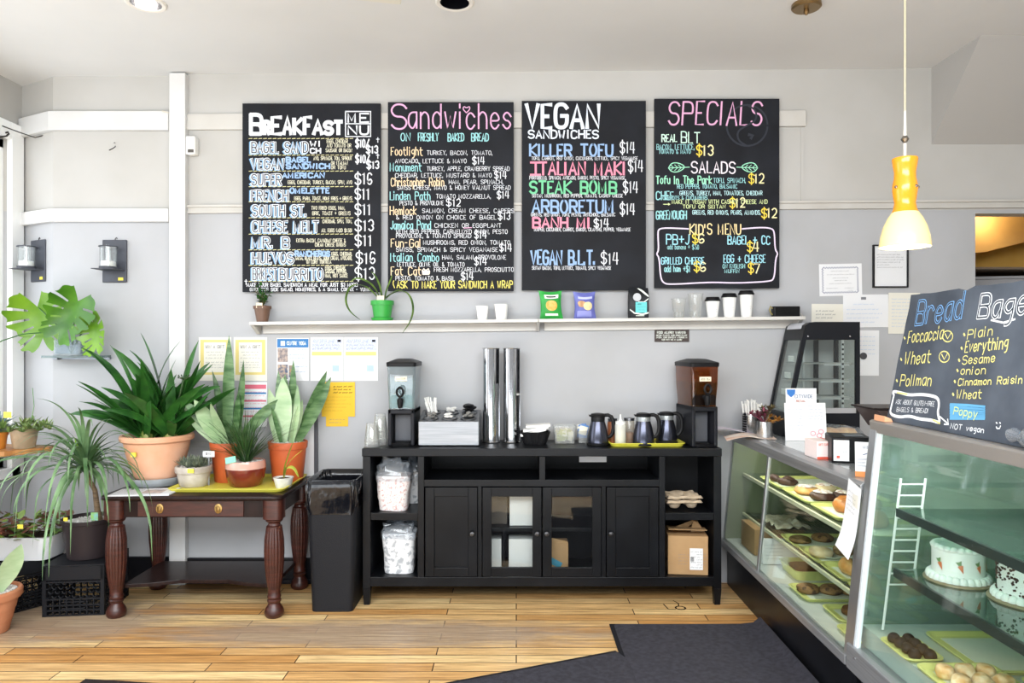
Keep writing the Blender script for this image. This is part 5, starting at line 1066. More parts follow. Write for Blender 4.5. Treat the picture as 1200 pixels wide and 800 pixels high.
# plastic-wrapped stacks of patterned paper bowls
m_flor = mat('pink_print_paper', '#e6dfdc', .6, c2='#c9a39f', scale=70, lo=.52, hi=.62)
m_grey = mat('grey_print_paper', '#e2e3e4', .6, c2='#a7abb0', scale=38, lo=.50, hi=.6)
m_film = glass('plastic_film', '#e9edf1', 1.8, .14, '#e6ecf2', .1)
def bundle(lab, x, y, z, w0, w1, h, d_, m, seed, film_h):
    t = thing('wrapped_bowls', lab, 'package', (x, y, z+.001), 0, 'plastic-wrapped bowl stacks')
    b = MB(); NL = 8; b.loft([rrect(w0+(w1-w0)*i/NL+(.004 if i % 2 else 0), d_, .045, h*i/NL, 5) for i in range(NL+1)]); b.noise(.005, 14, seed); b.build('bowl_stack', m, t, smooth=60)
    b = MB(); L = []
    for i, (s, z_) in enumerate(((1.05, h*.86), (1.06, h*.95), (1.03, h*1.03), (.94, h+film_h*.3), (.86, h+film_h*.5), (.8, h+film_h*.72), (.5, h+film_h*.9), (.2, h+film_h*.8))):
        l = rrect(w1*s, d_*s, .05*s, z_, 11); L.append([p+noise.noise_vector(p*34+Vector((seed*3, 0, 0)))*(.008+.016*max(0, i-1)/2.0)+noise.noise_vector(p*80+Vector((0, seed, 0)))*.006 for p in l])
    b.loft(L, False, True); b.build('plastic_wrap', m_film, t, smooth=25)
bundle('pink-dotted wrapped bowl stack on the upper left cubby shelf', fx(458), yf+.13, fz(601), .16, .20, .20, .17, m_flor, 3, .10)
bundle('thin clear-wrapped stack behind the pink-dotted one in the upper left cubby', fx(474)+.02, yf+.30, fz(601), .10, .13, .19, .10, m_grey, 6, .09)
bundle('grey swirl-patterned wrapped bowl stack in the lower left cubby', fx(464.5), yf+.14, fz(676), .165, .20, .235, .17, m_grey, 9, .055)
# right cubby: drink carriers, cardboard box
m_pulp = mat('moulded_pulp', '#b9a78f', .9, c2='#a5937c', scale=30, bump=.2, bscale=200)
def carrier(x, y, z, lab):
    t = thing('cup_carrier', lab, 'cup carrier', (x, y, z), R(4), 'moulded cup carriers')
    b = MB(); n = 20; w_ = .21; V_ = []
    for j in range(n+1):
        row = []
        for i in range(n+1):
            u, v = i/n*2-1, j/n*2-1; h = 0
            for a in (-.48, .48):
                for c in (-.48, .48):
                    r_ = math.hypot(u-a, v-c); h -= .05*(1/(1+math.exp((r_-.34)*22)))
            e = max(abs(u), abs(v)); h -= .014*max(0, (e-.9)/.1); row.append(b.V((u*w_/2, v*w_/2*.85, .064+h+.012*math.exp(-8*(u*u+v*v)))))
        V_.append(row)
    for j in range(n):
        for i in range(n): b.face([V_[j][i], V_[j][i+1], V_[j+1][i+1], V_[j+1][i]])
    b.build('tray_shell', m_pulp, t, smooth=60, solid=.004)
carrier(fx(803), yf+.12, fz(601)+.001, 'lower moulded paper cup carrier on the right cubby shelf'); carrier(fx(803)+.004, yf+.122, fz(601)+.026, 'upper moulded paper cup carrier nested on the other one')
t2 = thing('cardboard_box', 'open-flapped brown cardboard box with a white label in the lower right cubby', 'box', (fx(811), yf+.17, fz(676)+.001), R(-6))
b = MB(); b.box(-.115, .115, -.13, .13, 0, .225); b.build('carton', m_cb, t2, bevel=.002, smooth=0)
b = MB(); b.box(-.11, .11, -.126, -.01, .226, .229, Matrix.Translation((0, -.02, .02))@Matrix.Rotation(R(-6), 4, 'X')); b.build('flap', m_cb, t2, smooth=0)
b = MB(); b.prism([(-.11, .226), (-.02, .226), (.075, .285), (.045, .29)], 'y', .0, .004); b.prism([(.11, .226), (.03, .226), (.04, .29), (.07, .287)], 'y', -.03, -.026); b.build('flap', m_cb, t2, smooth=0)
b = MB(); b.box(.01, .085, -.1318, -.1305, .03, .155); lb = plabel(b.build('shipping_label', m_pap, t2, smooth=0), 'white shipping label')
fr = (Vector((.01, -.1318, .03)), Vector((1, 0, 0)), Vector((0, 0, 1)), Vector((0, -1, 0))); b = MB()
for i in range(7): scrib(b, fr, .04 if i % 2 else .006, .07, .012+i*.015, .007, .0013, i)
for i in range(5): ribbon(b, [Vector((.006+i*.004, .05)), Vector((.006+i*.004, .075))], .002, fr, .0012)
b.build('label_print', m_blk, t2, smooth=0)
fr = (Vector((-.1155, .12, 0)), Vector((0, -1, 0)), Vector((0, 0, 1)), Vector((-1, 0, 0))); b = MB()
for i in range(5): scrib(b, fr, .06, .17, .11+i*.016, .006, .0018, i+20)
ribbon(b, [Vector((.15, .07)), Vector((.22, .075))], .012, fr, .0012); b.build('print', m_blk, t2, smooth=0)
fr = (Vector((-.115, -.1305, 0)), Vector((1, 0, 0)), Vector((0, 0, 1)), Vector((0, -1, 0))); b = MB()
for i in range(4): scrib(b, fr, .06, .12, .06+i*.018, .006, .0014, i+30); scrib(b, fr, .2, .225, .06+i*.02, .006, .0014, i+50)
b.build('print', m_gr, t2, smooth=0)

# ------------------------------------------------------------------ on the sideboard
m_steel = mat('brushed_steel', '#8f9092', .34, .95, c2='#7d7f82', scale=3, stretch=(1, 40, 40))
m_steeld = mat('steel_dark', '#77787b', .3, .95); m_bp = mat('black_plastic', '#141416', .4)
# nested clear cups
def cupstack(x, y, n, lab):
    t = thing('plastic_cup_stack', lab, 'cups', (x, y, CT+.001), 0, 'upturned clear cup stacks')
    b = MB()
    for i in range(n):
        z = i*.016; b.lathe([(.044, z), (.046, z+.003), (.043, z+.004), (.031, z+.105), (.029, z+.108), (0, z+.108)], n=24)
    b.build('cups', m_plas, t)
cupstack(-.812, 4.33, 6, 'taller upturned stack of clear cups beside the water dispenser'); cupstack(-.845, 4.245, 3, 'shorter upturned stack of clear cups at the sideboard left end')
def dispenser(lab, x, y, rz, W, D, tank, liq, liqh, word, tz0=.215, tz1=.468, lidh=.045, panel='#2b2d33'):
    t = thing('drink_dispenser', lab, 'drink dispenser', (x, y, CT+.001), rz, 'slim drink dispensers')
    m_b = mat('dispenser_black', '#1b1c21', .42)
    b = MB(); w0, w1 = W*.95, W*.80
    b.box(-w0/2, -w0/2+.022, -D/2, D/2, 0, tz0); b.box(w0/2-.022, w0/2, -D/2, D/2, 0, tz0); b.box(-w0/2+.022, w0/2-.022, -D/2+.09, D/2, 0, tz0); b.box(-w0/2, w0/2, -D/2, D/2, tz0-.028, tz0); b.build('stand', m_b, t, bevel=.006, smooth=0)
    b = MB(); b.box(-w0/2+.03, w0/2-.03, -D/2+.087, -D/2+.0895, .02, tz0-.04); plabel(b.build('front_panel', mat('panel_grey', panel, .5), t, bevel=.001), 'smoky recessed panel')
    b = MB(); b.loft([rrect(W*.72, .075, .02, .0, 4, 0, -D/2+.03), rrect(W*.74, .08, .02, .016, 4, 0, -D/2+.03), rrect(W*.66, .07, .02, .016, 4, 0, -D/2+.03), rrect(W*.66, .07, .02, .008, 4, 0, -D/2+.03)]); b.build('drip_tray', m_bp, t)
    b = MB(); L = lambda k, z: rrect(W*k, D*k if k > .9 else D*.97, .018, z, 4); b.loft([L(.93, tz0+.001), L(.93, tz0+.03), L(1.0, tz1-.1), L(1.02, tz1)], True, False); b.loft([L(.91, tz0+.005), L(.97, tz1-.1), L(.99, tz1)], True, False); b.build('tank', tank, t, smooth=50)
    b = MB(); kk = .90+.07*(liqh-tz0)/(tz1-tz0); b.loft([L(.895, tz0+.008), L(kk, liqh)]); b.build('liquid', liq, t, smooth=50)
    b = MB(); b.loft([rrect(W*1.07, D*1.05, .02, tz1, 4), rrect(W*1.09, D*1.06, .02, tz1+.02, 4), rrect(W*1.07, D*1.04, .02, tz1+.025, 4), rrect(W*.5, D*.5, .02, tz1+lidh, 4), rrect(W*.42, D*.45, .02, tz1+lidh, 4)]); b.build('lid', m_bp, t, smooth=30)
    yf_ = -D*.5
    b = MB(); b.box(-.035, .035, yf_-.004, yf_-.002, tz1-.085, tz1-.058); lb = plabel(b.build('name_label', mat('label_cream', '#e9e2c6', .6), t, smooth=0), 'cream name label')
    b = MB(); text(b, (Vector((0, yf_-.004, 0)), Vector((1, 0, 0)), Vector((0, 0, 1)), Vector((0, -1, 0))), word, -.026, tz1-.077, .011, .0024, .052, 0); b.build('label_lettering', m_blk, t, smooth=0)
    b = MB(); b.tube([(0, yf_+.01, tz0+.055), (0, yf_-.03, tz0+.055)], .015, 12); b.lathe([(0, 0), (.012, 0), (.018, .03), (.018, .055), (.013, .06), (0, .06)], (0, yf_-.035, tz0+.01), 16); b.build('spigot', m_bp, t)
    b = MB(); b.tube([(math.sin(R(a))*.019, yf_-.042, tz0+.105+math.cos(R(a))*.026) for a in range(0, 360, 20)], .007, 7, True); b.box(-.006, .006, yf_-.047, yf_-.037, tz0+.06, tz0+.085); b.build('tap_lever', m_bp, t)
    return t
dispenser('clear water dispenser on a black stand at the left end of the sideboard', X(470, 4.28), 4.415, 0, .165, .27, glass('tank_clear', '#e8eef0', 1.2, .1, '#eef3f5'), glass('pale_water', '#d3e4e4', .6, .2, '#c3d6d6'), .40, 'WATER', panel='#4a4c52')
dispenser('iced tea dispenser with dark amber liquid at the right end of the sideboard', 1.086, 4.375, R(7), .165, .28, glass('tank_amber', '#dba868', 1.2, .05, '#b5763a'), mat('dark_tea', '#150d0a', .15), .375, 'ICED TEA', tz0=.235)
# stainless condiment holder
cx_, y0 = X(526, 4.27), 4.255
t = thing('condiment_station', 'stainless steel condiment station with six round inserts', 'condiment holder', (cx_, y0, CT+.001))
W, D, h0, h1 = .355, .235, .146, .196
b = MB(); b.prism([(0, .006), (D, .006), (D, h1), (0, h0)], 'x', -W/2, W/2); b.box(-W/2+.01, W/2-.01, .01, D-.01, 0, .006); b.build('body', m_steel, t, bevel=.004, smooth=0)
th = math.atan2(h1-h0, D); n_ = 0; m_cupw = mat('white_plastic', '#dcdcd8')
for j in (0, 1):
    for i in range(3):
        M_ = Matrix.Translation(((i-1)*.112, D*(.28+.46*j), h0+(h1-h0)*(.28+.46*j)+.001))@Matrix.Rotation(th, 4, 'X')
        b = MB(); b.lathe([(.040, .0005), (.047, .0008), (.048, .004), (.045, .006), (.041, .006), (.040, .001)], n=28, M=M_, c=(0, 0, 0)) if False else b.loft([[M_@Vector((r_*math.cos(2*math.pi*k/28), r_*math.sin(2*math.pi*k/28), z_)) for k in range(28)] for r_, z_ in ((.048, .0), (.048, .005), (.042, .006), (.040, .0015), (.0005, .001))]); rg = b.build('insert', m_steeld, t, smooth=40)
        q = M_@Vector((0, 0, 0)); k = (i, j)
        if k == (0, 1):
            b = MB(); rnd = random.Random(2)
            for s in range(16): a = rnd.uniform(0, 6.28); r_ = .026*math.sqrt(rnd.random()); b.tube([(q.x+r_*math.cos(a), q.y+r_*math.sin(a), q.z), (q.x+r_*math.cos(a)*1.5+rnd.uniform(-.01, .01)-.012, q.y+r_*math.sin(a)*1.3, q.z+.075+rnd.uniform(-.02, .02))], .0042, 6)
            b.build('paper_straws', m_wht, t)
        else:
            rnd = random.Random(i+5*j); b = MB()
            for s in range(9):
                M2 = M_@Matrix.Translation((rnd.uniform(-.018, .018), rnd.uniform(-.018, .018), .008+.005*s*(.5 if k != (2, 1) else 1)))@Matrix.Rotation(rnd.uniform(0, 3), 4, 'Z')@Matrix.Rotation(rnd.uniform(-.3, .3), 4, 'X')
                if k == (2, 1): b.lathe([(0, 0), (.026, 0), (.028, .003), (.02, .007), (0, .007)], n=16, M=M2, c=M2.translation*0) if False else b.loft([[M2@Vector((r_*math.cos(6.283*g/16), r_*math.sin(6.283*g/16), z_)) for g in range(16)] for r_, z_ in ((.026, 0), (.028, .003), (.02, .007))])
                else: b.box(-.015, .015, -.01, .01, 0, .003, M2)
            b.build('lids' if k == (2, 1) else 'packets', m_bp if k in ((2, 1),) else (m_wht if k in ((1, 1), (1, 0)) else mat('packet_grey', '#8a8884', .5)), t, smooth=0)
# steel cup dispensers
m_chr = mat('polished_steel', '#c6c7ca', .12, 1)
def tube_disp(x, lab, win):
    t = thing('cup_dispenser', lab, 'cup dispenser', (x, 4.455, CT+.001), R(8), 'upright steel cup tubes')
    b = MB(); H = .575; r = .051; a0, a1 = R(-62), R(-2); n = 36
    ang = [a1+(2*math.pi-(a1-a0))*i/n for i in range(n+1)]
    b.loft([[Vector((r*math.cos(a), r*math.sin(a), z)) for a in ang]+[Vector(((r-.002)*math.cos(a), (r-.002)*math.sin(a), z)) for a in ang[::-1]] for z in (0, H)], True, True); b.build('tube', m_chr, t, smooth=50)
    b = MB(); b.tube([((r+.001)*math.cos(a), (r+.001)*math.sin(a), H) for a in [2*math.pi*i/32 for i in range(32)]], .003, 6, True); b.tube([((r+.001)*math.cos(a), (r+.001)*math.sin(a), .004) for a in [2*math.pi*i/32 for i in range(32)]], .004, 6, True); b.build('rim', m_chr, t)
    b = MB()
    if win:
        for i in range(38): b.lathe([(.03, .004+i*.0094), (.045, .004+i*.0094), (.047, .008+i*.0094), (.044, .011+i*.0094), (.03, .011+i*.0094)], n=24)
        b.build('clear_lids', glass('lid_plastic', '#dcdfe2', 1.5, .3, '#dfe3e6'), t)
    else:
        for i in range(14): b.lathe([(.03, .004+i*.013), (.045, .004+i*.013), (.047, .009+i*.013), (.042, .015+i*.013), (.03, .016+i*.013)], n=24)
        b.build('black_lids', m_lid, t); b = MB(); b.lathe([(.0, .288), (.046, .288), (.048, .292), (.048, .298), (0, .30)], n=24); b.build('white_lid', m_wht, t); b = MB(); b.lathe([(0, .19), (.044, .19), (.044, .286), (0, .286)], n=24); b.build('dark_sleeve', m_bp, t)
tube_disp(X(575.5, 4.45), 'left steel tube holding a tall stack of clear lids', True); tube_disp(X(599.5, 4.45), 'right steel tube with black lids and one white lid', False)
# wicker basket with napkins
t = thing('napkin_basket', 'black basket piled with white napkins', 'basket', (X(627, 4.36), 4.39, CT+.001))
b = MB(); b.loft([rrect(.13, .10, .03, 0), rrect(.175, .13, .035, .07), rrect(.18, .135, .035, .075), rrect(.168, .125, .03, .074), rrect(.125, .095, .025, .008)]); b.build('basket', mat('black_wicker', '#141416', .5, bump=.8, bscale=150), t)
b = MB()
for i in range(24):
    a = 2*math.pi*i/24; b.tube([(.068*math.cos(a), .052*math.sin(a), .004), (.092*math.cos(a), .069*math.sin(a), .072)], .0035, 5)
b.build('ribs', mat('black_wicker', '#141416'), t)
for i in range(3):
    b = MB(); b.box(-.085+.006*i, .075, -.05, .05, -.008, .008, Matrix.Translation((-.006+.012*i, 0, .072+.018*i))@Matrix.Rotation(R(-14+5*i), 4, 'Y')); b.build('napkins', m_wht, t, bevel=.004)
# clear tub with packets, blue packets
t = thing('sugar_tub', 'clear square tub of white and green sweetener packets', 'tub', (X(661.5, 4.42), 4.43, CT+.001))
b = MB(); b.loft([rrect(.12, .10, .012, 0, 3), rrect(.138, .115, .014, .1, 3), rrect(.143, .12, .014, .1, 3), rrect(.143, .12, .014, .106, 3), rrect(.134, .11, .012, .106, 3), rrect(.116, .095, .01, .004, 3)]); b.build('tub', m_plas, t)
b = MB(); rnd = random.Random(8); b2 = MB()
for i in range(44):
    (b if i % 3 else b2).box(-.026, .026, -.002, .002, -.017, .017, Matrix.Translation((rnd.uniform(-.028, .028), rnd.uniform(-.028, .028), .024+rnd.uniform(0, .042)))@Matrix.Rotation(rnd.uniform(-.5, .5), 4, 'Y')@Matrix.Rotation(rnd.uniform(-.5, .5), 4, 'Z')@Matrix.Rotation(rnd.uniform(-.5, .5), 4, 'X'))
o = b.build('white_packets', mat('packet_white', '#e6e2cf', .6), t, smooth=0); o['kind'] = 'stuff'; o = b2.build('green_packets', mat('packet_green', '#a5ad5e', .6), t, smooth=0); o['kind'] = 'stuff'
t = thing('packet_holder', 'clear cup crammed with blue sweetener packets', 'packet holder', (X(683.5, 4.4), 4.44, CT+.001))
b = MB(); b.loft([rrect(.055, .06, .008, 0, 3), rrect(.065, .07, .008, .075, 3), rrect(.061, .066, .008, .075, 3), rrect(.051, .056, .007, .003, 3)]); b.build('holder', m_plas, t)
b = MB(); b2 = MB()
for i in range(26): (b2 if i % 5 == 0 else b).box(-.024, .024, -.0015, .0015, -.026, .026, Matrix.Translation((rnd.uniform(-.008, .008), -.024+.048*i/26, .05+rnd.uniform(0, .035)))@Matrix.Rotation(rnd.uniform(-.4, .4), 4, 'Y'))
b.build('blue_packets', mat('packet_blue', '#5b86c2', .6), t, smooth=0); b2.build('white_packets', mat('packet_white', '#e6e2cf'), t, smooth=0)
# yellow tray with bottle, jars and carafes
m_tr2 = mat('lemon_tray', '#d6cf45', .4)
t = thing('serving_tray', 'small yellow tray under the coffee carafes on the sideboard', 'tray', (X(756, 4.33), 4.345, CT+.001)); tray(t, .445, .235, .022, m_tr2, .03, .008)
ZTR = CT+.0065
m_mug = mat('gunmetal', '#4a4c58', .22, .9); 
def carafe(lab, x, y, z, band):
    t = thing('coffee_carafe', lab, 'carafe', (x, y, z), 0, 'thermal carafes')
    b = MB(); b.lathe([(0, 0), (.060, 0), (.063, .004), (.064, .02), (.062, .05), (.055, .09), (.046, .125), (.041, .142), (0, .142)], n=40); b.build('body', m_mug, t)
    b = MB(); b.lathe([(.0415, .141), (.042, .165), (.041, .167), (0, .167)], n=36); b.build('collar', mat('etched_steel', '#9a9fa0', .4, .6) if band else m_bp, t)
    b = MB(); b.lathe([(.041, .166), (.046, .168), (.047, .176), (.04, .186), (.02, .19), (0, .191)], n=36); b.prism([(-.05, .168), (-.03, .168), (-.03, .178), (-.056, .18)], 'y', -.012, .012); b.build('lid', m_bp, t)
    b = MB(); b.tube([(.035, 0, .176), (.06, 0, .178), (.08, 0, .168), (.092, 0, .14), (.094, 0, .1), (.088, 0, .07), (.074, 0, .05), (.056, 0, .045)], [.009, .0095, .01, .0105, .0105, .01, .009, .008], 10, flat=1.2); b.build('handle', m_bp, t)
    b = MB(); b.lathe([(.0635, -.0), (.066, .003), (.066, .011), (.064, .013)], n=36); b.build('base_ring', m_bp, t)
carafe('gunmetal coffee carafe standing on the worktop left of the yellow tray', X(700, 4.36), 4.33, CT+.001, False)
carafe('gunmetal coffee carafe with pale band, in the middle of the yellow tray', X(754, 4.29), 4.29, ZTR, True)
carafe('gunmetal coffee carafe with pale band, at the right end of the yellow tray', X(781, 4.375), 4.375, ZTR, True)
t = thing('squeeze_bottle', 'translucent white squeeze bottle on the yellow tray', 'bottle', (X(726.5, 4.32), 4.30, ZTR))
b = MB(); b.lathe([(0, 0), (.031, 0), (.033, .003), (.033, .115), (.03, .122), (.028, .124), (0, .124)], n=28); b.build('bottle', glass('squeeze_plastic', '#f0efe6', .8, .5, '#f2f1ea'), t)
b = MB(); b.lathe([(0, .002), (.030, .002), (.030, .085), (0, .085)], n=24); b.build('sauce', mat('cream_sauce', '#dcdccb', .4), t)
b = MB(); b.lathe([(.03, .122), (.031, .136), (.014, .14), (.008, .146), (.003, .18), (0, .18)], n=24); b.build('nozzle_cap', mat('nozzle_white', '#e5e6e2', .4), t)
t = thing('spice_jar', 'amber jar half hidden behind the squeeze bottle on the yellow tray', 'jar', (X(717.5, 4.4), 4.395, ZTR)); b = MB(); b.lathe([(0, 0), (.03, 0), (.031, .12), (.026, .128), (0, .128)], n=24); b.build('jar', mat('cinnamon', '#a5623a', .4, c2='#8c4f2c', scale=20), t); b = MB(); b.lathe([(.028, .128), (.029, .146), (0, .147)], n=24); b.build('lid', m_steeld, t)
t = thing('spice_jar', 'glass shaker jar of brown powder between squeeze bottle and carafe', 'jar', (X(737.5, 4.38), 4.385, ZTR)); b = MB(); b.lathe([(0, 0), (.03, 0), (.031, .13), (.028, .135), (0, .135)], n=24); b.build('jar', glass('jar_glass', '#e9e2d4', 1, .15), t); b = MB(); b.lathe([(0, .002), (.028, .002), (.028, .06), (0, .07)], n=24); b.build('powder', mat('brown_sugar', '#a8763e', .9), t); b = MB(); b.lathe([(.029, .134), (.032, .135), (.032, .15), (0, .155)], n=24); b.build('lid', m_steeld, t)

# ------------------------------------------------------------------ floor mats
m_mat = mat('charcoal_mat', '#2c2b33', .95, c2='#3b3943', scale=45, bump=.6, bscale=500, detail=8); m_mate = mat('mat_rubber', '#1e1e23', .7)
t = thing('floor_mat', 'charcoal floor mat beside the pastry case with its edge curled up the base', 'mat', (0, 0, 0))
b = MB(); prof = [(.518, .0025), (.54, .011), (.9, .011), (1.2, .012), (1.27, .020), (1.305, .05)]
b.loft([[Vector((x_, y_, z_)) for x_, z_ in prof]+[Vector((x_-.0+(.006 if i > 3 else 0), y_, max(.001, z_-.009))) for i, (x_, z_) in reversed(list(enumerate(prof)))] for y_ in (3.885, 3.0, 1.7)]); b.build('pile', m_mat, t, smooth=50)
b = MB(); b.box(.500, .522, 1.7, 3.893, .0012, .006); b.box(.500, 1.25, 3.883, 3.896, .0012, .007); b.build('rubber_border', m_mate, t, smooth=0)
t = thing('floor_mat', 'charcoal floor mat lying askew, tucked against the left side of the other mat', 'mat', (.495, 3.56, .001), R(23))
b = MB(); b.prism([(-1.3, -.02), (-.01, -.02), (-.01, -.35), (-.40, -1.3), (-1.3, -1.3)], 'z', .0, .008); b.build('pile', m_mat, t, smooth=0); b = MB(); b.box(-1.3, -.01, -.02, 0, .0, .006); b.build('rubber_border', m_mate, t, smooth=0)
t = thing('floor_mat', 'dark floor mat of which only a corner shows at the bottom edge, below the table', 'mat', (-1.93, 3.25, .001), R(-3))
b = MB(); b.prism([(0, 0), (.6, -.04), (.6, -.9), (0, -.9)], 'z', 0, .008); b.build('pile', mat('brown_mat', '#2b2223', .95), t, smooth=0)

# a scrawled mark on the boards before the sideboard
b = MB(); fr = (Vector((X(780, 4.15), 4.12, .0006)), Vector((1, 0, 0)), Vector((0, 1, 0)), Vector((0, 0, 1)))
ribbon(b, [Vector(p) for p in ((0, .09), (.012, .01), (.05, .005))], .007, fr, .0002); ribbon(b, [Vector((.085+.028*math.cos(R(a)), .03+.028*math.sin(R(a)))) for a in range(0, 380, 30)], .010, fr, .0004); ribbon(b, [Vector(p) for p in ((.07, .15), (.09, .10), (.08, .06))], .006, fr, .0003)
tag(b.build('floor_mark', mat('black_marker', '#1a120c', .7), smooth=0), 'small black scrawled mark on the floorboards before the sideboard', 'mark')
# ------------------------------------------------------------------ pastry display case (far)
m_ss = mat('stainless', '#b0b1b3', .38, .6, c2='#9a9b9e', scale=3, stretch=(30, 1, 30)); m_ssl = mat('stainless_light', '#c2c4c7', .3, .85)
m_base = mat('case_base_black', '#0f1013', .3, c2='#17181c', scale=4)
gl_case = glass('case_glass', '#f3f8f5', 1.0); gl_sh = glass('shelf_glass', '#dfe8e3', 1.2, .12, '#bcc7c0')
XT, XB = 1.36, 1.30; Y0, Y1 = 2.836, 4.565; XK = 2.08
def fxz(z): return XB+(XT-XB)*(z-.29)/(.906-.29)           # front glass x at height z
t = thing('display_case', 'low pastry display case with stainless top, running to the back wall', 'display case', (0, 0, 0))
b = MB(); b.box(1.327, XK, Y0, Y1, .001, .252); b.build('base', m_base, t, bevel=.003, smooth=0)
b = MB(); b.box(1.283, 1.318, Y0, Y1, .252, .29); b.build('bottom_rail', m_ss, t, bevel=.004, smooth=0)
b = MB(); b.box(1.318, XK, Y0, Y1, .252, .292); b.build('case_floor', mat('white_enamel', '#c9cdcc', .3), t, smooth=0)
b = MB(); b.prism([(1.352, .906), (1.345, .955), (1.36, .965), (1.44, .965), (1.44, .945), (1.375, .945), (1.375, .906)], 'y', Y0, Y1); b.build('top_rail', m_ss, t, bevel=.002, smooth=0)
b = MB(); b.box(1.44, XK, Y0, Y1, .945, .965); b.build('countertop', mat('counter_steel', '#c2c6c8', .18, .5), t, smooth=0)
def slab(name, y0, y1, z0, z1, m, dx=0, th=.006):
    b = MB(); b.loft([[Vector((fxz(z)+dx+o, y, z)) for o, y in ((0, y0), (th, y0), (th, y1), (0, y1))] for z in (z0, z1)]); return b.build(name, m, t, smooth=0)
slab('front_glass', Y0+.02, 3.895, .29, .906, gl_case); slab('front_glass', 3.917, Y1-.01, .29, .906, gl_case)
slab('divider_post', 3.895, 3.917, .29, .906, m_ssl, -.004, .014); slab('end_post', Y0, Y0+.03, .252, .95, m_ssl, -.006, .03)
b = MB(); b.loft([[Vector(p) for p in ((fxz(z)+.01, y, z), (XK, y, z))]+[Vector(p) for p in ((XK, y+.012, z), (fxz(z)+.01, y+.012, z))] for y in (Y1-.014,) for z in (.292, .945)]); b.build('end_panel', mat('case_olive', '#7d8468', .4, c2='#6d755c', scale=2), t, smooth=0)
b = MB(); b.box(XK-.012, XK, Y0, Y1, .292, .945); b.build('back_panel', mat('case_back', '#c0c4bc', .25, .3), t, smooth=0)
b = MB(); b.box(1.43, XK-.02, Y0+.03, Y1-.02, .694, .702); b.build('glass_shelf', gl_sh, t, smooth=0)
b = MB(); b.box(1.418, 1.432, Y0+.03, Y1-.02, .686, .705); b.build('shelf_edge', mat('shelf_edge_cream', '#c9c9ae', .4), t, smooth=0)
b = MB()
for i in range(34): x_ = 1.43+i*(XK-.03-1.43)/33; b.tube([(x_, 3.02 if False else Y0+.03, .452), (x_, Y1-.02, .452)], .0025, 5)
for y_ in (Y0+.05, 3.4, 3.9, 4.5): b.tube([(1.425, y_, .447), (XK-.03, y_, .447)], .004, 6)
b.build('wire_shelf', mat('chrome_wire', '#9fa19a', .3, .8), t)
b = MB(); b.box(1.416, 1.43, Y0+.03, Y1-.02, .442, .458); b.build('shelf_edge', mat('shelf_edge_cream', '#c9c9ae'), t, smooth=0)
b = MB(); b.tube([(1.395, Y0+.1, .930), (1.395, Y1-.1, .930)], .008, 10); b.build('fill_tube', mat('fill_tube_glow', '#ffffff', .3, emis=('#fff6e6', 5)), t); area('case_fill', (1.40, (Y0+Y1)/2, .918), (0, R(-25), 0), .02, 1.5, 5, (1, .97, .9))  # added glowing tube and area light, only to brighten the case interior
b = MB(); b.lathe([(0, 0), (.012, 0), (.014, -.02), (0, -.025)], (1.40, 3.6, .92), 12); b.build('latch', m_bp, t)

# ------------------------------------------------------------------ tall refrigerated case (near)
Z2B, Z2T, X2B, X2T = .356, 1.167, 1.30, 1.386; N0, N1 = 1.25, 2.80; XK2 = 2.1
def gxz(z): return X2B+(X2T-X2B)*(z-Z2B)/(Z2T-Z2B)
t = thing('refrigerated_case', 'tall glass-fronted refrigerated case of cakes under the chalk bread sign', 'display case', (0, 0, 0))
b = MB(); b.box(1.33, XK2, N0, N1, .001, .256); b.build('base', m_base, t, smooth=0)
b = MB(); b.box(1.278, 1.335, N0, N1+.012, .256, .352); b.build('bottom_rail', m_ss, t, bevel=.004, smooth=0)
b = MB(); b.lathe([(0, 0), (.004, 0), (.004, .003), (0, .004)], (1.277, 2.74, .32), 12, M=Matrix.Rotation(R(-90), 4, 'Y')); b.build('screw', m_chr, t)
b = MB(); b.box(1.335, XK2, N0, N1, .256, .425); b.build('case_floor', mat('fridge_floor', '#aebdb6', .3), t, smooth=0)
b = MB(); b.prism([(1.376, Z2T), (1.372, 1.208), (1.38, 1.214), (XK2, 1.214), (XK2, 1.19), (1.41, 1.19), (1.41, Z2T)], 'y', N0, N1+.02); b.build('top_rail', mat('stainless_warm', '#aca7a3', .36, .6), t, bevel=.002, smooth=0)
def slab2(name, y0, y1, z0, z1, m, dx=0, th=.006):
    b = MB(); b.loft([[Vector((gxz(z)+dx+o, y, z)) for o, y in ((0, y0), (th, y0), (th, y1), (0, y1))] for z in (z0, z1)]); return b.build(name, m, t, smooth=0)
slab2('front_glass', N0, 2.76, Z2B, Z2T, glass('fridge_glass', '#f6faf8', 1.0)); slab2('end_post', 2.772, 2.82, .352, 1.205, m_ssl, -.012, .02); slab2('gasket', 2.755, 2.772, .352, 1.17, mat('gasket_white', '#d6dee0', .5), -.006, .014)
b = MB(); b.loft([[Vector(p) for p in ((gxz(z)+.008, y, z), (XK2, y, z), (XK2, y+.008, z), (gxz(z)+.008, y+.008, z))] for y in (2.80,) for z in (.425, 1.19)]); b.build('end_glass', glass('end_glass', '#d5e5dc', .9, .3, '#a9c2b6'), t, smooth=0)
b = MB(); b.box(XK2-.012, XK2, N0, N1, .425, 1.19); b.build('back_panel', mat('fridge_back', '#b2c8bd', .25, 0), t, smooth=0)
for z_, xf in ((.893, 1.425), (.67, 1.415)):
    b = MB(); b.box(xf, XK2-.03, N0, 2.70, z_-.009, z_); b.build('glass_shelf', glass('fridge_shelf_glass', '#b0cbbf', 1.6, .15, '#7f9f92'), t, smooth=0)
    b = MB(); b.box(xf-.012, xf, N0, 2.70, z_-.028, z_+.003); b.build('shelf_edge', mat('shelf_edge_dark', '#3c4644', .3, .4), t, smooth=0)
b = MB()
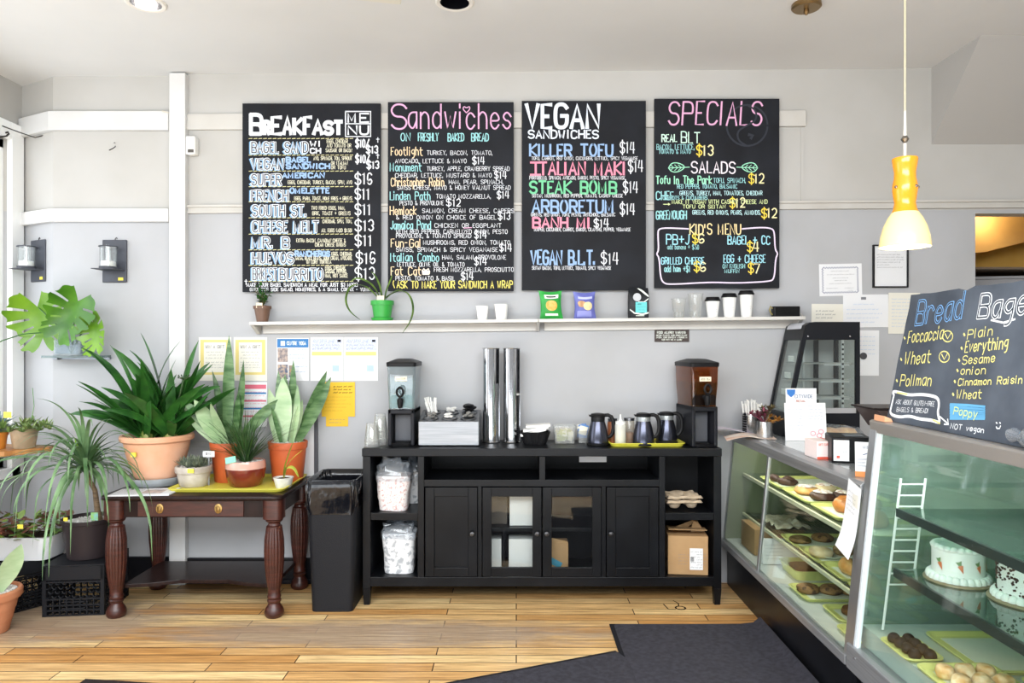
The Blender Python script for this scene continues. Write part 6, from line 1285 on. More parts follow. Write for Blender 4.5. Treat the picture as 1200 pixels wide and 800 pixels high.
for x_, z0, z1 in ((1.382, .43, 1.0), (1.475, .62, 1.0)): b.tube([(x_+.12*(z0-.43), 2.735, z0), (x_+.12*(z1-.43), 2.735, z1)], .005, 6)
for i in range(10): z_ = .60+i*.042; b.tube([(1.385+.12*(z_-.43), 2.735, z_), (1.475+.12*(z_-.43), 2.735, z_)], .0035, 6)
b.build('shelf_ladder', mat('white_coated_wire', '#e1e8e4', .4), t)
b = MB(); b.tube([(1.43, N0+.1, 1.175), (1.43, N1-.1, 1.175)], .008, 10); b.build('fill_tube', mat('fill_tube_glow', '#ffffff'), t); area('case_fill', (1.44, 2.0, 1.163), (0, R(-25), 0), .02, 1.4, 6, (.95, 1, .97))  # tube and fill light added to lift the tall case interior

# ------------------------------------------------------------------ trays and pastries
m_lime = mat('lime_tray', '#d3d584', .4); m_parch = mat('parchment', '#dbe0cf', .7)
def ptray(lab, x, y, z, w_, d_, group, paper=True, h=.018, rz=0):
    t = thing('pastry_tray', lab, 'tray', (x, y, z), rz, group); tray(t, w_, d_, h, m_lime, .03, .008)
    if paper:
        b = MB(); b.box(-w_/2+.045, w_/2-.045, -d_/2+.04, d_/2-.04, .0045, .006); b.build('liner_paper', m_parch, t, smooth=0)
    return t
def blob(name, lab, cat, x, y, z, r, h, m, seed, group=None, el=1.0, prof='bun', rz=0, amp=.12, m2=None, topname='topping'):
    t = thing(name, lab, cat, (x, y, z), rz, group); b = MB()
    P = {'bun': [(0, 0), (.8, .02), (1, .3), (.97, .55), (.8, .82), (.45, .97), (0, 1)], 'cookie': [(0, 0), (.92, .0), (1, .35), (.93, .7), (.6, .95), (0, 1)], 'muffin': [(0, 0), (.6, 0), (.75, .5), (1.0, .58), (1.0, .7), (.75, .92), (.35, 1), (0, 1.02)]}[prof]
    sm = []
    for (a, c), (e, f) in zip(P, P[1:]): sm += [(a, c), ((a+e)/2, (c+f)/2)]
    sm.append(P[-1])
    b.lathe([(a*r, c*h) for a, c in sm], n=22)
    for v in b.bm.verts:
        v.co.y *= el; n_ = noise.noise(v.co*38+Vector((seed, 0, 0)))+.5*noise.noise(v.co*90+Vector((seed, 3, 0)))
        if v.co.z > .001: v.co += Vector((v.co.x, v.co.y, v.co.z*.6))*amp*n_
    b.build('crust', m, t, smooth=80, sub=1)
    if m2:
        b = MB(); b.lathe([(0, h*.99), (.35*r, h*.98), (.6*r, h*.93), (.72*r, h*.86), (.66*r, h*.9), (0, h*.95)], n=20)
        for v in b.bm.verts:
            v.co.y *= el; v.co += Vector((v.co.x, v.co.y, 0))*.25*noise.noise(v.co*60+Vector((seed, 7, 0))); v.co.z += .003
        b.build(topname, m2, t, smooth=80)
    return t
def croissant(lab, x, y, z, rz, s, m, group=None, name='croissant'):
    t = thing(name, lab, name.replace('_', ' '), (x, y, z), rz, group); b = MB(); n = 26; pts, rs = [], []
    for i in range(n+1):
        u = i/n*2-1; pts.append((u*.075*s, -.03*s*u*u, .026*s*(1-.5*u*u))); rs.append(s*.028*max(.2, (1-u*u)**.6)*(1+.13*abs(math.sin(u*9))))
    b.tube(pts, rs, 14); b.noise(.003*s, 40, rz); 
    for v in b.bm.verts: v.co.z = max(0, v.co.z)
    b.build('crust', m, t, smooth=80); return t
m_gold = mat('golden_crust', '#c98a45', .5, c2='#e3b777', scale=22); m_brn = mat('brown_bun', '#a5632c', .4, c2='#c27c38', scale=16); m_choc = mat('chocolate', '#3a231a', .5, c2='#55362a', scale=25)
m_cook = mat('cookie_dough', '#8f6b42', .8, c2='#4e3423', scale=55, lo=.5, hi=.62); m_dkc = mat('ginger_cookie', '#7b5128', .8, c2='#5d3a1d', scale=40); m_sug = mat('icing_sugar', '#ece5e0', .8, c2='#b58c7c', scale=60, lo=.5, hi=.6); m_past = mat('pale_pastry', '#d7b98b', .6, c2='#e9d7b4', scale=20); m_oat = mat('oat_cookie', '#7d6138', .85, c2='#54401f', scale=45)
ZA, ZB, ZC = .706, .4585, .293
gA, gB, gC = 'trays on the top shelf of the pastry case', 'trays on the middle shelf of the pastry case', 'trays on the floor of the pastry case'
ptray('lime tray with dark pastries, farthest on the top shelf of the pastry case', 1.665, 4.16, ZA, .44, .34, gA)
ptray('lime tray of iced buns, middle of the top shelf of the pastry case', 1.665, 3.79, ZA, .44, .36, gA)
ptray('lime tray with an orange bun, nearest on the top shelf of the pastry case', 1.665, 3.43, ZA, .44, .32, gA)
ptray('lime tray at the near end of the top pastry shelf, mostly behind the hanging leaflet', 1.665, 3.10, ZA, .44, .28, gA)
k = 0
for x, y in ((1.50, 4.22), (1.56, 4.16), (1.52, 4.10)):
    k += 1; croissant(('dark chocolate twist nearest the back wall on the top shelf', 'dark chocolate twist in the middle of the farthest tray', 'dark chocolate twist nearest the divider on the top shelf')[k-1], x, y, ZA+.007, R(70+20*k), .75, m_choc, 'dark chocolate twists', 'chocolate_twist')
pz = ZA+.007
blob('iced_bun', 'flat iced bun at the front of the middle top tray', 'bun', 1.545, 3.86, pz, .062, .045, m_gold, 1, 'iced buns', 1.1, m2=m_sug, topname='icing'); blob('iced_bun', 'iced bun behind the front one on the middle top tray', 'bun', 1.66, 3.90, pz, .062, .045, m_past, 2, 'iced buns', 1.0, m2=m_sug, topname='icing')
blob('chocolate_bun', 'chocolate bun dusted with sugar, front of the top shelf', 'bun', 1.56, 3.69, pz, .062, .05, m_choc, 3, 'sugared chocolate buns', 1.2, m2=m_sug, topname='sugar_dusting'); blob('chocolate_bun', 'chocolate bun dusted with sugar, behind the front one', 'bun', 1.665, 3.68, pz, .06, .05, m_choc, 4, 'sugared chocolate buns', 1.2, m2=m_sug, topname='sugar_dusting')
blob('orange_bun', 'shiny orange-brown bun at the front of the near top tray', 'bun', 1.565, 3.44, pz, .062, .075, m_brn, 5, 'orange-brown buns'); blob('orange_bun', 'shiny orange-brown bun behind the front one near the leaflet', 'bun', 1.68, 3.46, pz, .06, .07, m_brn, 6, 'orange-brown buns'); blob('orange_bun', 'shiny orange-brown bun hidden behind the hanging leaflet', 'bun', 1.56, 3.16, pz, .06, .07, m_brn, 7, 'orange-brown buns')
for i, (yy, lab) in enumerate(((3.83, 'lime tray of two brown cookies, middle shelf beside the divider'), (3.57, 'lime tray of wrapped pale pastries, middle shelf'), (3.31, 'lime tray of golden croissants, middle shelf'), (3.03, 'lime tray at the near end of the middle pastry shelf'))): ptray(lab, 1.66, yy, ZB, .46, .25, gB)
pz = ZB+.007
blob('cookie', 'brown cookie at the front of the two-cookie tray', 'cookie', 1.50, 3.83, pz, .056, .03, m_oat, 1, 'brown cookies on the middle shelf', prof='cookie'); blob('cookie', 'brown cookie at the back of the two-cookie tray', 'cookie', 1.63, 3.86, pz, .058, .034, m_cook, 2, 'brown cookies on the middle shelf', prof='cookie')
blob('pale_pastry', 'pale wrapped pastry at the front of the second middle tray', 'pastry', 1.50, 3.57, pz, .058, .045, m_past, 5, 'pale wrapped pastries', 1.1); blob('pale_pastry', 'pale wrapped pastry behind the front one on the second middle tray', 'pastry', 1.625, 3.59, pz, .056, .05, mat('crumb_pastry', '#c2a06c', .7, c2='#6d5333', scale=40), 6, 'pale wrapped pastries', 1.1); blob('seeded_roll', 'seeded brown roll at the back of the second middle tray', 'roll', 1.745, 3.58, pz, .052, .05, m_cook, 9)
for x, y, s, lab in ((1.525, 3.60, .0, 'greaseproof paper under the front pale pastry'), ):
    b = MB(); b.lathe([(0, .0), (.07, .002), (.095, .016), (.093, .017), (.068, .004), (0, .002)], (1.565, 3.575, ZB+.0065), 22, fn=lambda r, a, z: r*(1+.12*math.sin(5*a)+.05*math.sin(11*a))); tag(b.build('greaseproof_paper', mat('greaseproof', '#e3e6dc', .7)), 'crinkled greaseproof paper under the pale wrapped pastries', 'paper')
croissant('golden croissant at the front of the croissant tray', 1.51, 3.31, pz, R(80), 1.15, m_gold, 'golden croissants'); croissant('golden croissant in the middle of the croissant tray', 1.63, 3.32, pz, R(95), 1.1, m_gold, 'golden croissants'); croissant('golden croissant at the back of the croissant tray', 1.74, 3.31, pz, R(85), 1.1, m_gold, 'golden croissants')
croissant('golden croissant nearest the leaflet on the near middle tray', 1.50, 3.06, pz, R(70), 1.15, m_gold, 'golden croissants'); croissant('golden croissant at the back of the near middle tray', 1.64, 3.06, pz, R(95), 1.1, m_gold, 'golden croissants')
ptray('deep lime tray of dark crumble, farthest on the case floor', 1.60, 3.84, ZC, .34, .26, gC, False, .05); t = thing('crumble_slab', 'dark crumble slab in the farthest deep tray', 'cake', (1.60, 3.84, ZC+.006)); b = MB(); b.loft([rrect(.25, .17, .03, 0), rrect(.27, .19, .03, .03), rrect(.25, .17, .03, .035)]); b.noise(.004, 40, 2); b.build('slab', m_dkc, t)
ptray('lime tray of chunky cookies on the case floor', 1.565, 3.52, ZC, .42, .24, gC); ptray('lime tray of one dark cookie on the case floor', 1.60, 3.24, ZC, .40, .21, gC); ptray('lime tray of flat brown cookie at the near end of the case floor', 1.54, 3.00, ZC, .36, .21, gC)
pz = ZC+.007
for i, (x, y, lab) in enumerate(((1.425, 3.545, 'chunky cookie at the front of the floor tray'), (1.53, 3.53, 'chunky cookie second from the front of the floor tray'), (1.625, 3.52, 'chunky cookie at the back of the floor tray'))): blob('chunky_cookie', lab, 'cookie', x, y, pz, .056, .036, m_cook, 10+i, 'chunky cookies', prof='cookie', amp=.16)
blob('chunky_cookie', 'dark cookie alone on its floor tray', 'cookie', 1.515, 3.24, pz, .06, .036, m_dkc, 15, prof='cookie', amp=.16); blob('flat_cookie', 'flat brown cookie nearest the end post on the case floor', 'cookie', 1.45, 3.0, pz, .066, .02, m_dkc, 17, prof='cookie', el=1.0, amp=.05)
# left bay: paper on the wire shelf, box on the floor
b = MB(); n = 8; V_ = [[b.V((1.47+.2*i/n, 4.10+.3*j/n, .462+.05*abs(noise.noise(Vector((i*.6, j*.5, 2)))))) for i in range(n+1)] for j in range(n+1)]
for j in range(n):
    for i in range(n): b.face([V_[j][i], V_[j][i+1], V_[j+1][i+1], V_[j+1][i]])
tag(b.build('crumpled_paper', mat('brown_kraft', '#b5a588', .8, c2='#d8cfbc', scale=30), smooth=30, solid=.001), 'crumpled paper on the wire shelf left of the divider', 'paper')
t2 = carton('cardboard box on the case floor left of the divider', 1.37, 1.66, 4.17, 4.42, ZC, ZC+.15, m_cb, 'cardboard_box'); b = MB(); b.lathe([(0, 0), (.025, 0), (.025, .001), (0, .001)], (.0, -.1255, .1), 18, M=Matrix.Rotation(R(90), 4, 'X')); plabel(b.build('red_seal', mat('seal_red', '#a83c3c', .6), t2, smooth=0), 'red round seal')
t2 = thing('paper_bundle', 'white papers standing before the cardboard box in the case', 'paper', (1.46, 4.02, ZC)); b = MB(); b.box(-.10, .10, -.02, .02, 0, .135, Matrix.Rotation(R(-10), 4, 'X')); b.build('sheets', m_pap, t2, smooth=0); b = MB()
fr = (Vector((-.10, -.0205, .0)), Vector((1, 0, 0)), Vector((0, math.sin(R(10))*1, math.cos(R(10)))).normalized(), Vector((0, -1, .17)))
for i in range(5): scrib(b, fr, .02, .12, .03+.018*i, .006, .0012, i)
b.build('writing', m_gr, t2, smooth=0)
# cakes and treats in the refrigerated case
def piped_cake(lab, x, y, z, r, h, carrots):
    t = thing('layer_cake', lab, 'cake', (x, y, z), 0, 'white cakes in the refrigerated case'); m_ic = mat('white_icing', '#eef0ec', .5, sub=.1)
    b = MB(); b.lathe([(0, 0), (r*1.33, 0), (r*1.34, .004), (r*1.30, .006), (0, .006)], n=48); b.build('cake_board', mat('gold_board', '#b5a184', .35, .5), t)
    b = MB(); b.lathe([(0, .006), (r, .006), (r, h-.008), (r-.008, h), (0, h)], n=48); b.build('body', m_ic, t)
    b = MB()
    for k in range(26): a = 2*math.pi*k/26; b.lathe([(0, 0), (.014, .001), (.015, .01), (.01, .02), (0, .026)], (r*1.07*math.cos(a), r*1.07*math.sin(a), .007), 10)
    for k in range(22): a = 2*math.pi*k/22; b.lathe([(0, 0), (.013, .001), (.014, .007), (.008, .014), (0, .018)], (r*.9*math.cos(a), r*.9*math.sin(a), h-.004), 10)
    b.build('piping', m_ic, t)
    if carrots:
        for a in (R(-115), R(-75), R(-40), R(-160)):
            q = Vector((r*1.003*math.cos(a), r*1.003*math.sin(a), h*.52)); M_ = Matrix.Translation(q)@Matrix.Rotation(a, 4, 'Z')@Matrix.Rotation(R(90), 4, 'Y')@Matrix.Rotation(R(20), 4, 'Z')
            b = MB(); b.poly([M_@Vector(p) for p in ((.018, 0, .001), (-.01, .009, .003), (-.012, 0, .004), (-.01, -.009, .003))]); b.build('carrot', mat('carrot_orange', '#d97a4a', .5), t, smooth=0); b = MB(); b.poly([M_@Vector(p) for p in ((-.011, .004, .003), (-.026, .01, .002), (-.024, 0, .003), (-.026, -.01, .002), (-.011, -.004, .003))]); b.build('carrot_top', mat('icing_green', '#6d8f5a', .5), t, smooth=0)
    else:
        b = MB(); rnd = random.Random(4)
        for i in range(420):
            a = rnd.uniform(2.2, 6.6); zz_ = h*(.5+.5*abs(rnd.gauss(0, .55))) if i % 2 else h*abs(rnd.gauss(0, .16)); zz_ = min(max(.012, zz_), h-.003); q = Vector(((r+.001)*math.cos(a), (r+.001)*math.sin(a), zz_)); s = rnd.uniform(.0015, .0035); b.box(-s, s, -s, s, -s, s, Matrix.Translation(q)@Matrix.Rotation(rnd.uniform(0, 3), 4, 'X'))
        for i in range(160): a = rnd.uniform(0, 6.28); q = r*math.sqrt(rnd.uniform(.5, 1)); s = rnd.uniform(.0015, .0035); b.box(-s, s, -s, s, -s, s, Matrix.Translation((q*math.cos(a), q*math.sin(a), h+.002)))
        o = b.build('chocolate_crumbs', m_choc, t, smooth=0); o['kind'] = 'stuff'
piped_cake('white iced carrot cake with orange carrots piped on its side', X(1123, 2.57), 2.57, .671, .083, .118, True)
piped_cake('white iced cake speckled with chocolate crumbs', X(1207, 2.36), 2.36, .671, .090, .125, False)
ZF = .426; gF = 'trays in the refrigerated case'
ptray('lime tray of black truffles on the fridge floor', 1.385, 2.545, ZF, .14, .20, gF, False, .015, R(0)); ptray('lime tray of golden cream puffs in front of the cakes', 1.452, 2.27, ZF, .26, .30, gF)
ptray('empty paper-lined lime tray behind the truffles', 1.775, 2.52, ZF, .54, .34, gF); ptray('empty paper-lined lime tray behind the cream puffs', 1.83, 2.17, ZF, .46, .30, gF)
k = 0
for j in range(2):
    for i in range(4):
        k += 1; x, y = 1.362+j*.048, 2.615-i*.045-j*.008
        lab = 'dark chocolate truffle, %s of the %s row of its tray' % (('back end', 'second from the back', 'third from the back', 'front end')[i], ('glass-side', 'cake-side')[j])
        if i == 0 and j == 0: t0 = blob('truffle', lab, 'truffle', x, y, ZF+.006, .022, .034, mat('truffle_dark', '#121113', .5, c2='#242022', scale=60), 1, 'black truffles')
        else: dup(t0, (x, y, ZF+.006), R(70*k), lab)
k = 0
for j in range(3):
    for i in range(3):
        k += 1; x, y = 1.380+j*.066+.01*(i % 2), 2.335-i*.07
        lab = 'golden cream puff, %s of the %s row of its tray' % (('back', 'middle', 'front')[i], ('glass-side', 'centre', 'cake-side')[j])
        if i == 0 and j == 0: t0 = blob('cream_puff', lab, 'cream puff', x, y, ZF+.007, .031, .044, mat('puff_gold', '#cf9a55', .5, c2='#f0ddb8', scale=28), 2, 'cream puffs', amp=.2)
        else: dup(t0, (x, y, ZF+.007), R(50*k), lab)

# ------------------------------------------------------------------ on the counter of the pastry case
ZK = .966
m_stl = mat('tin_silver', '#bfc0c0', .25, .9)
# flyers curling over the end
def curl(name, lab, m, pts, w_, th=.0012, ydir=None):
    b = MB(); P = chaikin([Vector(p) for p in pts], 2); u = Vector(ydir or (0, 1, 0)).normalized()*w_/2
    b.loft([[p-u, p+u, p+u+Vector((0, 0, th)), p-u+Vector((0, 0, th))] for p in P]); return tag(b.build(name, m, smooth=60), lab, 'leaflet', 'leaflets on the counter')
curl('leaflet', 'pale lilac leaflet lying at the back corner of the pastry counter', mat('leaflet_lilac', '#cdbfd2', .6, c2='#e9e3ea', scale=14), [(1.215, 4.46, .992), (1.26, 4.46, .998), (1.34, 4.46, .985), (1.44, 4.46, ZK+.002)], .15)
curl('leaflet', 'orange and white leaflet curling over the front edge of the pastry counter', mat('leaflet_orange', '#ece3da', .6, c2='#dfb79f', scale=10), [(1.225, 4.25, .955), (1.29, 4.24, .974), (1.35, 4.23, .984), (1.42, 4.22, ZK+.004), (1.50, 4.22, ZK+.003)], .2, ydir=(.2, 1, 0))
t = thing('straw_holder', 'steel and black lattice holder full of white wrapped straws', 'straw holder', (1.437, 4.44, ZK))
b = MB(); b.lathe([(0, 0), (.048, 0), (.05, .003), (.05, .128), (.047, .128), (.046, .01), (0, .01)], n=36); b.build('cylinder', m_stl, t)
b = MB()
for a in list(range(150, 215, 16))+list(range(-60, -10, 16)):
    for i in range(8): b.box(-.006, .006, -.001, .001, -.0055, .0055, Matrix.Rotation(R(a), 4, 'Z')@Matrix.Translation((.0505, 0, .012+i*.015))@Matrix.Rotation(R(90), 4, 'Z'))
b.build('black_squares', m_bp, t, smooth=0)
b = MB(); rnd = random.Random(5)
for i in range(40): a = rnd.uniform(0, 6.28); r_ = .038*math.sqrt(rnd.random()); b.tube([(r_*math.cos(a), r_*math.sin(a), .012), (r_*math.cos(a)*1.5+rnd.uniform(-.012, .012), r_*math.sin(a)*1.4, .185+rnd.uniform(-.02, .02))], .004, 5)
b.build('straws', m_wht, t)
t = potted('tin_succulent', 'burgundy and amber leaved plant in a small silver tin on the counter', 1.43, 4.175, ZK)
b = MB(); b.lathe([(0, 0), (.043, 0), (.044, .003), (.044, .1), (.041, .1), (.04, .085), (0, .085)], n=32); b.build('tin', m_stl, t)
ba, bb_, bc = MB(), MB(), MB(); rnd = random.Random(19)
for i in range(22):
    a = rnd.uniform(0, 6.28); el = rnd.uniform(.1, 1.4); L_ = rnd.uniform(.05, .10); p = Vector((0, 0, .09))+Vector((math.cos(a)*math.cos(el), math.sin(a)*math.cos(el), math.sin(el)))*L_
    q = ba if p.x < -.01 else (bb_ if p.z < .13 else bc)
    q.tube([(0, 0, .085), p*.6+Vector((0, 0, .04)), p], .003, 5)
    for k in range(9): q.leaf(p, k*.7, rnd.uniform(-.2, 1.1), .032, .014, .3, 4, .3)
ba.build('burgundy_leaves', mat('leaf_burgundy', '#5e2338', .4, c2='#7d3a4d', scale=25), t); bb_.build('amber_leaves', mat('leaf_amber', '#8a5a26', .4, c2='#b07c34', scale=25), t); bc.build('olive_leaves', mat('leaf_dark_olive', '#4a3a28', .4, c2='#65603a', scale=25), t)
# standing cards
def card(name, lab, cat, x0, x1, y, z0, h, m, tilt=8, th=.004):
    t = thing(name, lab, cat, ((x0+x1)/2, y, z0), 0); t.rotation_euler = (R(-tilt), 0, 0); w_ = x1-x0; b = MB(); b.box(-w_/2, w_/2, 0, th, 0, h); b.build('card', m, t, smooth=0)
    return t, (Vector((-w_/2, 0, 0)), Vector((1, 0, 0)), Vector((0, 0, 1)), Vector((0, -1, 0))), w_
t, fr, w_ = card('handwritten_sign', 'white handwritten sign with pink cookie drawings standing on the counter', 'sign', 1.518, 1.750, 4.085, ZK, .212, m_pap, 6, .006)
b = MB()
for i in range(8): scrib(b, fr, .02, .10, .19-.018*i, .007, .0013, i); scrib(b, fr, .13, .215, .19-.018*i, .007, .0013, i+40) if i < 5 else None
b.build('handwriting', mat('ink_blue', '#6f83a8', .8), t, smooth=0)
b = MB()
for q, z_ in ((.155, .04), (.19, .028), (.2, .05)): ribbon(b, [Vector((q+.014*math.cos(R(a)), z_+.012*math.sin(R(a)))) for a in range(0, 361, 30)], .004, fr, .001)
b.build('cookie_drawing', mat('ink_pink', '#e0909c', .8), t, smooth=0)
t, fr, w_ = card('delivery_sign', 'white card headed CITYWIDE with a blue shield, behind the handwritten sign', 'sign', X(921, 4.15), X(957, 4.15), 4.135, ZK+.001, .29, m_pap, 4)
b = MB(); text(b, fr, 'CITYWIDE', .052, .235, .018, .004, .10, .05); b.build('lettering', mat('ink_slate', '#5f7391', .8), t, smooth=0)
b = MB(); b.poly([Vector((x_, -.001, z_)) for x_, z_ in ((-w_/2+.006, .283), (-w_/2+.055, .283), (-w_/2+.053, .258), (-w_/2+.03, .238), (-w_/2+.008, .258))]); b.build('shield_logo', mat('logo_blue', '#2d6fb8', .6), t, smooth=0)
b = MB(); text(b, fr, 'RETAIL', .06, .213, .009, .003, .05, .02); b.build('lettering', mat('ink_red', '#c9654c', .8), t, smooth=0)
# warming cabinet
WX0, WX1, WY0, WY1, WZ0 = 1.562, 2.02, 4.262, 4.565, ZK
t = thing('warming_cabinet', 'black countertop warming cabinet with slanted glass front and wire shelves', 'food warmer', (0, 0, 0)); m_wb = mat('cabinet_black', '#14161b', .35)
wz = lambda py: Z(py, WY0)
zb1, zb2, zt1, zt2 = wz(484), wz(478), wz(398), wz(377)
def sx_at(z): return WX0+.0+(z-WZ0)*(.135/.66)
b = MB(); b.prism([(sx_at(WZ0), WZ0), (WX1, WZ0), (WX1, zb1), (sx_at(zb1), zb1)], 'y', WY0, WY1); b.build('base', m_wb, t, bevel=.003, smooth=0)
b = MB(); b.prism([(sx_at(zt1), zt1), (sx_at(zt1)+.006, zt1+.03), (sx_at(zt1)+.02, zt2-.02), (sx_at(zt1)+.045, zt2-.004), (sx_at(zt1)+.08, zt2), (WX1, zt2), (WX1, zt1)], 'y', WY0, WY1); b.build('hood', m_wb, t, smooth=30)
b = MB()
for y0, y1 in ((WY0, WY0+.02), (WY1-.02, WY1)):
    b.loft([[Vector((sx_at(z)+o, y, z)) for o, y in ((0, y0), (.026, y0), (.026, y1), (0, y1))] for z in (zb1, zt1)]); b.box(WX1-.024, WX1, y0, y1, zb1, zt1)
b.build('frame', m_wb, t, smooth=0)
b = MB(); b.box(sx_at(zb1)+.02, WX1-.02, WY0, WY0+.018, zb1, zb2); b.box(sx_at(zb1)+.01, WX1-.01, WY0+.02, WY1-.02, zb1, zb1+.008); b.build('sill', m_ssl, t, smooth=0)
b = MB(); b.loft([[Vector((sx_at(z)+.006+o, y, z)) for o, y in ((0, WY0+.02), (.004, WY0+.02), (.004, WY1-.02), (0, WY1-.02))] for z in (zb1, zt1)]); b.build('front_glass', gl_case, t, smooth=0)
b = MB(); b.loft([[Vector(p) for p in ((sx_at(z)+.026, WY0+.006, z), (WX1-.024, WY0+.006, z), (WX1-.024, WY0+.010, z), (sx_at(z)+.026, WY0+.010, z))] for z in (zb2, zt1)]); b.build('side_glass', glass('warmer_glass', '#f6faf8', .9), t, smooth=0)
b = MB(); b.box(WX1-.006, WX1-.002, WY0+.02, WY1-.02, zb1, zt1); b.build('rear_door', glass('rear_glass', '#f4f7f5', .8, .06, '#e5eae7'), t, smooth=0)
for z_ in (wz(426), wz(446), wz(466)):
    b = MB()
    for i in range(12): q = sx_at(z_)+.05+i*(WX1-.05-sx_at(z_)-.05)/11; b.tube([(q, WY0+.03, z_), (q, WY1-.03, z_)], .0022, 5)
    for y_ in (WY0+.03, WY1-.03): b.tube([(sx_at(z_)+.04, y_, z_), (WX1-.04, y_, z_)], .004, 6)
    b.box(sx_at(z_)+.17, WX1-.05, WY0+.028, WY0+.034, z_-.012, z_+.006); b.build('wire_shelf', m_ssl, t, smooth=0)
    b = MB(); q = sx_at(z_)+.018; b.box(q, q+.003, WY0+.10, WY0+.19, z_+.01, z_+.045); b.build('price_card', m_pap, t, smooth=0)
b = MB(); b.box(WX1-.10, WX1-.085, WY0+.02, WY0+.028, zb2, zt1); b.box(sx_at(zb1)+.20, sx_at(zb1)+.212, WY1-.034, WY1-.026, zb2, zt1); b.build('shelf_standard', m_ssl, t, smooth=0)
b = MB()
for i in range(13): z_ = zb2+.02+i*.029; b.box(WX1-.098, WX1-.087, WY0+.0185, WY0+.0195, z_, z_+.012)
b.build('standard_slots', m_bp, t, smooth=0)
b = MB(); b.box(sx_at(zb1)+.27, sx_at(zb1)+.30, WY1-.03, WY1-.024, zb2, zt1); b.build('rear_bar', m_wb, t, smooth=0)
b = MB()
for px in (947, 996): b.lathe([(0, 0), (.005, 0), (.004, .003), (0, .004)], (X(px, WY0), WY0, wz(394)), 12, M=Matrix.Rotation(R(90), 4, 'X'))
b.build('screws', m_chr, t)
b = MB(); q = sx_at(zt1)+.012; b.loft([[Vector((x_, y_, z_)) for y_ in (WY0+.05, WY1-.03)]+[Vector((x_-.001, y_, z_+.001)) for y_ in (WY1-.03, WY0+.05)] for x_, z_ in ((q+.002, zt2-.04), (q+.0095, zt2-.019), (q+.03, zt2-.005))]); b.build('top_label', mat('label_silver', '#c9cbd2', .4), t, smooth=0)
# pastry bag
t = thing('pastry_bag', 'clear bag of golden turnovers lying before the warming cabinet', 'pastry bag', (1.83, 4.16, ZK))
for i, (x_, y_, rz) in enumerate(((-.045, 0, 15), (.05, .01, -10))):
    b = MB(); b.loft([rrect(.13, .09, .03, .001, 5, x_, y_), rrect(.15, .1, .04, .03, 5, x_, y_), rrect(.11, .07, .03, .055, 5, x_+.01, y_), rrect(.04, .02, .009, .065, 5, x_+.01, y_)]); b.noise(.008, 22, i*3); b.build('turnover', mat('turnover_crust', '#b57e3a', .5, c2='#e0b878', scale=16), t, smooth=80)
b = MB(); b.loft([rrect(.30, .13, .05, .001, 8), rrect(.31, .14, .05, .03, 8), rrect(.25, .10, .04, .068, 8), rrect(.12, .04, .018, .085, 8)]); b.noise(.010, 24, 7); b.build('wrapper', m_film, t, smooth=30)
# red and white box, card reader
m_redb = mat('box_coral', '#d75a45', .5)
t = thing('gift_card_box', 'small white and coral red box at the counter edge', 'box', (1.452, 3.46, ZK), R(2)); b = MB(); b.box(-.04, .033, -.05, .085, 0, .085); b.build('carton', mat('box_white_pink', '#efdfdc', .5), t, bevel=.002, smooth=0); b = MB(); b.box(.0335, .044, -.052, .085, 0, .0855); b.box(-.04, .0335, -.0525, -.0505, .0, .012); b.build('coral_side', m_redb, t, smooth=0); b = MB(); text(b, (Vector((-.045, -.0515, 0)), Vector((1, 0, 0)), Vector((0, 0, 1)), Vector((0, -1, 0))), 'GIFT CARDS', .012, .065, .010, .002, .056, 0); b.build('lettering', m_redb, t, smooth=0)
t = thing('card_printer', 'black receipt printer with a white label facing the customer', 'printer', (1.53, 3.36, ZK), R(-14)); b = MB(); b.box(-.075, .095, -.07, .12, 0, .118); b.build('housing', m_bp, t, bevel=.006); b = MB(); b.box(-.068, -.002, -.0725, -.0705, .01, .105); plabel(b.build('label', m_pap, t, bevel=.0), 'white label with a red dot'); b = MB(); fr = (Vector((-.068, -.0726, .01)), Vector((1, 0, 0)), Vector((0, 0, 1)), Vector((0, -1, 0)))
for i in range(4): scrib(b, fr, .008, .055, .04+.016*i, .007, .0014, i)
b.build('writing', m_gr, t, smooth=0); b = MB(); b.box(-.055, -.042, -.0732, -.0727, .022, .034); b.build('red_dot', m_redb, t, smooth=0); b = MB(); b.box(-.01, .07, -.02, .06, .1182, .121); b.build('paper_slot', mat('steel_grey', '#8f949b'), t, smooth=0); b = MB(); b.box(.05, .062, -.0725, -.0705, .06, .075); b.build('button', m_wht, t, smooth=0)
t = thing('tip_card', 'white handwritten card with orange foot leaning by the tall case', 'sign', (1.425, 2.945, ZK), R(-22)); t.rotation_euler = (R(-12), 0, R(-22))
b = MB(); b.box(-.044, .044, 0, .003, .022, .142); b.build('card', m_pap, t, smooth=0); b = MB(); b.box(-.044, .044, -.001, .003, 0, .022); plabel(b.build('foot', mat('card_orange', '#e08a4a', .6), t, smooth=0), 'orange foot strip')
fr = (Vector((-.044, 0, 0)), Vector((1, 0, 0)), Vector((0, 0, 1)), Vector((0, -1, 0))); b = MB()
text(b, fr, 'WIFI', .03, .115, .012, .002, .026, .05); ribbon(b, [Vector(p) for p in ((.03, .09), (.045, .096), (.06, .092))], .003, fr, .001)
for i in range(3): scrib(b, fr, .008, .078, .068-.013*i, .008, .002, i)
b.build('handwriting', mat('ink_navy', '#4a5584', .8), t, smooth=0)
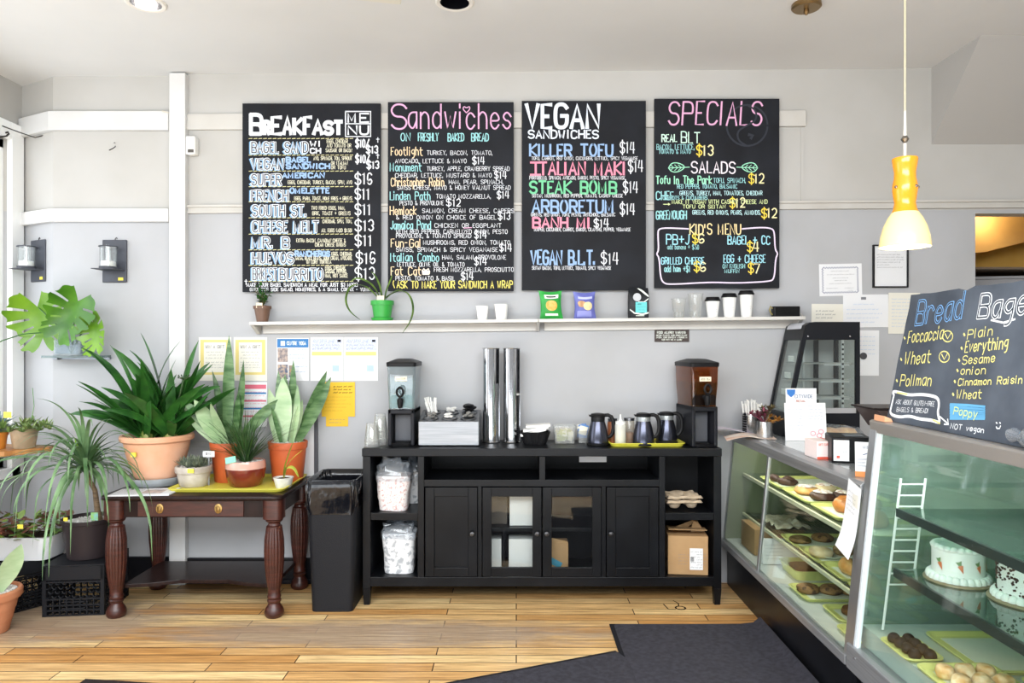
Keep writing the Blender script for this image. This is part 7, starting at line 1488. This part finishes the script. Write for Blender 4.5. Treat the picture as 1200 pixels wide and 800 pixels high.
# leaflet hanging from the front rail (its square code is left out)
t = thing('hanging_leaflet', 'long white leaflet hanging over the front of the pastry case', 'leaflet', (0, 0, 0))
b = MB(); pts = [(1.338, 2.868, .955), (1.328, 2.868, .86), (1.314, 2.872, .75), (1.292, 2.882, .68)]; u = Vector((.0, -.052, -.012)); P = chaikin([Vector(p) for p in pts], 2)
b.loft([[p-u*(1+.12*i/len(P)), p+u*(1+.12*i/len(P)), p+u*(1+.12*i/len(P))+Vector((.0012, 0, 0)), p-u*(1+.12*i/len(P))+Vector((.0012, 0, 0))] for i, p in enumerate(P)]); b.build('sheet', m_pap, t, smooth=60)
b = MB(); fr = (Vector((1.3355, 2.920, .955)), Vector((0, -1, -.2)).normalized(), Vector((.11, 0, 1)).normalized(), Vector((-1, 0, .1)))
for i in range(5): scrib(b, fr, .02, .09, -.03-.018*i, .006, .0012, i, .003)
b.build('print', m_gr, t, smooth=0)
t = thing('sticky_note', 'small cream note stuck behind the hanging leaflet', 'note', (1.329, 2.846, .875)); b = MB(); b.box(0, .001, -.022, .02, -.035, .04); b.build('paper', m_cream, t, smooth=0)
# point-of-sale screen seen from behind
t = thing('register_screen', 'dark brown tilted register screen behind the pastry counter', 'screen', (1.60, 3.08, ZK)); m_rg = mat('register_brown', '#3a2c2a', .4)
b = MB(); b.loft([[Vector(p) for p in ((-.075, -.0, .265), (.16, 0, .245), (.16, .2, .245), (-.075, .2, .265))], [Vector(p) for p in ((-.01, .0, .175), (.16, 0, .175), (.16, .2, .175), (-.01, .2, .175))]]); b.build('screen_shell', m_rg, t, bevel=.004, smooth=0)
b = MB(); b.box(-.085, .17, -.006, .206, .262, .270, Matrix.Translation((.0, 0, 0))@Matrix.Shear('XZ', 4, (0, 0)) if False else Matrix.Rotation(0, 4, 'Z')); b.build('bezel', mat('bezel_dark', '#211a1a', .4), t, bevel=.002, smooth=0)
b = MB(); b.tube([(.07, .1, .175), (.07, .1, .01)], .03, 14); b.lathe([(0, 0), (.09, 0), (.09, .012), (0, .02)], (.07, .1, 0), 28); b.build('stand', m_bp, t)
# white machine housing behind the counter
t = thing('cash_register', 'pale grey cash register housing behind the pastry counter', 'cash register', (1.86, 3.35, ZK)); b = MB(); b.prism([(-.14, 0), (.17, 0), (.17, .16), (-.10, .16), (-.14, .06)], 'x', -.11, .14); b.build('housing', mat('housing_grey', '#c9c7c2', .4), t, bevel=.006, smooth=0); b = MB(); b.box(-.08, .11, -.141, -.1385, .02, .05); b.build('drawer_slot', mat('slot_grey', '#6d6c6a', .4), t, smooth=0)

# ------------------------------------------------------------------ chalk sign leaning on the tall case
A = Vector((1.415, 2.775, 1.216)); U = Vector((0, -1, 0)); Vv = Vector((.092, 0, .476)).normalized(); N = U.cross(Vv)
if N.x > 0: N = -N
Hs, Ls = .487, 1.05
t = thing('bread_sign', 'slate chalkboard sign listing breads and bagels, leaning on the tall case', 'menu board', A)
b = MB(); rnd = random.Random(2); top = []; bot = []
n = 24
edge = [(0.0, 0.0)]+[(Ls*i/n, .0) for i in range(1, n+1)]+[(Ls-Ls*i/n, Hs+rnd.uniform(-.003, .003)-(.012 if i == 16 else 0)) for i in range(0, n)]+[(.006+rnd.uniform(-.005, .005), Hs-(.0 if i == 0 else Hs*i/9)) for i in range(0, 9)]
P = [U*x_+Vv*y_ for x_, y_ in edge]
b.loft([[p+N*.0 for p in P], [p-N*.012 for p in P]]); b.build('slate_panel', mat('slate_board', '#3a414c', .7, c2='#59616d', scale=4, detail=8, lo=.4, hi=.75), t, smooth=0)
FR = (Vector((0, 0, 0)), U, Vv, N)
def pl(px, py):      # where the line of sight through a photo pixel meets the board
    d = Vector(((px-CX)/F, 1, -(py-CY)/F)); o = Vector((0, 0, CZ)); s = (A-o).dot(N)/d.dot(N); q = o+d*s-A; return q.dot(U), q.dot(Vv)
LG = {}
def st(c, s, x0, yb_, x1, yb2, ytop, wd, jit=.04, off=.0015):
    """lettering from (x0,yb_) to (x1,yb2) with cap top ytop at x0, in photo pixels"""
    (u0, v0), (u1, v1), (_, vt) = pl(x0, yb_), pl(x1, yb2), pl(x0, ytop); ang = math.atan2(v1-v0, u1-u0); L_ = math.hypot(u1-u0, v1-v0)
    u = (U*math.cos(ang)+Vv*math.sin(ang)); v = (-U*math.sin(ang)+Vv*math.cos(ang))
    text(LG.setdefault(c, MB()), (U*u0+Vv*v0, u, v, N), s, 0, 0, vt-v0, wd, L_, jit, off)
def stl(c, pts, wd, sm=False, off=.0015):
    q = [Vector(pl(*p)) for p in pts]; ribbon(LG.setdefault(c, MB()), chaikin(q, 3) if sm else q, wd, FR, off)
cB, cW, cY = '#7fb2e6', '#e9edf2', '#e6dd8a'
st(cB, 'Bread', 1073, 381, 1126, 374, 354, .013); st('#38404b', 'Bread', 1073, 381, 1126, 374, 354, .006, off=.0022)
st(cW, 'Bagels', 1146, 373, 1228, 366, 346, .014); st('#38404b', 'Bagels', 1146, 373, 1228, 366, 346, .006, off=.0022)
stl(cW, [(1162, 375), (1176, 378), (1190, 374)], .006)
for s, x0, y0, x1, y1, yt in (('Foccaccia', 1064, 402, 1105, 397, 388), ('Wheat', 1060, 427, 1090, 425, 413), ('Pollman', 1055, 452, 1091, 452, 439)): st(cY, s, x0, y0, x1, y1, yt, .005); stl(cY, [(x0-4, y0-7), (x0-3, y0-5)], .007)
for s, x0, y0, x1, y1, yt in (('Plain', 1134, 397, 1163, 393, 386), ('Everything', 1131, 413, 1181, 408, 400), ('Sesame', 1128, 427, 1166, 424, 417), ('onion', 1126, 439, 1155, 438, 430), ('Cinnamon Raisin', 1123, 452, 1198, 449, 444), ('Wheat', 1121, 467, 1150, 467, 457)): st(cY, s, x0, y0, x1, y1, yt, .0048); stl(cY, [(x0-4, y0-6), (x0-3, y0-4)], .007)
for cx_, cy_ in ((1111, 394), (1107, 418)): stl(cY, [(cx_+6*math.cos(R(a)), cy_+6.5*math.sin(R(a))) for a in range(0, 361, 24)], .004); stl(cY, [(cx_-3, cy_-3), (cx_, cy_+3), (cx_+4, cy_-4)], .004)
for i in range(6): stl('#5fa3cf', [(1114, 474+i*3.2), (1134, 475+i*3.0), (1154, 477+i*2.6)], .010, off=.001)
st('#cfe08f', 'Poppy', 1118, 485, 1145, 490, 476, .0048, off=.0024)
stl(cW, [(1048, 463), (1046, 458), (1056, 460), (1066, 463), (1078, 462), (1090, 463), (1100, 466), (1101, 475), (1099, 484), (1103, 496), (1092, 492), (1078, 491), (1066, 487), (1054, 489), (1043, 485), (1045, 476), (1048, 463)], .011, True)
stl(cY, [(1052, 460), (1064, 462)], .006, off=.0022); stl(cY, [(1094, 492), (1102, 496)], .006, off=.0022)
st(cW, 'ASK ABOUT GLUTEN-FREE', 1050, 473, 1095, 476, 468, .003, .02); st(cW, 'BAGELS & BREAD!', 1051, 482, 1088, 484, 477, .003, .02)
stl(cW, [(1102, 488), (1112, 497)], .005); stl(cW, [(1107, 497), (1112, 497.5), (1111, 491)], .005)
st(cW, 'NOT vegan', 1114, 502, 1153, 507, 496, .004)
stl(cW, [(1168, 500), (1169, 502), (1172, 502), (1173, 499)], .004); stl(cW, [(1168, 495), (1169, 496)], .004); stl(cW, [(1172, 495), (1173, 496)], .004)
for c, b in LG.items(): b.build('lettering', chalk(c), t, smooth=0)
# crusty loaf in its wrapper at the sign's foot
t = thing('wrapped_loaf', 'crusty brown loaf in crumpled clear wrap on top of the tall case', 'bread', (1.402, 1.85, 1.2155), R(90))
b = MB(); b.tube([(-.16, 0, .026), (-.12, 0, .034), (-.02, 0, .036), (.08, 0, .034), (.13, 0, .026)], [.016, .030, .034, .030, .016], 16, flat=.95); b.noise(.007, 34, 3); b.build('crust', mat('loaf_crust', '#8a5524', .5, c2='#c08a4a', scale=26), t, smooth=80)
b = MB(); b.loft([[p+Vector((0, 0, .034)) for p in [Vector((x_, r_*math.cos(6.283*k/18), r_*.95*math.sin(6.283*k/18))) for k in range(18)]] for x_, r_ in ((-.17, .012), (-.13, .036), (-.02, .04), (.09, .037), (.13, .03), (.165, .012), (.2, .022))], False, False); b.noise(.008, 40, 5)
for v in b.bm.verts: v.co.z = max(v.co.z, .0005)
b.build('wrapper', m_film, t, smooth=30)
t = thing('bread_crust', 'small orange scrap of bread under the sign corner', 'bread', (1.395, 2.76, 1.2155)); b = MB(); b.prism([(-.02, 0), (.012, 0), (.006, .012), (-.018, .022)], 'y', -.05, .03); b.noise(.003, 40, 1); b.build('crust', mat('scrap_orange', '#d9a07a', .6), t)
